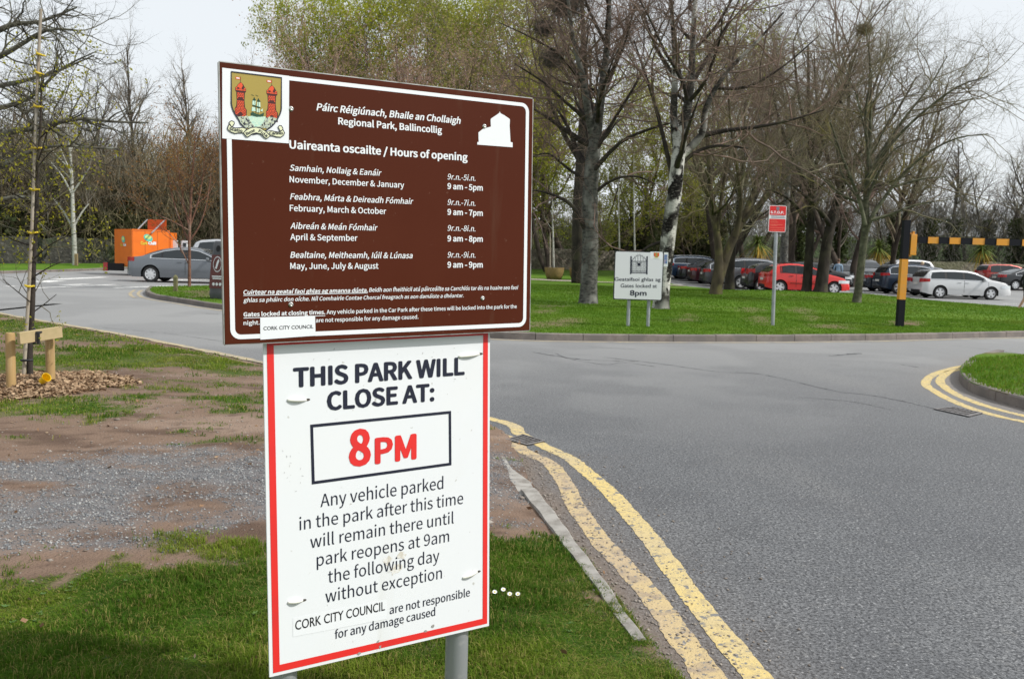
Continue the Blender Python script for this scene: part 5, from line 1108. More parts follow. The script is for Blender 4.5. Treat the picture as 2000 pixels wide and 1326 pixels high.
class Tree:
    def __init__(s, seed): s.r = random.Random(seed); s.g = np.random.default_rng(seed); s.pl = {}; s.lv = {}; s.tips = None
    def limb(s, pts, rad, key=0): s.pl.setdefault(key, []).append((pts, rad))
    def rv(s): r = s.r; return V3((r.gauss(0, 1), r.gauss(0, 1), r.gauss(0, 1)))
    def spawn(s, P, R, lvl, prm_, t0=None, dens=1.0):
        """children of m branches given as arrays P (m,n,3), R (m,n)"""
        g = s.g; m, n, _ = P.shape; L = np.linalg.norm(np.diff(P, axis=1), axis=2).sum(1); cnt = np.floor(prm_['dens'][lvl] * dens * L + g.random(m)).astype(int)
        if lvl == 1: cnt = np.maximum(cnt, 1)
        i = np.repeat(np.arange(m), cnt); N = len(i)
        if N == 0: return
        t0 = prm_['t0'][lvl] if t0 is None else t0; t = t0 + (1 - t0) * g.random(N); x = t * (n - 1); k = np.minimum(x.astype(int), n - 2); f = (x - k)[:, None]
        p = P[i, k] * (1 - f) + P[i, k + 1] * f; tg = P[i, k + 1] - P[i, k]; tg /= np.linalg.norm(tg, axis=1, keepdims=True) + 1e-9
        q = np.cross(tg, g.normal(0, 1, (N, 3))); q /= np.linalg.norm(q, axis=1, keepdims=True) + 1e-9; a = np.radians(prm_['ang'][lvl] + g.normal(0, 12, N))[:, None]
        d = tg * np.cos(a) + q * np.sin(a); rr = R[i, k] * (1 - f[:, 0]) + R[i, k + 1] * f[:, 0]
        l = prm_['len'][lvl] * (.5 + .9 * g.random(N)) * (1 - .3 * t); r0 = np.minimum(rr * .75, prm_['rad'][lvl] * (.7 + .5 * g.random(N)))
        ns = prm_['seg'][lvl]; pts = [p]; rad = [r0]
        for j in range(ns):
            d = d + g.normal(0, 1, (N, 3)) * prm_['wander'][lvl]; d[:, 2] += prm_['up'][lvl]; d /= np.linalg.norm(d, axis=1, keepdims=True); pts.append(pts[-1] + d * (l / ns)[:, None]); rad.append(np.maximum(r0 * (1 - .8 * (j + 1) / ns), .45 * r0 if lvl == prm_['max'] else 0))
        s.lv.setdefault(lvl, []).append((np.stack(pts, 1), np.stack(rad, 1)))
    def sprout(s, pts, rad, lvl, P, t0=None, dens=1.0): s.spawn(np.array([[tuple(q) for q in pts]]), np.array([rad]), 1, P, t0, dens)
    def finish(s, P):
        for lv in range(1, P['max']):
            A = [q for q in s.lv.get(lv, [])]
            if A: s.spawn(np.concatenate([q[0] for q in A]), np.concatenate([q[1] for q in A]), lv + 1, P)
        s.tips = np.concatenate([q[0][:, -1] for q in s.lv[P['max']]]); return s
    def mesh(s, lo, hi, name, off=V3((0, 0, 0)), kmin=3):
        groups = {}
        for lv in range(lo, hi + 1):
            for pts, rad in s.pl.get(lv, []):
                k = 12 if rad[0] > .07 else 8 if rad[0] > .03 else 5 if rad[0] > .015 else kmin
                groups.setdefault((len(pts), k), []).append((np.array([tuple(q) for q in pts])[None], np.array([rad])))
            for Pa, Ra in s.lv.get(lv, []):
                kk = np.select([Ra[:, 0] > .03, Ra[:, 0] > .014], [8, 5], kmin)
                for k in np.unique(kk): groups.setdefault((Pa.shape[1], int(k)), []).append((Pa[kk == k], Ra[kk == k]))
        VV, FF, base = [], [], 0
        for (n, k), L in groups.items():
            P = np.concatenate([a[0] for a in L]) - np.array(off); Rr = np.concatenate([a[1] for a in L]); m = len(P)
            T = np.gradient(P, axis=1); T /= np.linalg.norm(T, axis=2, keepdims=True) + 1e-9
            ref = np.where(np.abs(T[:, :1, 2:3]) > .75, np.array([1., 0, 0]), np.array([0, 0, 1.])); ref = np.repeat(ref, n, 1)
            u = np.cross(T, ref); u /= np.linalg.norm(u, axis=2, keepdims=True) + 1e-9; v = np.cross(T, u)
            a = np.arange(k) * 2 * np.pi / k
            ring = P[:, :, None] + Rr[:, :, None, None] * (u[:, :, None] * np.cos(a)[:, None] + v[:, :, None] * np.sin(a)[:, None])
            VV.append(ring.reshape(-1, 3)); idx = base + np.arange(m * n * k).reshape(m, n, k)
            A, B = idx[:, :-1], idx[:, 1:]; FF.append(np.stack([A, np.roll(A, -1, 2), np.roll(B, -1, 2), B], -1).reshape(-1, 4)); base += m * n * k
        return npmesh(name, np.concatenate(VV), [np.concatenate(FF)])
def leafmesh(name, P, size, seed=0, jit=.15, per=3, asp=.55, off=(0, 0, 0), flat=0.0):
    g = np.random.default_rng(seed); P = np.repeat(np.asarray(P, float), per, 0) - np.array(off); n = len(P)
    P = P + g.normal(0, jit, (n, 3)); a = g.normal(0, 1, (n, 3)); a[:, 2] -= flat; a /= np.linalg.norm(a, axis=1, keepdims=True)
    b = np.cross(a, g.normal(0, 1, (n, 3))); b /= np.linalg.norm(b, axis=1, keepdims=True); s = size * (.6 + .8 * g.random((n, 1)))
    V = np.stack([P - a * s * .5, P + b * s * asp * .5, P + a * s * .5, P - b * s * asp * .5], 1).reshape(-1, 3)
    return npmesh(name, V, [np.arange(n * 4).reshape(n, 4)])
PRM = dict(seg=[6, 8, 6, 4, 3], wander=[.1, .20, .24, .28, .25], up=[.05, .06, .05, .03, .0], dens=[0, 1.6, 2.6, 4.2, 5], t0=[.2, .12, .12, .1, .1], ang=[40, 48, 46, 45, 45], len=[4, 2.8, 1.3, .62, .35], rad=[.1, .035, .013, .0055, .004], max=3)
def prm(**k): p = dict(PRM); p.update(k); return p
def pxline(L, d, rnd, tilt=.25, scale=1.0):
    """pixel polyline [(x, y, radius px)] at distance d -> points that wander in depth"""
    pts, rad, y = [], [], 0.0; sl = rnd.uniform(-tilt, tilt); pq = None
    for x, yy, r in L:
        q = D(x, yy, d)
        if pq is not None: y += sl * (q - pq).length + rnd.gauss(0, .04) * (q - pq).length
        pq = q; p = D(x, yy, d + y); pts.append(p); rad.append(r * d / FPX * scale)
    # refine
    P2, R2 = [], []
    for i in range(len(pts) - 1):
        a, b, c, e = pts[max(i - 1, 0)], pts[i], pts[i + 1], pts[min(i + 2, len(pts) - 1)]
        for k in range(3):
            t = k / 3; P2.append(.5 * ((2 * b) + (c - a) * t + (2 * a - 5 * b + 4 * c - e) * t * t + (3 * b - a - 3 * c + e) * t ** 3)); R2.append(rad[i] * (1 - t) + rad[i + 1] * t)
    return P2 + [pts[-1]], R2 + [rad[-1]]
def hero(name, label, base, d, trunk, limbs, P, bark_m, twig_m, seed, extra=0, leaves=None, buttress=True, trunk_t0=.45, dens=1.0, gz=None, extra_len=4.0, group=None, cat='tree', stems=0, limb_m=None, thin=1.0):
    rnd = random.Random(seed); T = Tree(seed); b = D(base[0], base[1], d); gz = (zl(b.x, d) if gz is None else gz); loc = V3((b.x, d, gz))
    tp, tr_ = pxline(trunk, d, rnd, .03, thin); tp[0] = V3((tp[0].x, tp[0].y, gz - .12))
    T.limb(tp, tr_); skel = [(tp, tr_, max(trunk_t0, .55) if d > 15 else trunk_t0, .55 if d > 15 else .8)]
    for li, L in enumerate(limbs):
        p, r = pxline(L, d + rnd.uniform(-.1, .1), rnd, scale=thin); T.limb(p, r, 0 if li < stems or limb_m is None else -1); skel.append((p, r, .30, 1.0))
    tl_ = sum((q - p).length for p, q in zip(tp, tp[1:]))
    for _ in range(extra):                                  # limbs the pixel outline cannot show: towards and away from the viewer
        t = rnd.uniform(.5, .98); i = int(t * (len(tp) - 1)); a = rnd.choice((-1, 1)) * math.pi / 2 + rnd.gauss(0, .6)
        dd = V3((math.cos(a), math.sin(a), rnd.uniform(.25, .9))).normalized(); l = extra_len * rnd.uniform(.6, 1.15); pts = [tp[i]]; n = 7; r0 = tr_[i] * .5
        for k in range(n): dd = (dd + T.rv() * .1 + V3((0, 0, .07))).normalized(); pts.append(pts[-1] + dd * l / n)
        rr = [max(.006, r0 * (1 - .85 * k / n)) for k in range(n + 1)]; T.limb(pts, rr, 0 if limb_m is None else -1); skel.append((pts, rr, .25, 1.0))
    for p, r, t0, dn in skel: T.sprout(p, r, 1, P, t0, dn * dens)
    T.finish(P); root = thing(name, label, cat, loc, 0, group)
    link('trunk', T.mesh(0, 0, 'trunk', loc), bark_m, root, True)
    if -1 in T.pl: link('limbs', T.mesh(-1, -1, 'limbs', loc), limb_m, root, True)
    link('crown', T.mesh(1, 9, 'crown', loc), twig_m, root)
    if leaves: link('foliage', leafmesh('foliage', T.tips, leaves[1], seed, leaves[2], leaves[3], off=loc), leaves[0], root)
    return root, T
BI = prm(dens=[0, 1.8, 2.5, 4.8, 5], len=[4, 3.7, 2.0, .85, .3], up=[.05, .05, .0, -.06, 0], rad=[.1, .030, .011, .0052, .004], t0=[.2, .12, .25, .15, .1])
hero('birch_tree', 'grey barked old birch beside the brown sign, thick trunk forking high up', (1148, 602), 28.6,
     [(1148, 606, 31), (1149, 590, 22), (1150, 560, 19), (1153, 480, 18), (1152, 400, 17.5), (1156, 330, 16), (1163, 265, 14), (1172, 200, 10), (1180, 140, 8), (1188, 60, 6), (1192, -50, 3)],
     [[(1160, 285, 9), (1148, 215, 8), (1138, 150, 6.5), (1120, 80, 5), (1106, -30, 2.5)], [(1142, 445, 6), (1120, 405, 4.5), (1090, 385, 3.5), (1045, 372, 2), (1010, 380, 1)], [(1158, 335, 6), (1210, 280, 4), (1270, 252, 3), (1330, 236, 1.5)],
      [(1160, 300, 5), (1205, 225, 3.5), (1250, 150, 2.5), (1290, 60, 1.2)], [(1152, 240, 5), (1105, 200, 3.5), (1060, 160, 2.5), (1005, 125, 1.2)], [(1140, 165, 4.5), (1095, 110, 3), (1040, 75, 2), (975, 45, 1)], [(1176, 170, 4), (1215, 100, 3), (1240, 10, 1.5)],
      [(1154, 360, 4), (1110, 330, 3), (1070, 300, 2), (1035, 310, 1)], [(1156, 380, 4), (1200, 350, 3), (1245, 345, 2), (1280, 360, 1)], [(1186, 90, 4), (1150, 20, 3), (1130, -50, 1.5)]], BI, b_grey, t_red, 101, extra=11, stems=1, limb_m=b_dark, thin=.88)
hero('birch_tree', 'white birch with bold black bark patches behind the gate sign', (1288, 612), 26.6,
     [(1290, 615, 23), (1291, 596, 18.5), (1294, 560, 16), (1301, 500, 15.5), (1308, 440, 15.5), (1317, 380, 15), (1322, 330, 14.5), (1328, 285, 13.5), (1340, 225, 10), (1350, 150, 8), (1353, 80, 6), (1358, 0, 4.5), (1362, -70, 2.5)],
     [[(1323, 300, 9), (1316, 230, 8), (1318, 160, 6.5), (1316, 80, 5), (1310, -20, 3)], [(1330, 305, 9), (1370, 264, 7.5), (1378, 215, 6.5), (1398, 172, 5), (1430, 130, 4), (1480, 80, 3), (1530, 25, 1.5)], [(1368, 266, 6), (1420, 255, 4.5), (1480, 248, 3.5), (1540, 236, 2.5), (1610, 215, 1.2)],
      [(1312, 340, 5), (1285, 225, 4), (1262, 150, 3), (1238, 80, 1.5)], [(1322, 330, 5), (1355, 300, 4), (1400, 285, 3), (1460, 290, 1.5)], [(1348, 170, 5), (1390, 100, 3.5), (1430, 30, 2), (1460, -40, 1)], [(1318, 150, 4), (1280, 90, 3), (1255, 20, 1.5)], [(1352, 100, 4), (1400, 50, 3), (1440, -20, 1.5)],
      [(1308, 470, 4), (1270, 480, 3), (1245, 500, 2), (1230, 520, 1)], [(1398, 172, 4), (1460, 170, 3), (1530, 130, 2), (1600, 70, 1)]], BI, b_birch, t_red, 102, extra=11, stems=2, limb_m=b_dark, thin=.92)
MO = prm(dens=[0, 1.7, 2.4, 4.6, 5], ang=[35, 50, 50, 48, 45], up=[.05, .045, .03, .02, 0], len=[4, 3.6, 2.0, .85, .3], rad=[.1, .030, .011, .0052, .004], t0=[.2, .12, .2, .1, .1])
hero('maple_tree', 'forked mossy tree with two leaning stems in front of the parked cars', (1397, 581), 38.5,
     [(1397, 585, 19), (1398, 572, 15), (1402, 545, 13), (1404, 500, 9), (1400, 455, 7.5), (1389, 400, 7), (1386, 330, 5.5), (1381, 250, 3.5), (1378, 150, 2)],
     [[(1402, 552, 12), (1415, 510, 10.5), (1430, 470, 9.5), (1448, 435, 8), (1470, 380, 6), (1490, 310, 4.5), (1502, 230, 3), (1510, 130, 1.5)], [(1436, 462, 7), (1447, 400, 5), (1440, 330, 4), (1428, 250, 2.5), (1420, 150, 1.5)], [(1450, 432, 6), (1500, 380, 4.5), (1555, 320, 3), (1600, 250, 1.5)],
      [(1402, 450, 5), (1410, 380, 4), (1425, 300, 3), (1450, 200, 1.5)], [(1388, 390, 4), (1360, 330, 3), (1345, 260, 1.5)], [(1478, 350, 4), (1530, 300, 3), (1570, 220, 1.5)]], MO, b_moss, t_moss, 103, extra=7, thin=.88)
hero('maple_tree', 'dark straight trunk standing left of the pair in front of the red hatchback', (1577, 566), 42.0,
     [(1574, 569, 14), (1576, 560, 11), (1580, 500, 9.5), (1583, 440, 9), (1585, 380, 7.5), (1583, 300, 6), (1580, 200, 4), (1578, 90, 2)],
     [[(1582, 450, 5), (1560, 410, 4), (1535, 385, 3), (1500, 370, 1.5)], [(1585, 380, 5), (1550, 310, 4), (1520, 230, 3), (1500, 130, 1.5)], [(1584, 340, 5), (1620, 260, 4), (1650, 170, 3), (1680, 80, 1.5)], [(1583, 280, 4), (1560, 190, 3), (1550, 90, 1.5)]], MO, b_dark, t_moss, 104, extra=7, thin=.88)
hero('maple_tree', 'thick dark leaning trunk right of the pair in front of the red hatchback', (1604, 568), 41.6,
     [(1602, 571, 19), (1604, 560, 14.5), (1610, 510, 12.5), (1618, 460, 11), (1630, 410, 10), (1642, 370, 8), (1650, 320, 6), (1656, 240, 4), (1660, 120, 2)],
     [[(1622, 440, 6), (1600, 410, 5), (1570, 380, 3.5), (1530, 350, 1.5)], [(1636, 395, 6), (1680, 372, 4.5), (1730, 358, 3), (1780, 340, 1.5)], [(1645, 350, 5), (1700, 290, 4), (1750, 220, 3), (1790, 150, 1.5)], [(1640, 370, 5), (1610, 290, 4), (1595, 200, 2.5), (1590, 100, 1.2)], [(1654, 280, 4), (1700, 190, 3), (1730, 100, 1.5)]], MO, b_dark, t_moss, 105, extra=8, thin=.88)
hero('maple_tree', 'slim pale trunked tree with wide spreading branches left of the striped barrier post', (1673, 600), 34.3,
     [(1670, 604, 14), (1673, 590, 10.5), (1677, 560, 8.5), (1684, 500, 8), (1690, 440, 8), (1692, 380, 6.5), (1697, 310, 5), (1700, 240, 3.5), (1702, 140, 1.8)],
     [[(1686, 480, 5.5), (1700, 430, 5), (1725, 390, 4), (1760, 345, 3.2), (1810, 300, 2.4), (1870, 270, 1.8), (1930, 262, 1)], [(1690, 440, 5), (1675, 380, 4), (1650, 320, 3), (1622, 240, 1.5)], [(1700, 430, 4), (1735, 420, 3), (1790, 400, 2), (1840, 392, 1)], [(1695, 345, 4.5), (1740, 282, 3.5), (1800, 222, 2.6), (1870, 170, 1.8), (1930, 150, 1)],
      [(1697, 310, 4), (1690, 230, 3), (1700, 140, 2), (1690, 50, 1)], [(1700, 330, 4), (1760, 240, 3), (1815, 170, 2), (1850, 110, 1)], [(1692, 390, 4), (1720, 330, 3), (1750, 290, 2), (1800, 270, 1)], [(1745, 365, 3), (1800, 350, 2), (1850, 345, 1)]], MO, b_olive, t_moss, 106, extra=9, dens=1.1, thin=.88)
hero('maple_tree', 'short thick trunk close behind the forked mossy tree', (1425, 561), 44, [(1424, 565, 12), (1425, 550, 9.5), (1426, 520, 9), (1432, 470, 7.5), (1442, 420, 6), (1450, 330, 4), (1455, 200, 2)],
     [[(1436, 450, 5), (1470, 400, 3.5), (1500, 330, 2)], [(1446, 390, 4), (1420, 320, 3), (1400, 230, 1.5)]], MO, b_dark, t_grey, 107, extra=4)
hero('birch_tree', 'dark trunk rising close behind the grey old birch', (1131, 556), 50, [(1129, 560, 17), (1130, 545, 14), (1130, 450, 13), (1134, 350, 12), (1140, 250, 10), (1142, 150, 7), (1138, 40, 4), (1136, -60, 2)],
     [[(1136, 320, 6), (1090, 240, 4), (1060, 150, 2)], [(1140, 260, 6), (1190, 160, 4), (1220, 60, 2)], [(1141, 180, 5), (1100, 80, 3), (1080, -20, 1.5)]], prm(dens=[0, 1.8, 3.2, 5.0, 4], len=[4, 3.2, 1.5, .8, .4], rad=[.1, .04, .015, .008, .005]), b_dark, t_red, 108, extra=5)
hero('birch_tree', 'thin grey trunk behind the pole of the red notice sign', (1531, 552), 58, [(1530, 553, 9), (1532, 480, 7.5), (1535, 420, 6.5), (1540, 330, 5), (1543, 200, 2)], [[(1538, 370, 4), (1500, 300, 2.5), (1480, 220, 1)], [(1540, 340, 4), (1580, 260, 2.5), (1600, 160, 1)]],
     prm(dens=[0, 1.8, 3.2, 5.0, 4], len=[4, 3, 1.5, .8, .4], rad=[.1, .04, .015, .008, .005]), b_grey, t_grey, 109, extra=4)
# ---- paper notice pinned on the white birch
pnb = D(1300.5, 507, 26.2); pn_ = thing('paper_notice', 'small blue and white paper notice pinned to the white birch trunk', 'notice', pnb)
mb = MB(); mb.box((0, 0, 0), (.125, .006, .40)); mb.build('sheet', m_whitev, pn_); mb = MB(); mb.add([(x, -.006, z) for x, z in ((-.05, -.12), (.04, -.12), (.04, .14), (-.05, .14))], [(0, 1, 2, 3)]); mb.build('picture', M('blue_print', (.10, .20, .42), .5, var=[(14, 3, (.35, .30, .42), .45, .6)]), pn_)

# ---- young trees
YT = prm(dens=[0, 5.5, 8, 5, 5], len=[1, .75, .32, .15, .1], rad=[.02, .008, .004, .0022, .002], seg=[6, 5, 4, 3, 3], max=2, ang=[40, 62, 45, 45, 45], up=[0, .03, .02, 0, 0])
ytr, YTT = hero('young_tree', 'staked young tree with sparse yellow green leaves at the left edge', (58, 752), 10.25, [(59, 754, 6.5), (58, 690, 6), (60, 650, 5.8), (63, 600, 5.4), (65, 540, 4.8), (67, 480, 4.4), (71, 420, 4), (73, 340, 3.4), (78, 270, 2.8), (80, 210, 2.2), (82, 140, 1.4)],
     [[(62, 480, 2), (30, 470, 1.6), (0, 455, 1.0), (-40, 440, .6)], [(66, 505, 2), (95, 480, 1.4), (130, 462, .9), (170, 450, .5)], [(60, 590, 1.6), (35, 570, 1.2), (5, 545, .8)], [(64, 610, 1.6), (85, 595, 1.2), (110, 575, .6)], [(66, 430, 2), (90, 410, 1.4), (112, 380, .8)], [(66, 400, 2), (40, 385, 1.5), (10, 372, .8)], [(72, 330, 1.8), (96, 300, 1.2), (120, 285, .7)], [(70, 350, 1.8), (44, 330, 1.2), (12, 318, .7)], [(74, 290, 1.6), (50, 262, 1.1), (30, 250, .6)], [(66, 540, 1.8), (100, 520, 1.2), (125, 510, .7)], [(76, 270, 1.5), (100, 240, 1), (112, 210, .6)]],
     YT, b_dark, M('twig_young', (.10, .09, .05), .9, spec=.12), 120, extra=10, leaves=(l_young, .034, .035, 6), gz=.09, extra_len=.8, trunk_t0=.3)
# tall stake
s0, s1 = D(45, 752, 10.2), D(82, 18, 10.3); sk_ = thing('tree_stake', 'tall pale wooden stake with yellow ties beside the young tree', 'stake', (s0.x, s0.y, .09)); mb = MB(); pts = [s0.lerp(s1, t) + V3((.012 * math.sin(t * 5), 0, 0)) for t in np.linspace(-.01, 1, 14)]
mb.tube(pts, [.020 - .004 * i / 13 for i in range(14)], 12); mb.build('stake', M('pale_pole', (.36, .32, .25), .8, var=[(5, 5, (.24, .2, .16), .42, .68, (1, 1, .15)), (1.2, 3, (.42, .40, .36), .5, .7)], bump=(30, .2, .003)), sk_, smooth=True, angle=.7, off=sk_.location)
m_ytie = M('yellow_tie', (.62, .46, .015), .6)
for x, y in ((78, 105), (75, 141), (71, 205), (69, 285), (64, 366), (61, 450), (54, 555)):
    t = (752 - y) / 734.; c = s0.lerp(s1, t); q = D(x + (6 if y > 200 else 3), y + 2, c.y - .012); mb = MB()
    mb.tube([c + V3((-.03, -.012, .012)), c + V3((-.01, -.024, .002)), c + V3((.02, -.024, -.006)), q + V3((.03, -.02, -.012))], [.010, .013, .013, .008], 8); mb.tube([c + V3((-.026, .0, .006)), c + V3((0, .028, 0)), q + V3((.03, .02, -.01))], .010, 8)
    if y < 300: mb.tube([c + V3((-.01, -.02, .0)), c + V3((-.03, -.03, .05))], .004, 5); mb.tube([c + V3((-.02, -.02, .0)), c + V3((-.06, -.03, -.02))], .004, 5)
    mb.build('tie', m_ytie, sk_, smooth=True, off=sk_.location)
for y in (647, 702):
    t = (752 - y) / 734.; c = s0.lerp(s1, t); q = D(60, y + 1, c.y); mb = MB(); w_ = q.x - c.x
    mb.tube([c + V3((-.025, -.02, 0)), c + V3((0, -.032, 0)), q + V3((0, -.036, 0)), q + V3((.032, -.01, 0))], .013, 8); mb.build('strap', m_rub, sk_, smooth=True, off=sk_.location)
OT = prm(dens=[0, 3.2, 4.2, 5, 5], len=[2, 1.5, .7, .35, .2], rad=[.03, .014, .006, .004, .003], up=[.05, .10, .05, .0, 0], ang=[35, 38, 42, 45, 45])
hero('young_tree', 'slender red stemmed tree with copper leaves on the lawn nose', (370, 567), 33.2, [(370, 569, 3.6), (370, 520, 3), (370, 470, 2.8), (372, 410, 2.4), (376, 340, 1.8), (382, 260, .8)],
     [[(370, 475, 2), (355, 440, 1.5), (338, 390, 1.1), (325, 320, .6)], [(371, 470, 2), (390, 440, 1.5), (405, 390, 1.1), (415, 310, .6)], [(371, 450, 1.8), (360, 400, 1.4), (350, 340, 1), (345, 270, .5)], [(372, 440, 1.8), (388, 390, 1.3), (398, 330, .9), (402, 270, .5)], [(370, 520, 1.3), (350, 480, 1), (325, 450, .6)]],
     OT, b_red, M('twig_copper', (.16, .085, .05), .9, spec=.12), 121, extra=6, leaves=(l_orange, .06, .05, 2), extra_len=2.4)
hero('young_tree', 'young tree with a pale bare trunk and forked branches before the left stone wall', (146, 517), 58, [(146, 520, 5), (145, 470, 4.2), (143, 430, 3.8), (141, 370, 3.2), (138, 310, 2.2), (130, 245, 1)],
     [[(143, 447, 2.4), (125, 415, 1.8), (104, 388, 1)], [(143, 445, 2.2), (160, 415, 1.6), (174, 398, .9)], [(141, 382, 2.2), (122, 345, 1.6), (100, 318, .8)], [(141, 378, 2.2), (160, 350, 1.6), (176, 326, .8)], [(139, 340, 2), (120, 295, 1.3), (105, 250, .7)], [(137, 300, 1.6), (150, 260, 1), (160, 230, .6)]],
     prm(dens=[0, 1.5, 2.6, 4, 4], len=[2, 1.6, .8, .4, .3], rad=[.03, .018, .009, .006, .004]), b_pale, M('twig_pale', (.22, .20, .17), .9, spec=.12), 122, extra=4, extra_len=3, gz=zt(58) + .1)
sbp = D(149, 517, 57.2); t = thing('wooden_bollard', 'short stained wooden stub at the foot of the pale young tree', 'bollard', (sbp.x, 57.2, zt(57.2) + .1)); mb = MB(); mb.box((0, 0, .3), (.18, .16, .9), bev=.02); mb.build('post', MATS['weathered_timber'], t)
for i, (bx, d, top_, lb) in enumerate(((1082, 55.5, 425, 'white stemmed birch sapling growing in the fully seen planter bowl'), (1211, 62, 380, 'thin birch sapling behind the upper left corner of the gate sign'), (1241, 61, 370, 'pale birch sapling behind the middle of the gate sign'), (1130, 55.5, 430, 'birch sapling of the half hidden planter bowl'))):
    hero('birch_sapling', lb, (bx, 545), d, [(bx, 545, 2.2), (bx - 1, 500, 1.9), (bx - 2, 450, 1.5), (bx - 3, top_, 1), (bx - 3, top_ - 70, .5)], [], prm(dens=[0, 2.4, 3, 4, 4], len=[2, 1.3, .6, .3, .2], rad=[.02, .012, .007, .005, .004], up=[0, .05, -.05, -.05, 0], max=2), b_pale, t_moss, 130 + i, extra=3, extra_len=1.5, leaves=(l_olive, .10, .12, 1), gz=zl(D(bx, 545, d).x, d) + (.6 if i in (0, 3) else 0), trunk_t0=.5)
p = D(1074, 540, 55.4); q = D(1074.5, 455, 55.4); t = thing('sapling_stake', 'thin pale stake standing in the fully seen planter bowl', 'stake', (p.x, p.y, zl(p.x, p.y) + .62)); mb = MB(); mb.tube([(0, 0, 0), (q.x - p.x, 0, q.z - t.location.z)], .03, 8); mb.build('stake', MATS['pale_pole'], t)

# ---- tree out of view on the left whose limbs reach into the picture
OV = prm(dens=[0, 2.8, 3.8, 6, 5], len=[4, 1.7, .8, .38, .2], rad=[.06, .022, .010, .0055, .004], ang=[40, 50, 50, 48, 45], up=[.02, .05, .05, .05, 0])
hero('spreading_tree', 'bare lichen covered branches reaching in from the upper left edge', (-330, 640), 21.5, [(-330, 640, 60), (-325, 500, 48), (-320, 350, 42), (-310, 200, 30), (-300, 60, 20), (-290, -100, 10)],
     [[(-318, 330, 22), (-200, 290, 12), (-80, 272, 8), (40, 255, 6), (110, 240, 5), (160, 232, 3.6), (220, 238, 2.6), (290, 240, 1.4)], [(-312, 250, 20), (-180, 150, 11), (-60, 90, 7), (20, 50, 5), (80, 42, 3.2), (150, 15, 1.6)], [(-310, 230, 18), (-180, 200, 10), (-60, 140, 6), (20, 100, 4.5), (90, 60, 3), (150, 60, 1.5)],
      [(-318, 300, 18), (-160, 250, 10), (-40, 180, 6), (40, 160, 4), (110, 140, 2.6), (185, 108, 1.2)], [(-320, 350, 16), (-160, 340, 9), (-30, 335, 6), (50, 300, 4), (110, 285, 2.8), (180, 290, 1.4)], [(90, 244, 4), (130, 270, 3.4), (170, 287, 2.6), (230, 290, 1.2)],
      [(-310, 210, 15), (-160, 80, 8), (-60, 20, 5), (10, -10, 3.5), (80, -30, 1.5)], [(-318, 280, 14), (-150, 230, 8), (-20, 215, 5), (60, 190, 3.5), (120, 135, 2), (190, 100, 1)], [(-322, 400, 14), (-160, 420, 8), (-40, 400, 5), (30, 385, 3), (90, 390, 1.2)]], OV, bark('lichen', (.13, .125, .10), (.06, .055, .045), (.22, .23, .19), 9, (1, 1, 1)), t_lichen, 140, extra=4, gz=.05, extra_len=7, trunk_t0=.6)

# ---- rooks' nests
for i, (x, y, d, r, lb) in enumerate(((1080, 115, 28.6, .5, 'dark twig nest in the birch crown, lower of two close to the sign top'), (1062, 55, 28.2, .42, 'dark twig nest high in the birch crown'), (1106, 6, 28.4, .75, 'largest dark nest at the top edge of the birch crown'), (1688, 58, 40.5, .45, 'greenish nest clump high in the crown on the right'))):
    c = D(x, y, d); g = np.random.default_rng(i); n = 900; P = g.normal(0, 1, (n, 3)) * np.array([r * .3, r * .3, r * .2]); o = link('bird_nest', leafmesh('bird_nest', P, r * .9, i, .02, 1, .03), t_dark if i < 3 else t_moss); o.location = c; tag(o, lb, 'nest', 'nests in the tree crowns')

# ================================================================ BACKGROUND WOODS
def bg_tree(seed, H, kind):
    T = Tree(seed); r = T.r; K = dict(alder=(.30, .55, 28), round=(.22, .9, 46), bush=(.08, 1.1, 50), willow=(.2, .95, 42), forked=(.18, .75, 36))[kind]
    P = prm(seg=[9, 6, 4, 3, 3], dens=[0, 1.5 * 16 / H, 2.1 * 16 / H, 3.6 * 16 / H, 3], len=[H, H * .30 * K[1] * 1.3, H * .125, H * .062, H * .03], rad=[.2, H * .006, H * .0022, H * .0011, .006], ang=[30, K[2], 42, 42, 40], up=[.02, .16 if kind != 'alder' else .1, .08, .03, 0], t0=[.2, K[0], .15, .1, .1], wander=[.05, .1, .16, .2, .2], max=3)
    nst = dict(alder=1, round=2, bush=6, willow=4, forked=3)[kind]
    for k in range(nst):
        d = V3((r.gauss(0, .06 if nst == 1 else .28), r.gauss(0, .06 if nst == 1 else .28), 1)).normalized(); p = V3((r.gauss(0, .1 * nst), r.gauss(0, .1 * nst), -.2)); L = H * r.uniform(.82, 1.0) if k else H; pts, rad = [p], [H * .016 / (nst ** .4)]; n = 9
        for i in range(n): d = (d + T.rv() * .06 + V3((0, 0, .05))).normalized(); p = p + d * L / n; pts.append(p); rad.append(rad[0] * (1 - .88 * (i + 1) / n))
        T.limb(pts, rad); T.sprout(pts, rad, 1, P, K[0])
    return T.finish(P)
BG = {}
def bg_meshes(key, seed, H, kind, leaf=None):
    T = bg_tree(seed, H, kind); BG[key] = (H, T.mesh(0, 0, 'trunk'), T.mesh(1, 9, 'crown'), leafmesh('foliage', T.tips, leaf[0], seed, leaf[1], leaf[2]) if leaf else None)
bg_meshes('alder', 201, 18, 'alder'); bg_meshes('alder2', 207, 18, 'alder'); bg_meshes('round', 202, 15, 'round'); bg_meshes('round2', 206, 15, 'round'); bg_meshes('forked', 203, 15, 'forked'); bg_meshes('bush', 204, 7, 'bush'); bg_meshes('willow', 205, 18, 'willow', (.19, .18, 8)); bg_meshes('birchy', 208, 15, 'round', (.17, .15, 7)); bg_meshes('shrub', 209, 6, 'bush', (.16, .16, 6)); bg_meshes('budding', 210, 14, 'willow', (.09, .12, 3))
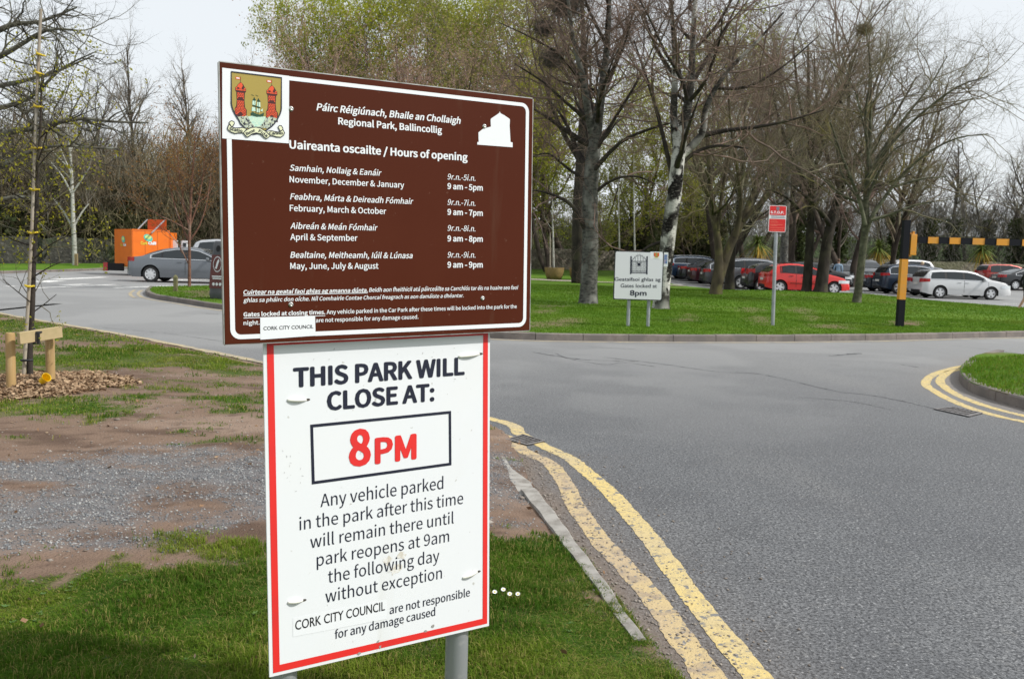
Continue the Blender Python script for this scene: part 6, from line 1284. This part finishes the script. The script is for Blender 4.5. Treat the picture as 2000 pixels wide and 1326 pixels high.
ivyP = np.random.default_rng(5).normal(0, 1, (1500, 3)); ivyP[:, :2] *= .32; ivyP[:, 2] = np.random.default_rng(6).random(1500) * 6; ivy_me = leafmesh('ivy', ivyP, .26, 9, .05, 2)
for k, mt in (('trunk', 1),): pass
def woods(name, key, px, top_y, d, label, bk, tw, lf=None, rz=0, ivy=False, wide=1.0, lean=0):
    H, tm, cm, fm = BG[key]; c = D(px, 500, d); z0 = zt(d) - .05; h = D(px, top_y, d).z - z0; s = h / H
    r = thing(name, label, 'tree', (c.x, d, z0), rz, 'trees beyond the wall'); r.scale = (s * wide, s * wide, s); r.rotation_euler.x = lean
    for nm, me, mt in (('trunk', tm, bk), ('crown', cm, tw), ('foliage', fm, lf)):
        if me is None: continue
        o = bpy.data.objects.new(nm, me); COL.objects.link(o); o.parent = r
        if not me.materials: me.materials.append(None)
        o.material_slots[0].link = 'OBJECT'; o.material_slots[0].material = mt
    if ivy:
        o = bpy.data.objects.new('ivy', ivy_me); COL.objects.link(o); o.parent = r; o.scale = (1 / s, 1 / s, 1 / s)
        if not ivy_me.materials: ivy_me.materials.append(l_ivy)
    return r
W_ = [ # left wood
 ('alder_tree', 'alder', 268, 96, 76, 'tall bare alder with a crooked dark trunk above the orange trailer', b_dark, t_grey, None, 0, False, .9),
 ('alder_tree', 'alder2', 372, 112, 80, 'tall bare alder in the middle of the three beside the brown sign', b_dark, t_grey, None, 1, False, .9),
 ('alder_tree', 'alder', 425, 116, 78, 'tall bare alder closest to the brown sign edge', b_dark, t_grey, None, 2.2, False, .85),
 ('bare_tree', 'round', 150, 150, 72, 'dense brown rounded tree behind the pale young trunk', b_brown, t_moss, None, 0, True, 1.25),
 ('bare_tree', 'round2', 55, 140, 66, 'broad bare tree behind the staked young tree', b_brown, t_grey, None, 1, True, 1.3),
 ('bare_tree', 'forked', 215, 235, 70, 'low forked bare tree left of the orange trailer', b_brown, t_moss, None, 2, True, 1.3),
 ('bare_tree', 'round', 325, 235, 74, 'rounded bare tree right above the raised orange flap', b_brown, t_grey, None, 3, True, 1.4),
 ('bare_tree', 'round2', -30, 120, 64, 'bare tree cut by the left edge of the view', b_brown, t_grey, None, 4, True, 1.3),
 ('bare_tree', 'forked', 110, 260, 63, 'small bare tree in the dark wood behind the left grass strip', b_brown, t_moss, None, 5, True, 1.4),
 ('bare_tree', 'round', 250, 300, 66, 'low dark tangled tree directly behind the orange trailer', b_dark, t_moss, None, 5.5, True, 1.5),
 ('bare_tree', 'forked', 410, 300, 70, 'low bare tree behind the silver people carrier', b_brown, t_moss, None, 1.5, True, 1.5),
 # middle
 ('willow_tree', 'willow', 725, -40, 84, 'largest bright spring green willow rising above the brown sign', b_brown, t_grey, l_spring, 0, False, .82),
 ('willow_tree', 'willow', 628, 62, 92, 'smaller spring green willow at the left foot of the great willow', b_brown, t_grey, l_spring, 2, False, .72),
 ('willow_tree', 'willow', 800, 5, 88, 'green willow right of the great willow', b_brown, t_grey, l_spring, 4, False, .7),
 ('budding_tree', 'budding', 760, 70, 70, 'reddish budding tree in front of the great willow', b_brown, t_purple, l_bud, 0, False, 1.3),
 ('budding_tree', 'budding', 890, 118, 68, 'reddish budding tree right behind the top of the brown sign', b_brown, t_purple, l_bud, 2.5, False, 1.3),
 ('willow_tree', 'willow', 970, 10, 74, 'green leafing tree above the right corner of the brown sign', b_brown, t_grey, l_olive, 1, False, .75),
 ('willow_tree', 'birchy', 1065, 150, 66, 'yellow green leafing tree directly right of the brown sign', b_brown, t_moss, l_spring, 0, False, 1.15),
 ('willow_tree', 'birchy', 1120, 30, 80, 'tall yellow green leafing tree seen through the crown of the grey birch', b_brown, t_moss, l_spring, 1, False, 1.2),
 ('willow_tree', 'birchy', 1290, 110, 84, 'tall yellow green leafing tree seen through the crown of the white birch', b_brown, t_moss, l_spring, 4, False, 1.1),
 ('willow_tree', 'birchy', 1225, 205, 72, 'yellow green leafing tree behind the gate sign', b_brown, t_moss, l_spring, 3, False, 1.15),
 ('willow_tree', 'birchy', 1135, 280, 62, 'low leafing tree between the two big birches', b_brown, t_moss, l_olive, 5, False, 1.1),
 ('evergreen_shrub', 'shrub', 1205, 450, 84, 'dark evergreen shrub above the wall left of the gate sign', b_dark, t_dark, l_ivy, 0, False, 1.0),
 ('evergreen_shrub', 'shrub', 1262, 440, 72, 'dark evergreen shrub behind the gate sign', b_dark, t_dark, l_ivy, 1, False, 1.1),
 ('evergreen_shrub', 'shrub', 1350, 415, 76, 'deep green shrub above the blue estate car', b_dark, t_dark, l_ivy, 2, False, 1.3),
 ('willow_tree', 'birchy', 1355, 330, 74, 'small leafing tree between white birch and forked mossy tree', b_brown, t_moss, l_olive, 2, False, 1.0),
 ('bare_tree', 'round', 1400, -30, 66, 'tall bare tree filling the sky between white birch and forked mossy tree', b_brown, t_red, None, 1, False, 1.15),
 ('bare_tree', 'round2', 1545, 0, 62, 'tall bare tree with a reddish brown crown above the red notice sign', b_brown, t_red, None, 2, False, 1.1),
 ('bare_tree', 'round', 1665, 35, 60, 'tall bare tree with a reddish brown crown above the two thick dark trunks', b_brown, t_red, None, 4, False, 1.15),
 ('bare_tree', 'round2', 1745, 150, 64, 'bare tree with a broad crown behind the slim pale trunk', b_brown, t_moss, None, 5, False, 1.15),
 ('bare_tree', 'round2', 1460, 110, 78, 'bare tree behind the forked mossy tree', b_brown, t_grey, None, 0, False, 1.1),
 ('bare_tree', 'round', 1560, 150, 82, 'bare tree behind the two thick dark trunks', b_brown, t_grey, None, 2, True, 1.1),
 ('bare_tree', 'forked', 1640, 200, 84, 'bare forked tree right of the two thick dark trunks', b_brown, t_grey, None, 3, True, 1.1),
 ('bare_tree', 'round2', 1745, 315, 92, 'bare dark tree beyond the wall left of the striped barrier', b_dark, t_grey, None, 4, True, 1.1),
 ('bare_tree', 'forked', 1815, 300, 96, 'bare dark tree beyond the wall over the silver white estate car', b_dark, t_dark, None, 1, True, 1.0),
 ('bare_tree', 'alder2', 1858, 268, 98, 'straight dark bare tree with an ivy clad trunk under the barrier beam', b_dark, t_dark, None, 0, True, 1.25),
 ('bare_tree', 'round', 1925, 282, 98, 'bare dark tree near the right edge beyond the orange red car', b_dark, t_dark, None, 2, True, 1.15),
 ('bare_tree', 'forked', 1985, 300, 94, 'bare dark tree cut by the right edge of the view', b_dark, t_grey, None, 5, True, 1.2),
 ('bare_tree', 'round', 2075, 280, 96, 'bare dark tree just outside the right edge', b_dark, t_grey, None, 5, True, 1.2),
 ('bare_tree', 'alder', 1890, 340, 108, 'smaller bare tree far behind the barrier beam', b_dark, t_grey, None, 3, False, 1.2),
 ('bare_tree', 'alder2', 1720, 350, 112, 'smaller bare tree far behind the slim pale trunk', b_dark, t_grey, None, 2, False, 1.2),
 ('bare_tree', 'alder', 1500, 280, 104, 'bare tree far behind the red notice sign', b_dark, t_grey, None, 1, False, 1.2),
]
for a in W_: woods(a[0], a[1], a[2], a[3], a[4], a[5], a[6], a[7], a[8], a[9], a[10], a[11])
# stone wall
wl = [V3(p) for p in ((-62, 46, 0), (-36, 55, 0), (-24, 64, 0), (-10, 71, 0), (2, 73.5, 0), (10, 77, 0), (24, 83, 0), (60, 88, 0))]
m_stone = M('rubble_stone', (.22, .195, .15), .95, var=[(2.6, 4, (.12, .105, .085), .42, .6), (5.5, 5, (.32, .29, .24), .56, .68), (11, 3, (.05, .045, .035), .60, .68), (.35, 4, (.13, .13, .07), .52, .7)], bump=(5, 1.0, .12))
m_stone_shaded = M('mossy_shaded_stone', (.05, .048, .04), .95, var=[(2.6, 4, (.024, .023, .02), .42, .6), (6, 5, (.11, .105, .095), .58, .68), (.6, 4, (.04, .055, .02), .48, .66)], bump=(5, 1.0, .12))  # mossy stone, its base colour also darkened to hold the trees' shade
def wall(pts, h, label, mt):
    L = smoothline(pts, .8); mb = MB(); r = random.Random(3); rows = []
    for i, p in enumerate(L):
        t = (L[min(i + 1, len(L) - 1)] - L[max(i - 1, 0)]).normalized(); q = V3((t.y, -t.x, 0)); z = zt(p.y); hh = h + r.uniform(-.10, .12); o = r.uniform(-.03, .03)
        rows.append([p + q * (.28 + o) + V3((0, 0, z - .3)), p + q * (.26 + o) + V3((0, 0, z + hh * .5)), p + q * (.22 - o) + V3((0, 0, z + hh)), p - q * .22 + V3((0, 0, z + hh + r.uniform(-.05, .05))), p - q * .28 + V3((0, 0, z - .3))])
    mb.add([v for w_ in rows for v in w_], [(i * 5 + j, i * 5 + j + 1, (i + 1) * 5 + j + 1, (i + 1) * 5 + j) for i in range(len(rows) - 1) for j in range(4)] + [(0, 1, 2, 3, 4), tuple(range((len(rows) - 1) * 5, len(rows) * 5))])
    return tag(mb.build('stone_wall', mt), label, 'wall')
wall(wl[:4], 1.75, 'long mossy stone wall, coloured dark as in shade, behind the left grass strip', m_stone_shaded)
wall([wl[3], V3((-9.8, 71.05, 0)), wl[4], wl[5]], 1.65, 'rubble stone wall behind the planter bowls', m_stone)
wall([wl[5], V3((10.2, 77.1, 0)), wl[6], wl[7]], 1.5, 'low stone wall closing the car park on the far side', m_stone)
# palms beyond the wall
def palm(px, py, d, label, s=1.0):
    c = D(px, py, d); g = random.Random(px); r = thing('palm_shrub', label, 'palm', (c.x, d, zt(d)), g.random() * 6, 'palm shrubs along the far wall'); hz = c.z - zt(d)
    tr = MB(); tr.tube([(0, 0, -.1), (.05, 0, hz * .5), (0, 0, hz)], [.14, .11, .10], 8); tr.build('trunk', b_brown, r, smooth=True)
    for nm, mt, n, lo, hi in (('fronds', M('palm_green', (.10, .15, .03), .6, spec=.12, var=[(2, 3, (.17, .19, .05), .45, .65)]), 230, -.3, 1.4), ('dry_fronds', M('palm_yellow', (.42, .27, .045), .7, spec=.12, var=[(2, 3, (.30, .22, .05), .45, .65)]), 60, -1.2, -.1)):
        mb = MB()
        for _ in range(n):
            a = g.uniform(0, 6.283); e = g.uniform(lo, hi); L = s * g.uniform(1.0, 1.7); w_ = .05 * s; o = V3((0, 0, hz - g.random() * .3)); d0 = V3((math.cos(a) * math.cos(e), math.sin(a) * math.cos(e), math.sin(e))); sd = V3((-math.sin(a), math.cos(a), 0)); P = []
            for k in range(5): t = k / 4; q = o + d0 * L * t + V3((0, 0, -.55 * L * t * t)); ww = w_ * (1 - t) * (.6 + t); P += [q + sd * ww, q - sd * ww]
            mb.add(P, [(2 * i, 2 * i + 1, 2 * i + 3, 2 * i + 2) for i in range(4)])
        mb.build(nm, mt, r)
palm(1480, 474, 74, 'yellow green palm shrub behind the red notice sign pole', 1.15); palm(1716, 482, 79, 'yellow green palm shrub behind the slim pale trunk', 1.15); palm(1918, 486, 82, 'yellow green palm shrub under the barrier beam', 1.1)
# undergrowth and twiggy thickets that read as one mass
g = np.random.default_rng(77); n = 60000; t = g.random(n) ** 1.0; X = -62 + t * 52; yb = np.interp(X, [-62, -36, -24, -10], [46, 55, 64, 71]); Y = yb + .8 + g.random(n) * 12; hh = 2.2 + 3.4 * vnoise(X / 4, Y / 4, 5); Z = zt(Y) + g.random(n) ** .8 * hh
o = link('undergrowth', leafmesh('undergrowth', np.stack([X, Y, Z], 1), .42, 3, .1, 1, .5), l_ivy); tag(o, 'dark ivy and bramble undergrowth of the wood behind the left wall', 'undergrowth', kind='stuff')
def thicket(n, x0, x1, y0, y1, hmin, hmax, mt, label, seed, wd=.02):
    g = np.random.default_rng(seed); X = g.uniform(x0, x1, n); Y = g.uniform(y0, y1, n); H = hmin + (hmax - hmin) * fbm(X / 5, Y / 5, seed); Z = zt(Y) + g.random(n) * H
    a = np.stack([g.normal(0, .55, n), g.normal(0, .55, n), np.abs(g.normal(.9, .4, n))], 1); a /= np.linalg.norm(a, axis=1, keepdims=True); L = (.5 + 1.3 * g.random(n))[:, None]; P = np.stack([X, Y, Z], 1)
    b = np.cross(a, g.normal(0, 1, (n, 3))); b /= np.linalg.norm(b, axis=1, keepdims=True); V = np.stack([P - b * wd, P + b * wd, P + a * L], 1).reshape(-1, 3)
    o = link('thicket', npmesh('thicket', V, [np.arange(3 * n).reshape(n, 3)]), mt); return tag(o, label, 'thicket', kind='stuff')
thicket(60000, 14, 75, 92, 118, 4, 10, M('thicket_grey', (.17, .158, .14), .9, spec=.12, var=[(.2, 4, (.12, .112, .10), .42, .65)]), 'grey twiggy thicket of bare scrub beyond the car park wall', 31, .022)
thicket(26000, -10, 14, 82, 104, 2, 6, M('thicket_olive', (.19, .19, .09), .9, spec=.12, var=[(.2, 4, (.12, .115, .07), .42, .65)]), 'olive twiggy scrub beyond the planter bowls', 32, .02)
thicket(130000, -62, -6, 60, 92, 5, 12.5, M('thicket_brown', (.15, .12, .08), .9, spec=.12, var=[(.2, 4, (.10, .085, .055), .42, .65), (.12, 3, (.17, .155, .075), .52, .66)]), 'brown twiggy thicket filling the left wood', 33, .026)
# ================================================================ GRASS, GRAVEL, CHIPS
def interp_attr(px, py):
    return masks(px, py)
def blades(n, xy, z, hmin, hmax, wd, seed, lean=.95):
    g = np.random.default_rng(seed); h = (hmin + (hmax - hmin) * g.random(n) ** 1.6)[:, None]; a = g.uniform(0, 2 * np.pi, n); d = np.stack([np.cos(a), np.sin(a)], 1); l = (lean * (.3 + g.random(n)))[:, None]
    b = np.stack([-d[:, 1], d[:, 0]], 1); yaw = g.uniform(-.9, .9, n)[:, None]; b = b * np.cos(yaw) + d * np.sin(yaw); w_ = wd * (.6 + .8 * g.random(n))[:, None]
    P0 = xy; P1 = xy + d * h * l * .35; P2 = xy + d * h * l; zz = z[:, None]
    V = np.stack([np.hstack([P0 - b * w_, zz - .01]), np.hstack([P0 + b * w_, zz - .01]), np.hstack([P1 - b * w_ * .75, zz + h * .6]), np.hstack([P1 + b * w_ * .75, zz + h * .6]), np.hstack([P2, zz + h * np.clip(1.0 - .35 * l, .3, 1)])], 1)
    i = np.arange(n)[:, None] * 5; tint = np.repeat(g.random(n), 5)
    return V.reshape(-1, 3), np.concatenate([i + [0, 1, 3], i + [0, 3, 2], i + [2, 3, 4]]), tint
def grass_mat(n, c, warm, lush, lite=(.17, .27, .03)):
    m = M(n, c, .75, spec=.12, var=[(1.6, 4, lush, .42, .62), (6, 3, c, .5, .7)], attr=[('lite', lite), ('dry', warm)]); return m
m_blade = grass_mat('grass_blade', (.090, .175, .014), (.32, .28, .09), (.052, .125, .010), (.23, .30, .030))
m_blade2 = grass_mat('lawn_blade', (.120, .222, .019), (.19, .20, .035), (.078, .17, .010))
def scatter(mask_fn, x0, x1, y0, y1, n, seed):
    g = np.random.default_rng(seed); x = g.uniform(x0, x1, n); y = g.uniform(y0, y1, n); k = mask_fn(x, y) > g.random(n); return x[k], y[k]
def vg(x, y):
    e = pdist(x, y, near_poly); return np.where(e > -.015, masks(x, y)[0], 0) * (.35 + 1.1 * fbm(x * 4, y * 4, 7))
parts_ = []
for (x0, x1, y0, y1, n, h0, h1, wd, sd) in ((-2.6, 1.5, 2.5, 4.8, 380000, .010, .052, .0018, 1), (-4, 1.3, 4.6, 6.6, 190000, .010, .045, .0022, 2), (-9.5, 1, 6.6, 14, 300000, .012, .045, .0036, 3), (-15, -2, 13, 22, 130000, .02, .05, .007, 4)):
    x, y = scatter(vg, x0, x1, y0, y1, n, sd)
    cl = fbm(x * 2.6, y * 2.6, 17); V, F, t = blades(len(x), np.stack([x, y], 1), znear(x, y), h0, h1, wd, sd + 9)
    s = np.repeat(np.clip(.35 + 1.5 * np.clip((cl - .32) * 2.2, 0, 1) + .5 * (vnoise(x * 11, y * 11, 19) - .5), .2, 2.2), 5); zb = np.repeat(znear(x, y), 5); V[:, 2] = zb + (V[:, 2] - zb) * s
    dr = np.repeat((np.random.default_rng(sd).random(len(x)) < .2) * .85 + .35 * np.clip((fbm(x * .9, y * .9, 23) - .5) * 3, 0, 1), 5)
    parts_.append((V, F, np.stack([dr, np.repeat(np.clip((fbm(x * 1.3, y * 1.3, 57) - .46) * 3 + (np.random.default_rng(sd + 5).random(len(x)) - .5) * .7, 0, 1), 5)], 1)))
def join(ps):
    b = 0; VV, FF, AA = [], [], []
    for V, F, a in ps: VV.append(V); FF.append(F + b); AA.append(a); b += len(V)
    return np.concatenate(VV), np.concatenate(FF), np.concatenate(AA)
V, F, a = join(parts_); tag(link('grass', npmesh('grass', V, [F], {'dry': a[:, 0], 'lite': a[:, 1] * .75}), m_blade), 'rough green grass tufts growing on the trampled near verge', 'grass', kind='stuff')
def lg(x, y): return np.where(pdist(x, y, lawn_poly) > .05, 1 - lawn_earth(x, y), 0) * (.4 + fbm(x * 1.2, y * 1.2, 9))
parts_ = []
for (x0, x1, y0, y1, n, h0, h1, wd, sd) in ((-4, 16, 17, 26, 170000, .015, .045, .007, 11), (-13, 20, 25, 46, 150000, .02, .05, .012, 12)):
    x, y = scatter(lg, x0, x1, y0, y1, n, sd); z = zlawn(x, y); V, F, t = blades(len(x), np.stack([x, y], 1), z, h0, h1, wd, sd); parts_.append((V, F, np.repeat((np.random.default_rng(sd).random(len(x)) < .08) * .6 + .4 * np.clip((fbm(x * .35, y * .35, 33) - .5) * 3, 0, 1), 5)))
V, F, a = join(parts_); tag(link('grass', npmesh('grass', V, [F], {'dry': a}), m_blade2), 'short green grass of the lawn beneath the trees', 'grass', kind='stuff')
x, y = scatter(lambda x, y: (pdist(x, y, isl_poly) > .03) * (.5 + .5 * fbm(x * 2, y * 2, 3)), 4.5, 13, 7, 15, 130000, 21); V, F, t = blades(len(x), np.stack([x, y], 1), zisl(x, y), .025, .075, .0045, 21)
tag(link('grass', npmesh('grass', V, [F], {'dry': np.repeat((np.random.default_rng(4).random(len(x)) < .15) * .8, 5)}), m_blade2), 'grass of the small kerbed island', 'grass', kind='stuff')
# gravel stones
def stones(x, y, z, smin, smax, seed, flat=.6):
    g = np.random.default_rng(seed); n = len(x); base = np.array([[1, 0, 0], [0, 1, 0], [-1, 0, 0], [0, -1, 0], [0, 0, 1], [0, 0, -1.]]); s = (smin + (smax - smin) * g.random(n) ** 2.5)[:, None, None]
    J = base[None] * (.6 + .7 * g.random((n, 6, 1))) + g.normal(0, .18, (n, 6, 3)); a = g.uniform(0, 6.283, n); c, sn = np.cos(a), np.sin(a); Rm = np.zeros((n, 3, 3)); Rm[:, 0, 0] = c; Rm[:, 0, 1] = -sn; Rm[:, 1, 0] = sn; Rm[:, 1, 1] = c; Rm[:, 2, 2] = flat
    V = np.einsum('nij,nkj->nki', Rm, J) * s + np.stack([x, y, z], 1)[:, None]; f = np.array([[0, 1, 4], [1, 2, 4], [2, 3, 4], [3, 0, 4], [1, 0, 5], [2, 1, 5], [3, 2, 5], [0, 3, 5]]); F = (np.arange(n)[:, None, None] * 6 + f).reshape(-1, 3)
    return V.reshape(-1, 3), F, np.repeat(g.random(n), 6)
m_stn = M('gravel_stone', (.125, .132, .142), .9, attr=[('tone', (.38, .38, .37))]); m_stn2 = M('grit', (.16, .13, .105), .9, attr=[('tone', (.30, .27, .24))])
x, y = scatter(lambda x, y: np.where(pdist(x, y, near_poly) > 0, masks(x, y)[1], 0), -5, 1, 4.4, 8.6, 170000, 41); V, F, t = stones(x, y, znear(x, y) + .001, .0020, .011, 41)
tag(link('gravel', npmesh('gravel', V, [F], {'tone': t ** 3}), m_stn), 'loose grey gravel stones on the worn verge', 'gravel', kind='stuff')
x, y = scatter(lambda x, y: np.where(pdist(x, y, near_poly) > 0, (1 - masks(x, y)[0]) * .5 * np.clip(fbm(x * 3, y * 4, 44) * 2 - .4, 0, 1), 0), -8, 1, 4, 12, 60000, 42); V, F, t = stones(x, y, znear(x, y) + .001, .002, .013, 42, .5)
x2, y2 = scatter(lambda x, y: dirt_near(x, y) * .8, -1.5, 1.4, 3.2, 9, 60000, 43); V2, F2, t2 = stones(x2, y2, x2 * 0 + .003, .002, .012, 43, .6)
x3, y3 = scatter(lambda x, y: np.where(pdist(x, y, near_poly) > 0, (1 - masks(x, y)[0]) * .6, 0), -7, 1, 4.3, 11, 420, 45); V3_, F3_, t3_ = stones(x3, y3, znear(x3, y3) + .003, .010, .030, 45, .5)
V, F, t = join([(V, F, t), (V2, F2, t2), (V3_, F3_, t3_)]); tag(link('grit', npmesh('grit', V, [F], {'tone': t}), m_stn2), 'brown grit and clods on bare earth and in the gutter', 'grit', kind='stuff')
# wood chips
x, y = scatter(lambda x, y: masks(x, y)[2] * .95, -7, -2.5, 7.6, 11.5, 60000, 51); n = len(x); g = np.random.default_rng(52)
P = np.stack([x, y, znear(x, y) + .012 + .02 * g.random(n)], 1); a = np.stack([g.normal(0, 1, n), g.normal(0, 1, n), g.normal(0, .3, n)], 1); a /= np.linalg.norm(a, axis=1, keepdims=True); b = np.cross(a, np.stack([g.normal(0, .5, n), g.normal(0, .5, n), np.ones(n)], 1)); b /= np.linalg.norm(b, axis=1, keepdims=True); L = (.010 + .022 * g.random(n))[:, None]; w_ = L * (.25 + .3 * g.random(n))[:, None]
V = np.stack([P - a * L - b * w_, P + a * L - b * w_, P + a * L + b * w_, P - a * L + b * w_], 1).reshape(-1, 3); tn = np.repeat(g.random(n), 4)
tag(link('wood_chips', npmesh('wood_chips', V, [np.arange(4 * n).reshape(n, 4)], {'tone': tn}), M('wood_chip', (.15, .088, .05), .9, spec=.15, attr=[('tone', (.42, .30, .19))])), 'pale brown wood chip mulch round the foot of the staked young tree', 'mulch', kind='stuff')

# weeds and fallen leaves among the grass
def rosettes(x, y, z, smin, smax, seed, k=7):
    g = np.random.default_rng(seed); n = len(x); a = np.repeat(g.uniform(0, 6.283, n), k) + np.tile(np.arange(k) * 6.283 / k, n) + g.normal(0, .25, n * k); L = np.repeat(smin + (smax - smin) * g.random(n), k) * (.6 + .6 * g.random(n * k)); w_ = L * .24
    c = np.stack([np.repeat(x, k), np.repeat(y, k), np.repeat(z, k)], 1); d = np.stack([np.cos(a), np.sin(a), np.full(n * k, .45)], 1); s = np.stack([-np.sin(a), np.cos(a), np.zeros(n * k)], 1)
    V = np.stack([c, c + d * (L * .5)[:, None] + s * w_[:, None], c + d * L[:, None] - [0, 0, .1] * L[:, None], c + d * (L * .5)[:, None] - s * w_[:, None]], 1).reshape(-1, 3); return V, np.arange(n * k * 4).reshape(-1, 4)
x, y = scatter(lambda x, y: np.where(pdist(x, y, near_poly) > .03, masks(x, y)[0] * np.clip(fbm(x * 2, y * 2, 67) * 3 - 1.1, 0, 1), 0), -3.5, 1.2, 2.6, 7.5, 2600, 61); V, F = rosettes(x, y, znear(x, y) + .004, .008, .022, 62)
tag(link('weeds', npmesh('weeds', V, [F]), M('weed_leaf', (.055, .12, .022), .6, var=[(30, 3, (.09, .16, .03), .45, .65)])), 'small broad leaved weeds among the near grass', 'weeds', kind='stuff')
x, y = scatter(lambda x, y: np.where(pdist(x, y, near_poly) > -.25, .5, 0), -6, 1.3, 2.6, 9, 420, 63); n = len(x); g = np.random.default_rng(64); z = np.where(pdist(x, y, near_poly) > 0, znear(x, y) + .02 * masks(x, y)[0], 0) + .008
tag(link('fallen_leaves', leafmesh('fallen_leaves', np.stack([x, y, z], 1), .034, 65, .004, 1, .6, flat=0), M('dry_leaf', (.20, .115, .06), .85, var=[(20, 3, (.34, .26, .17), .5, .66)])), 'scattered dry leaves and twig bits on the near verge', 'leaves', kind='stuff')
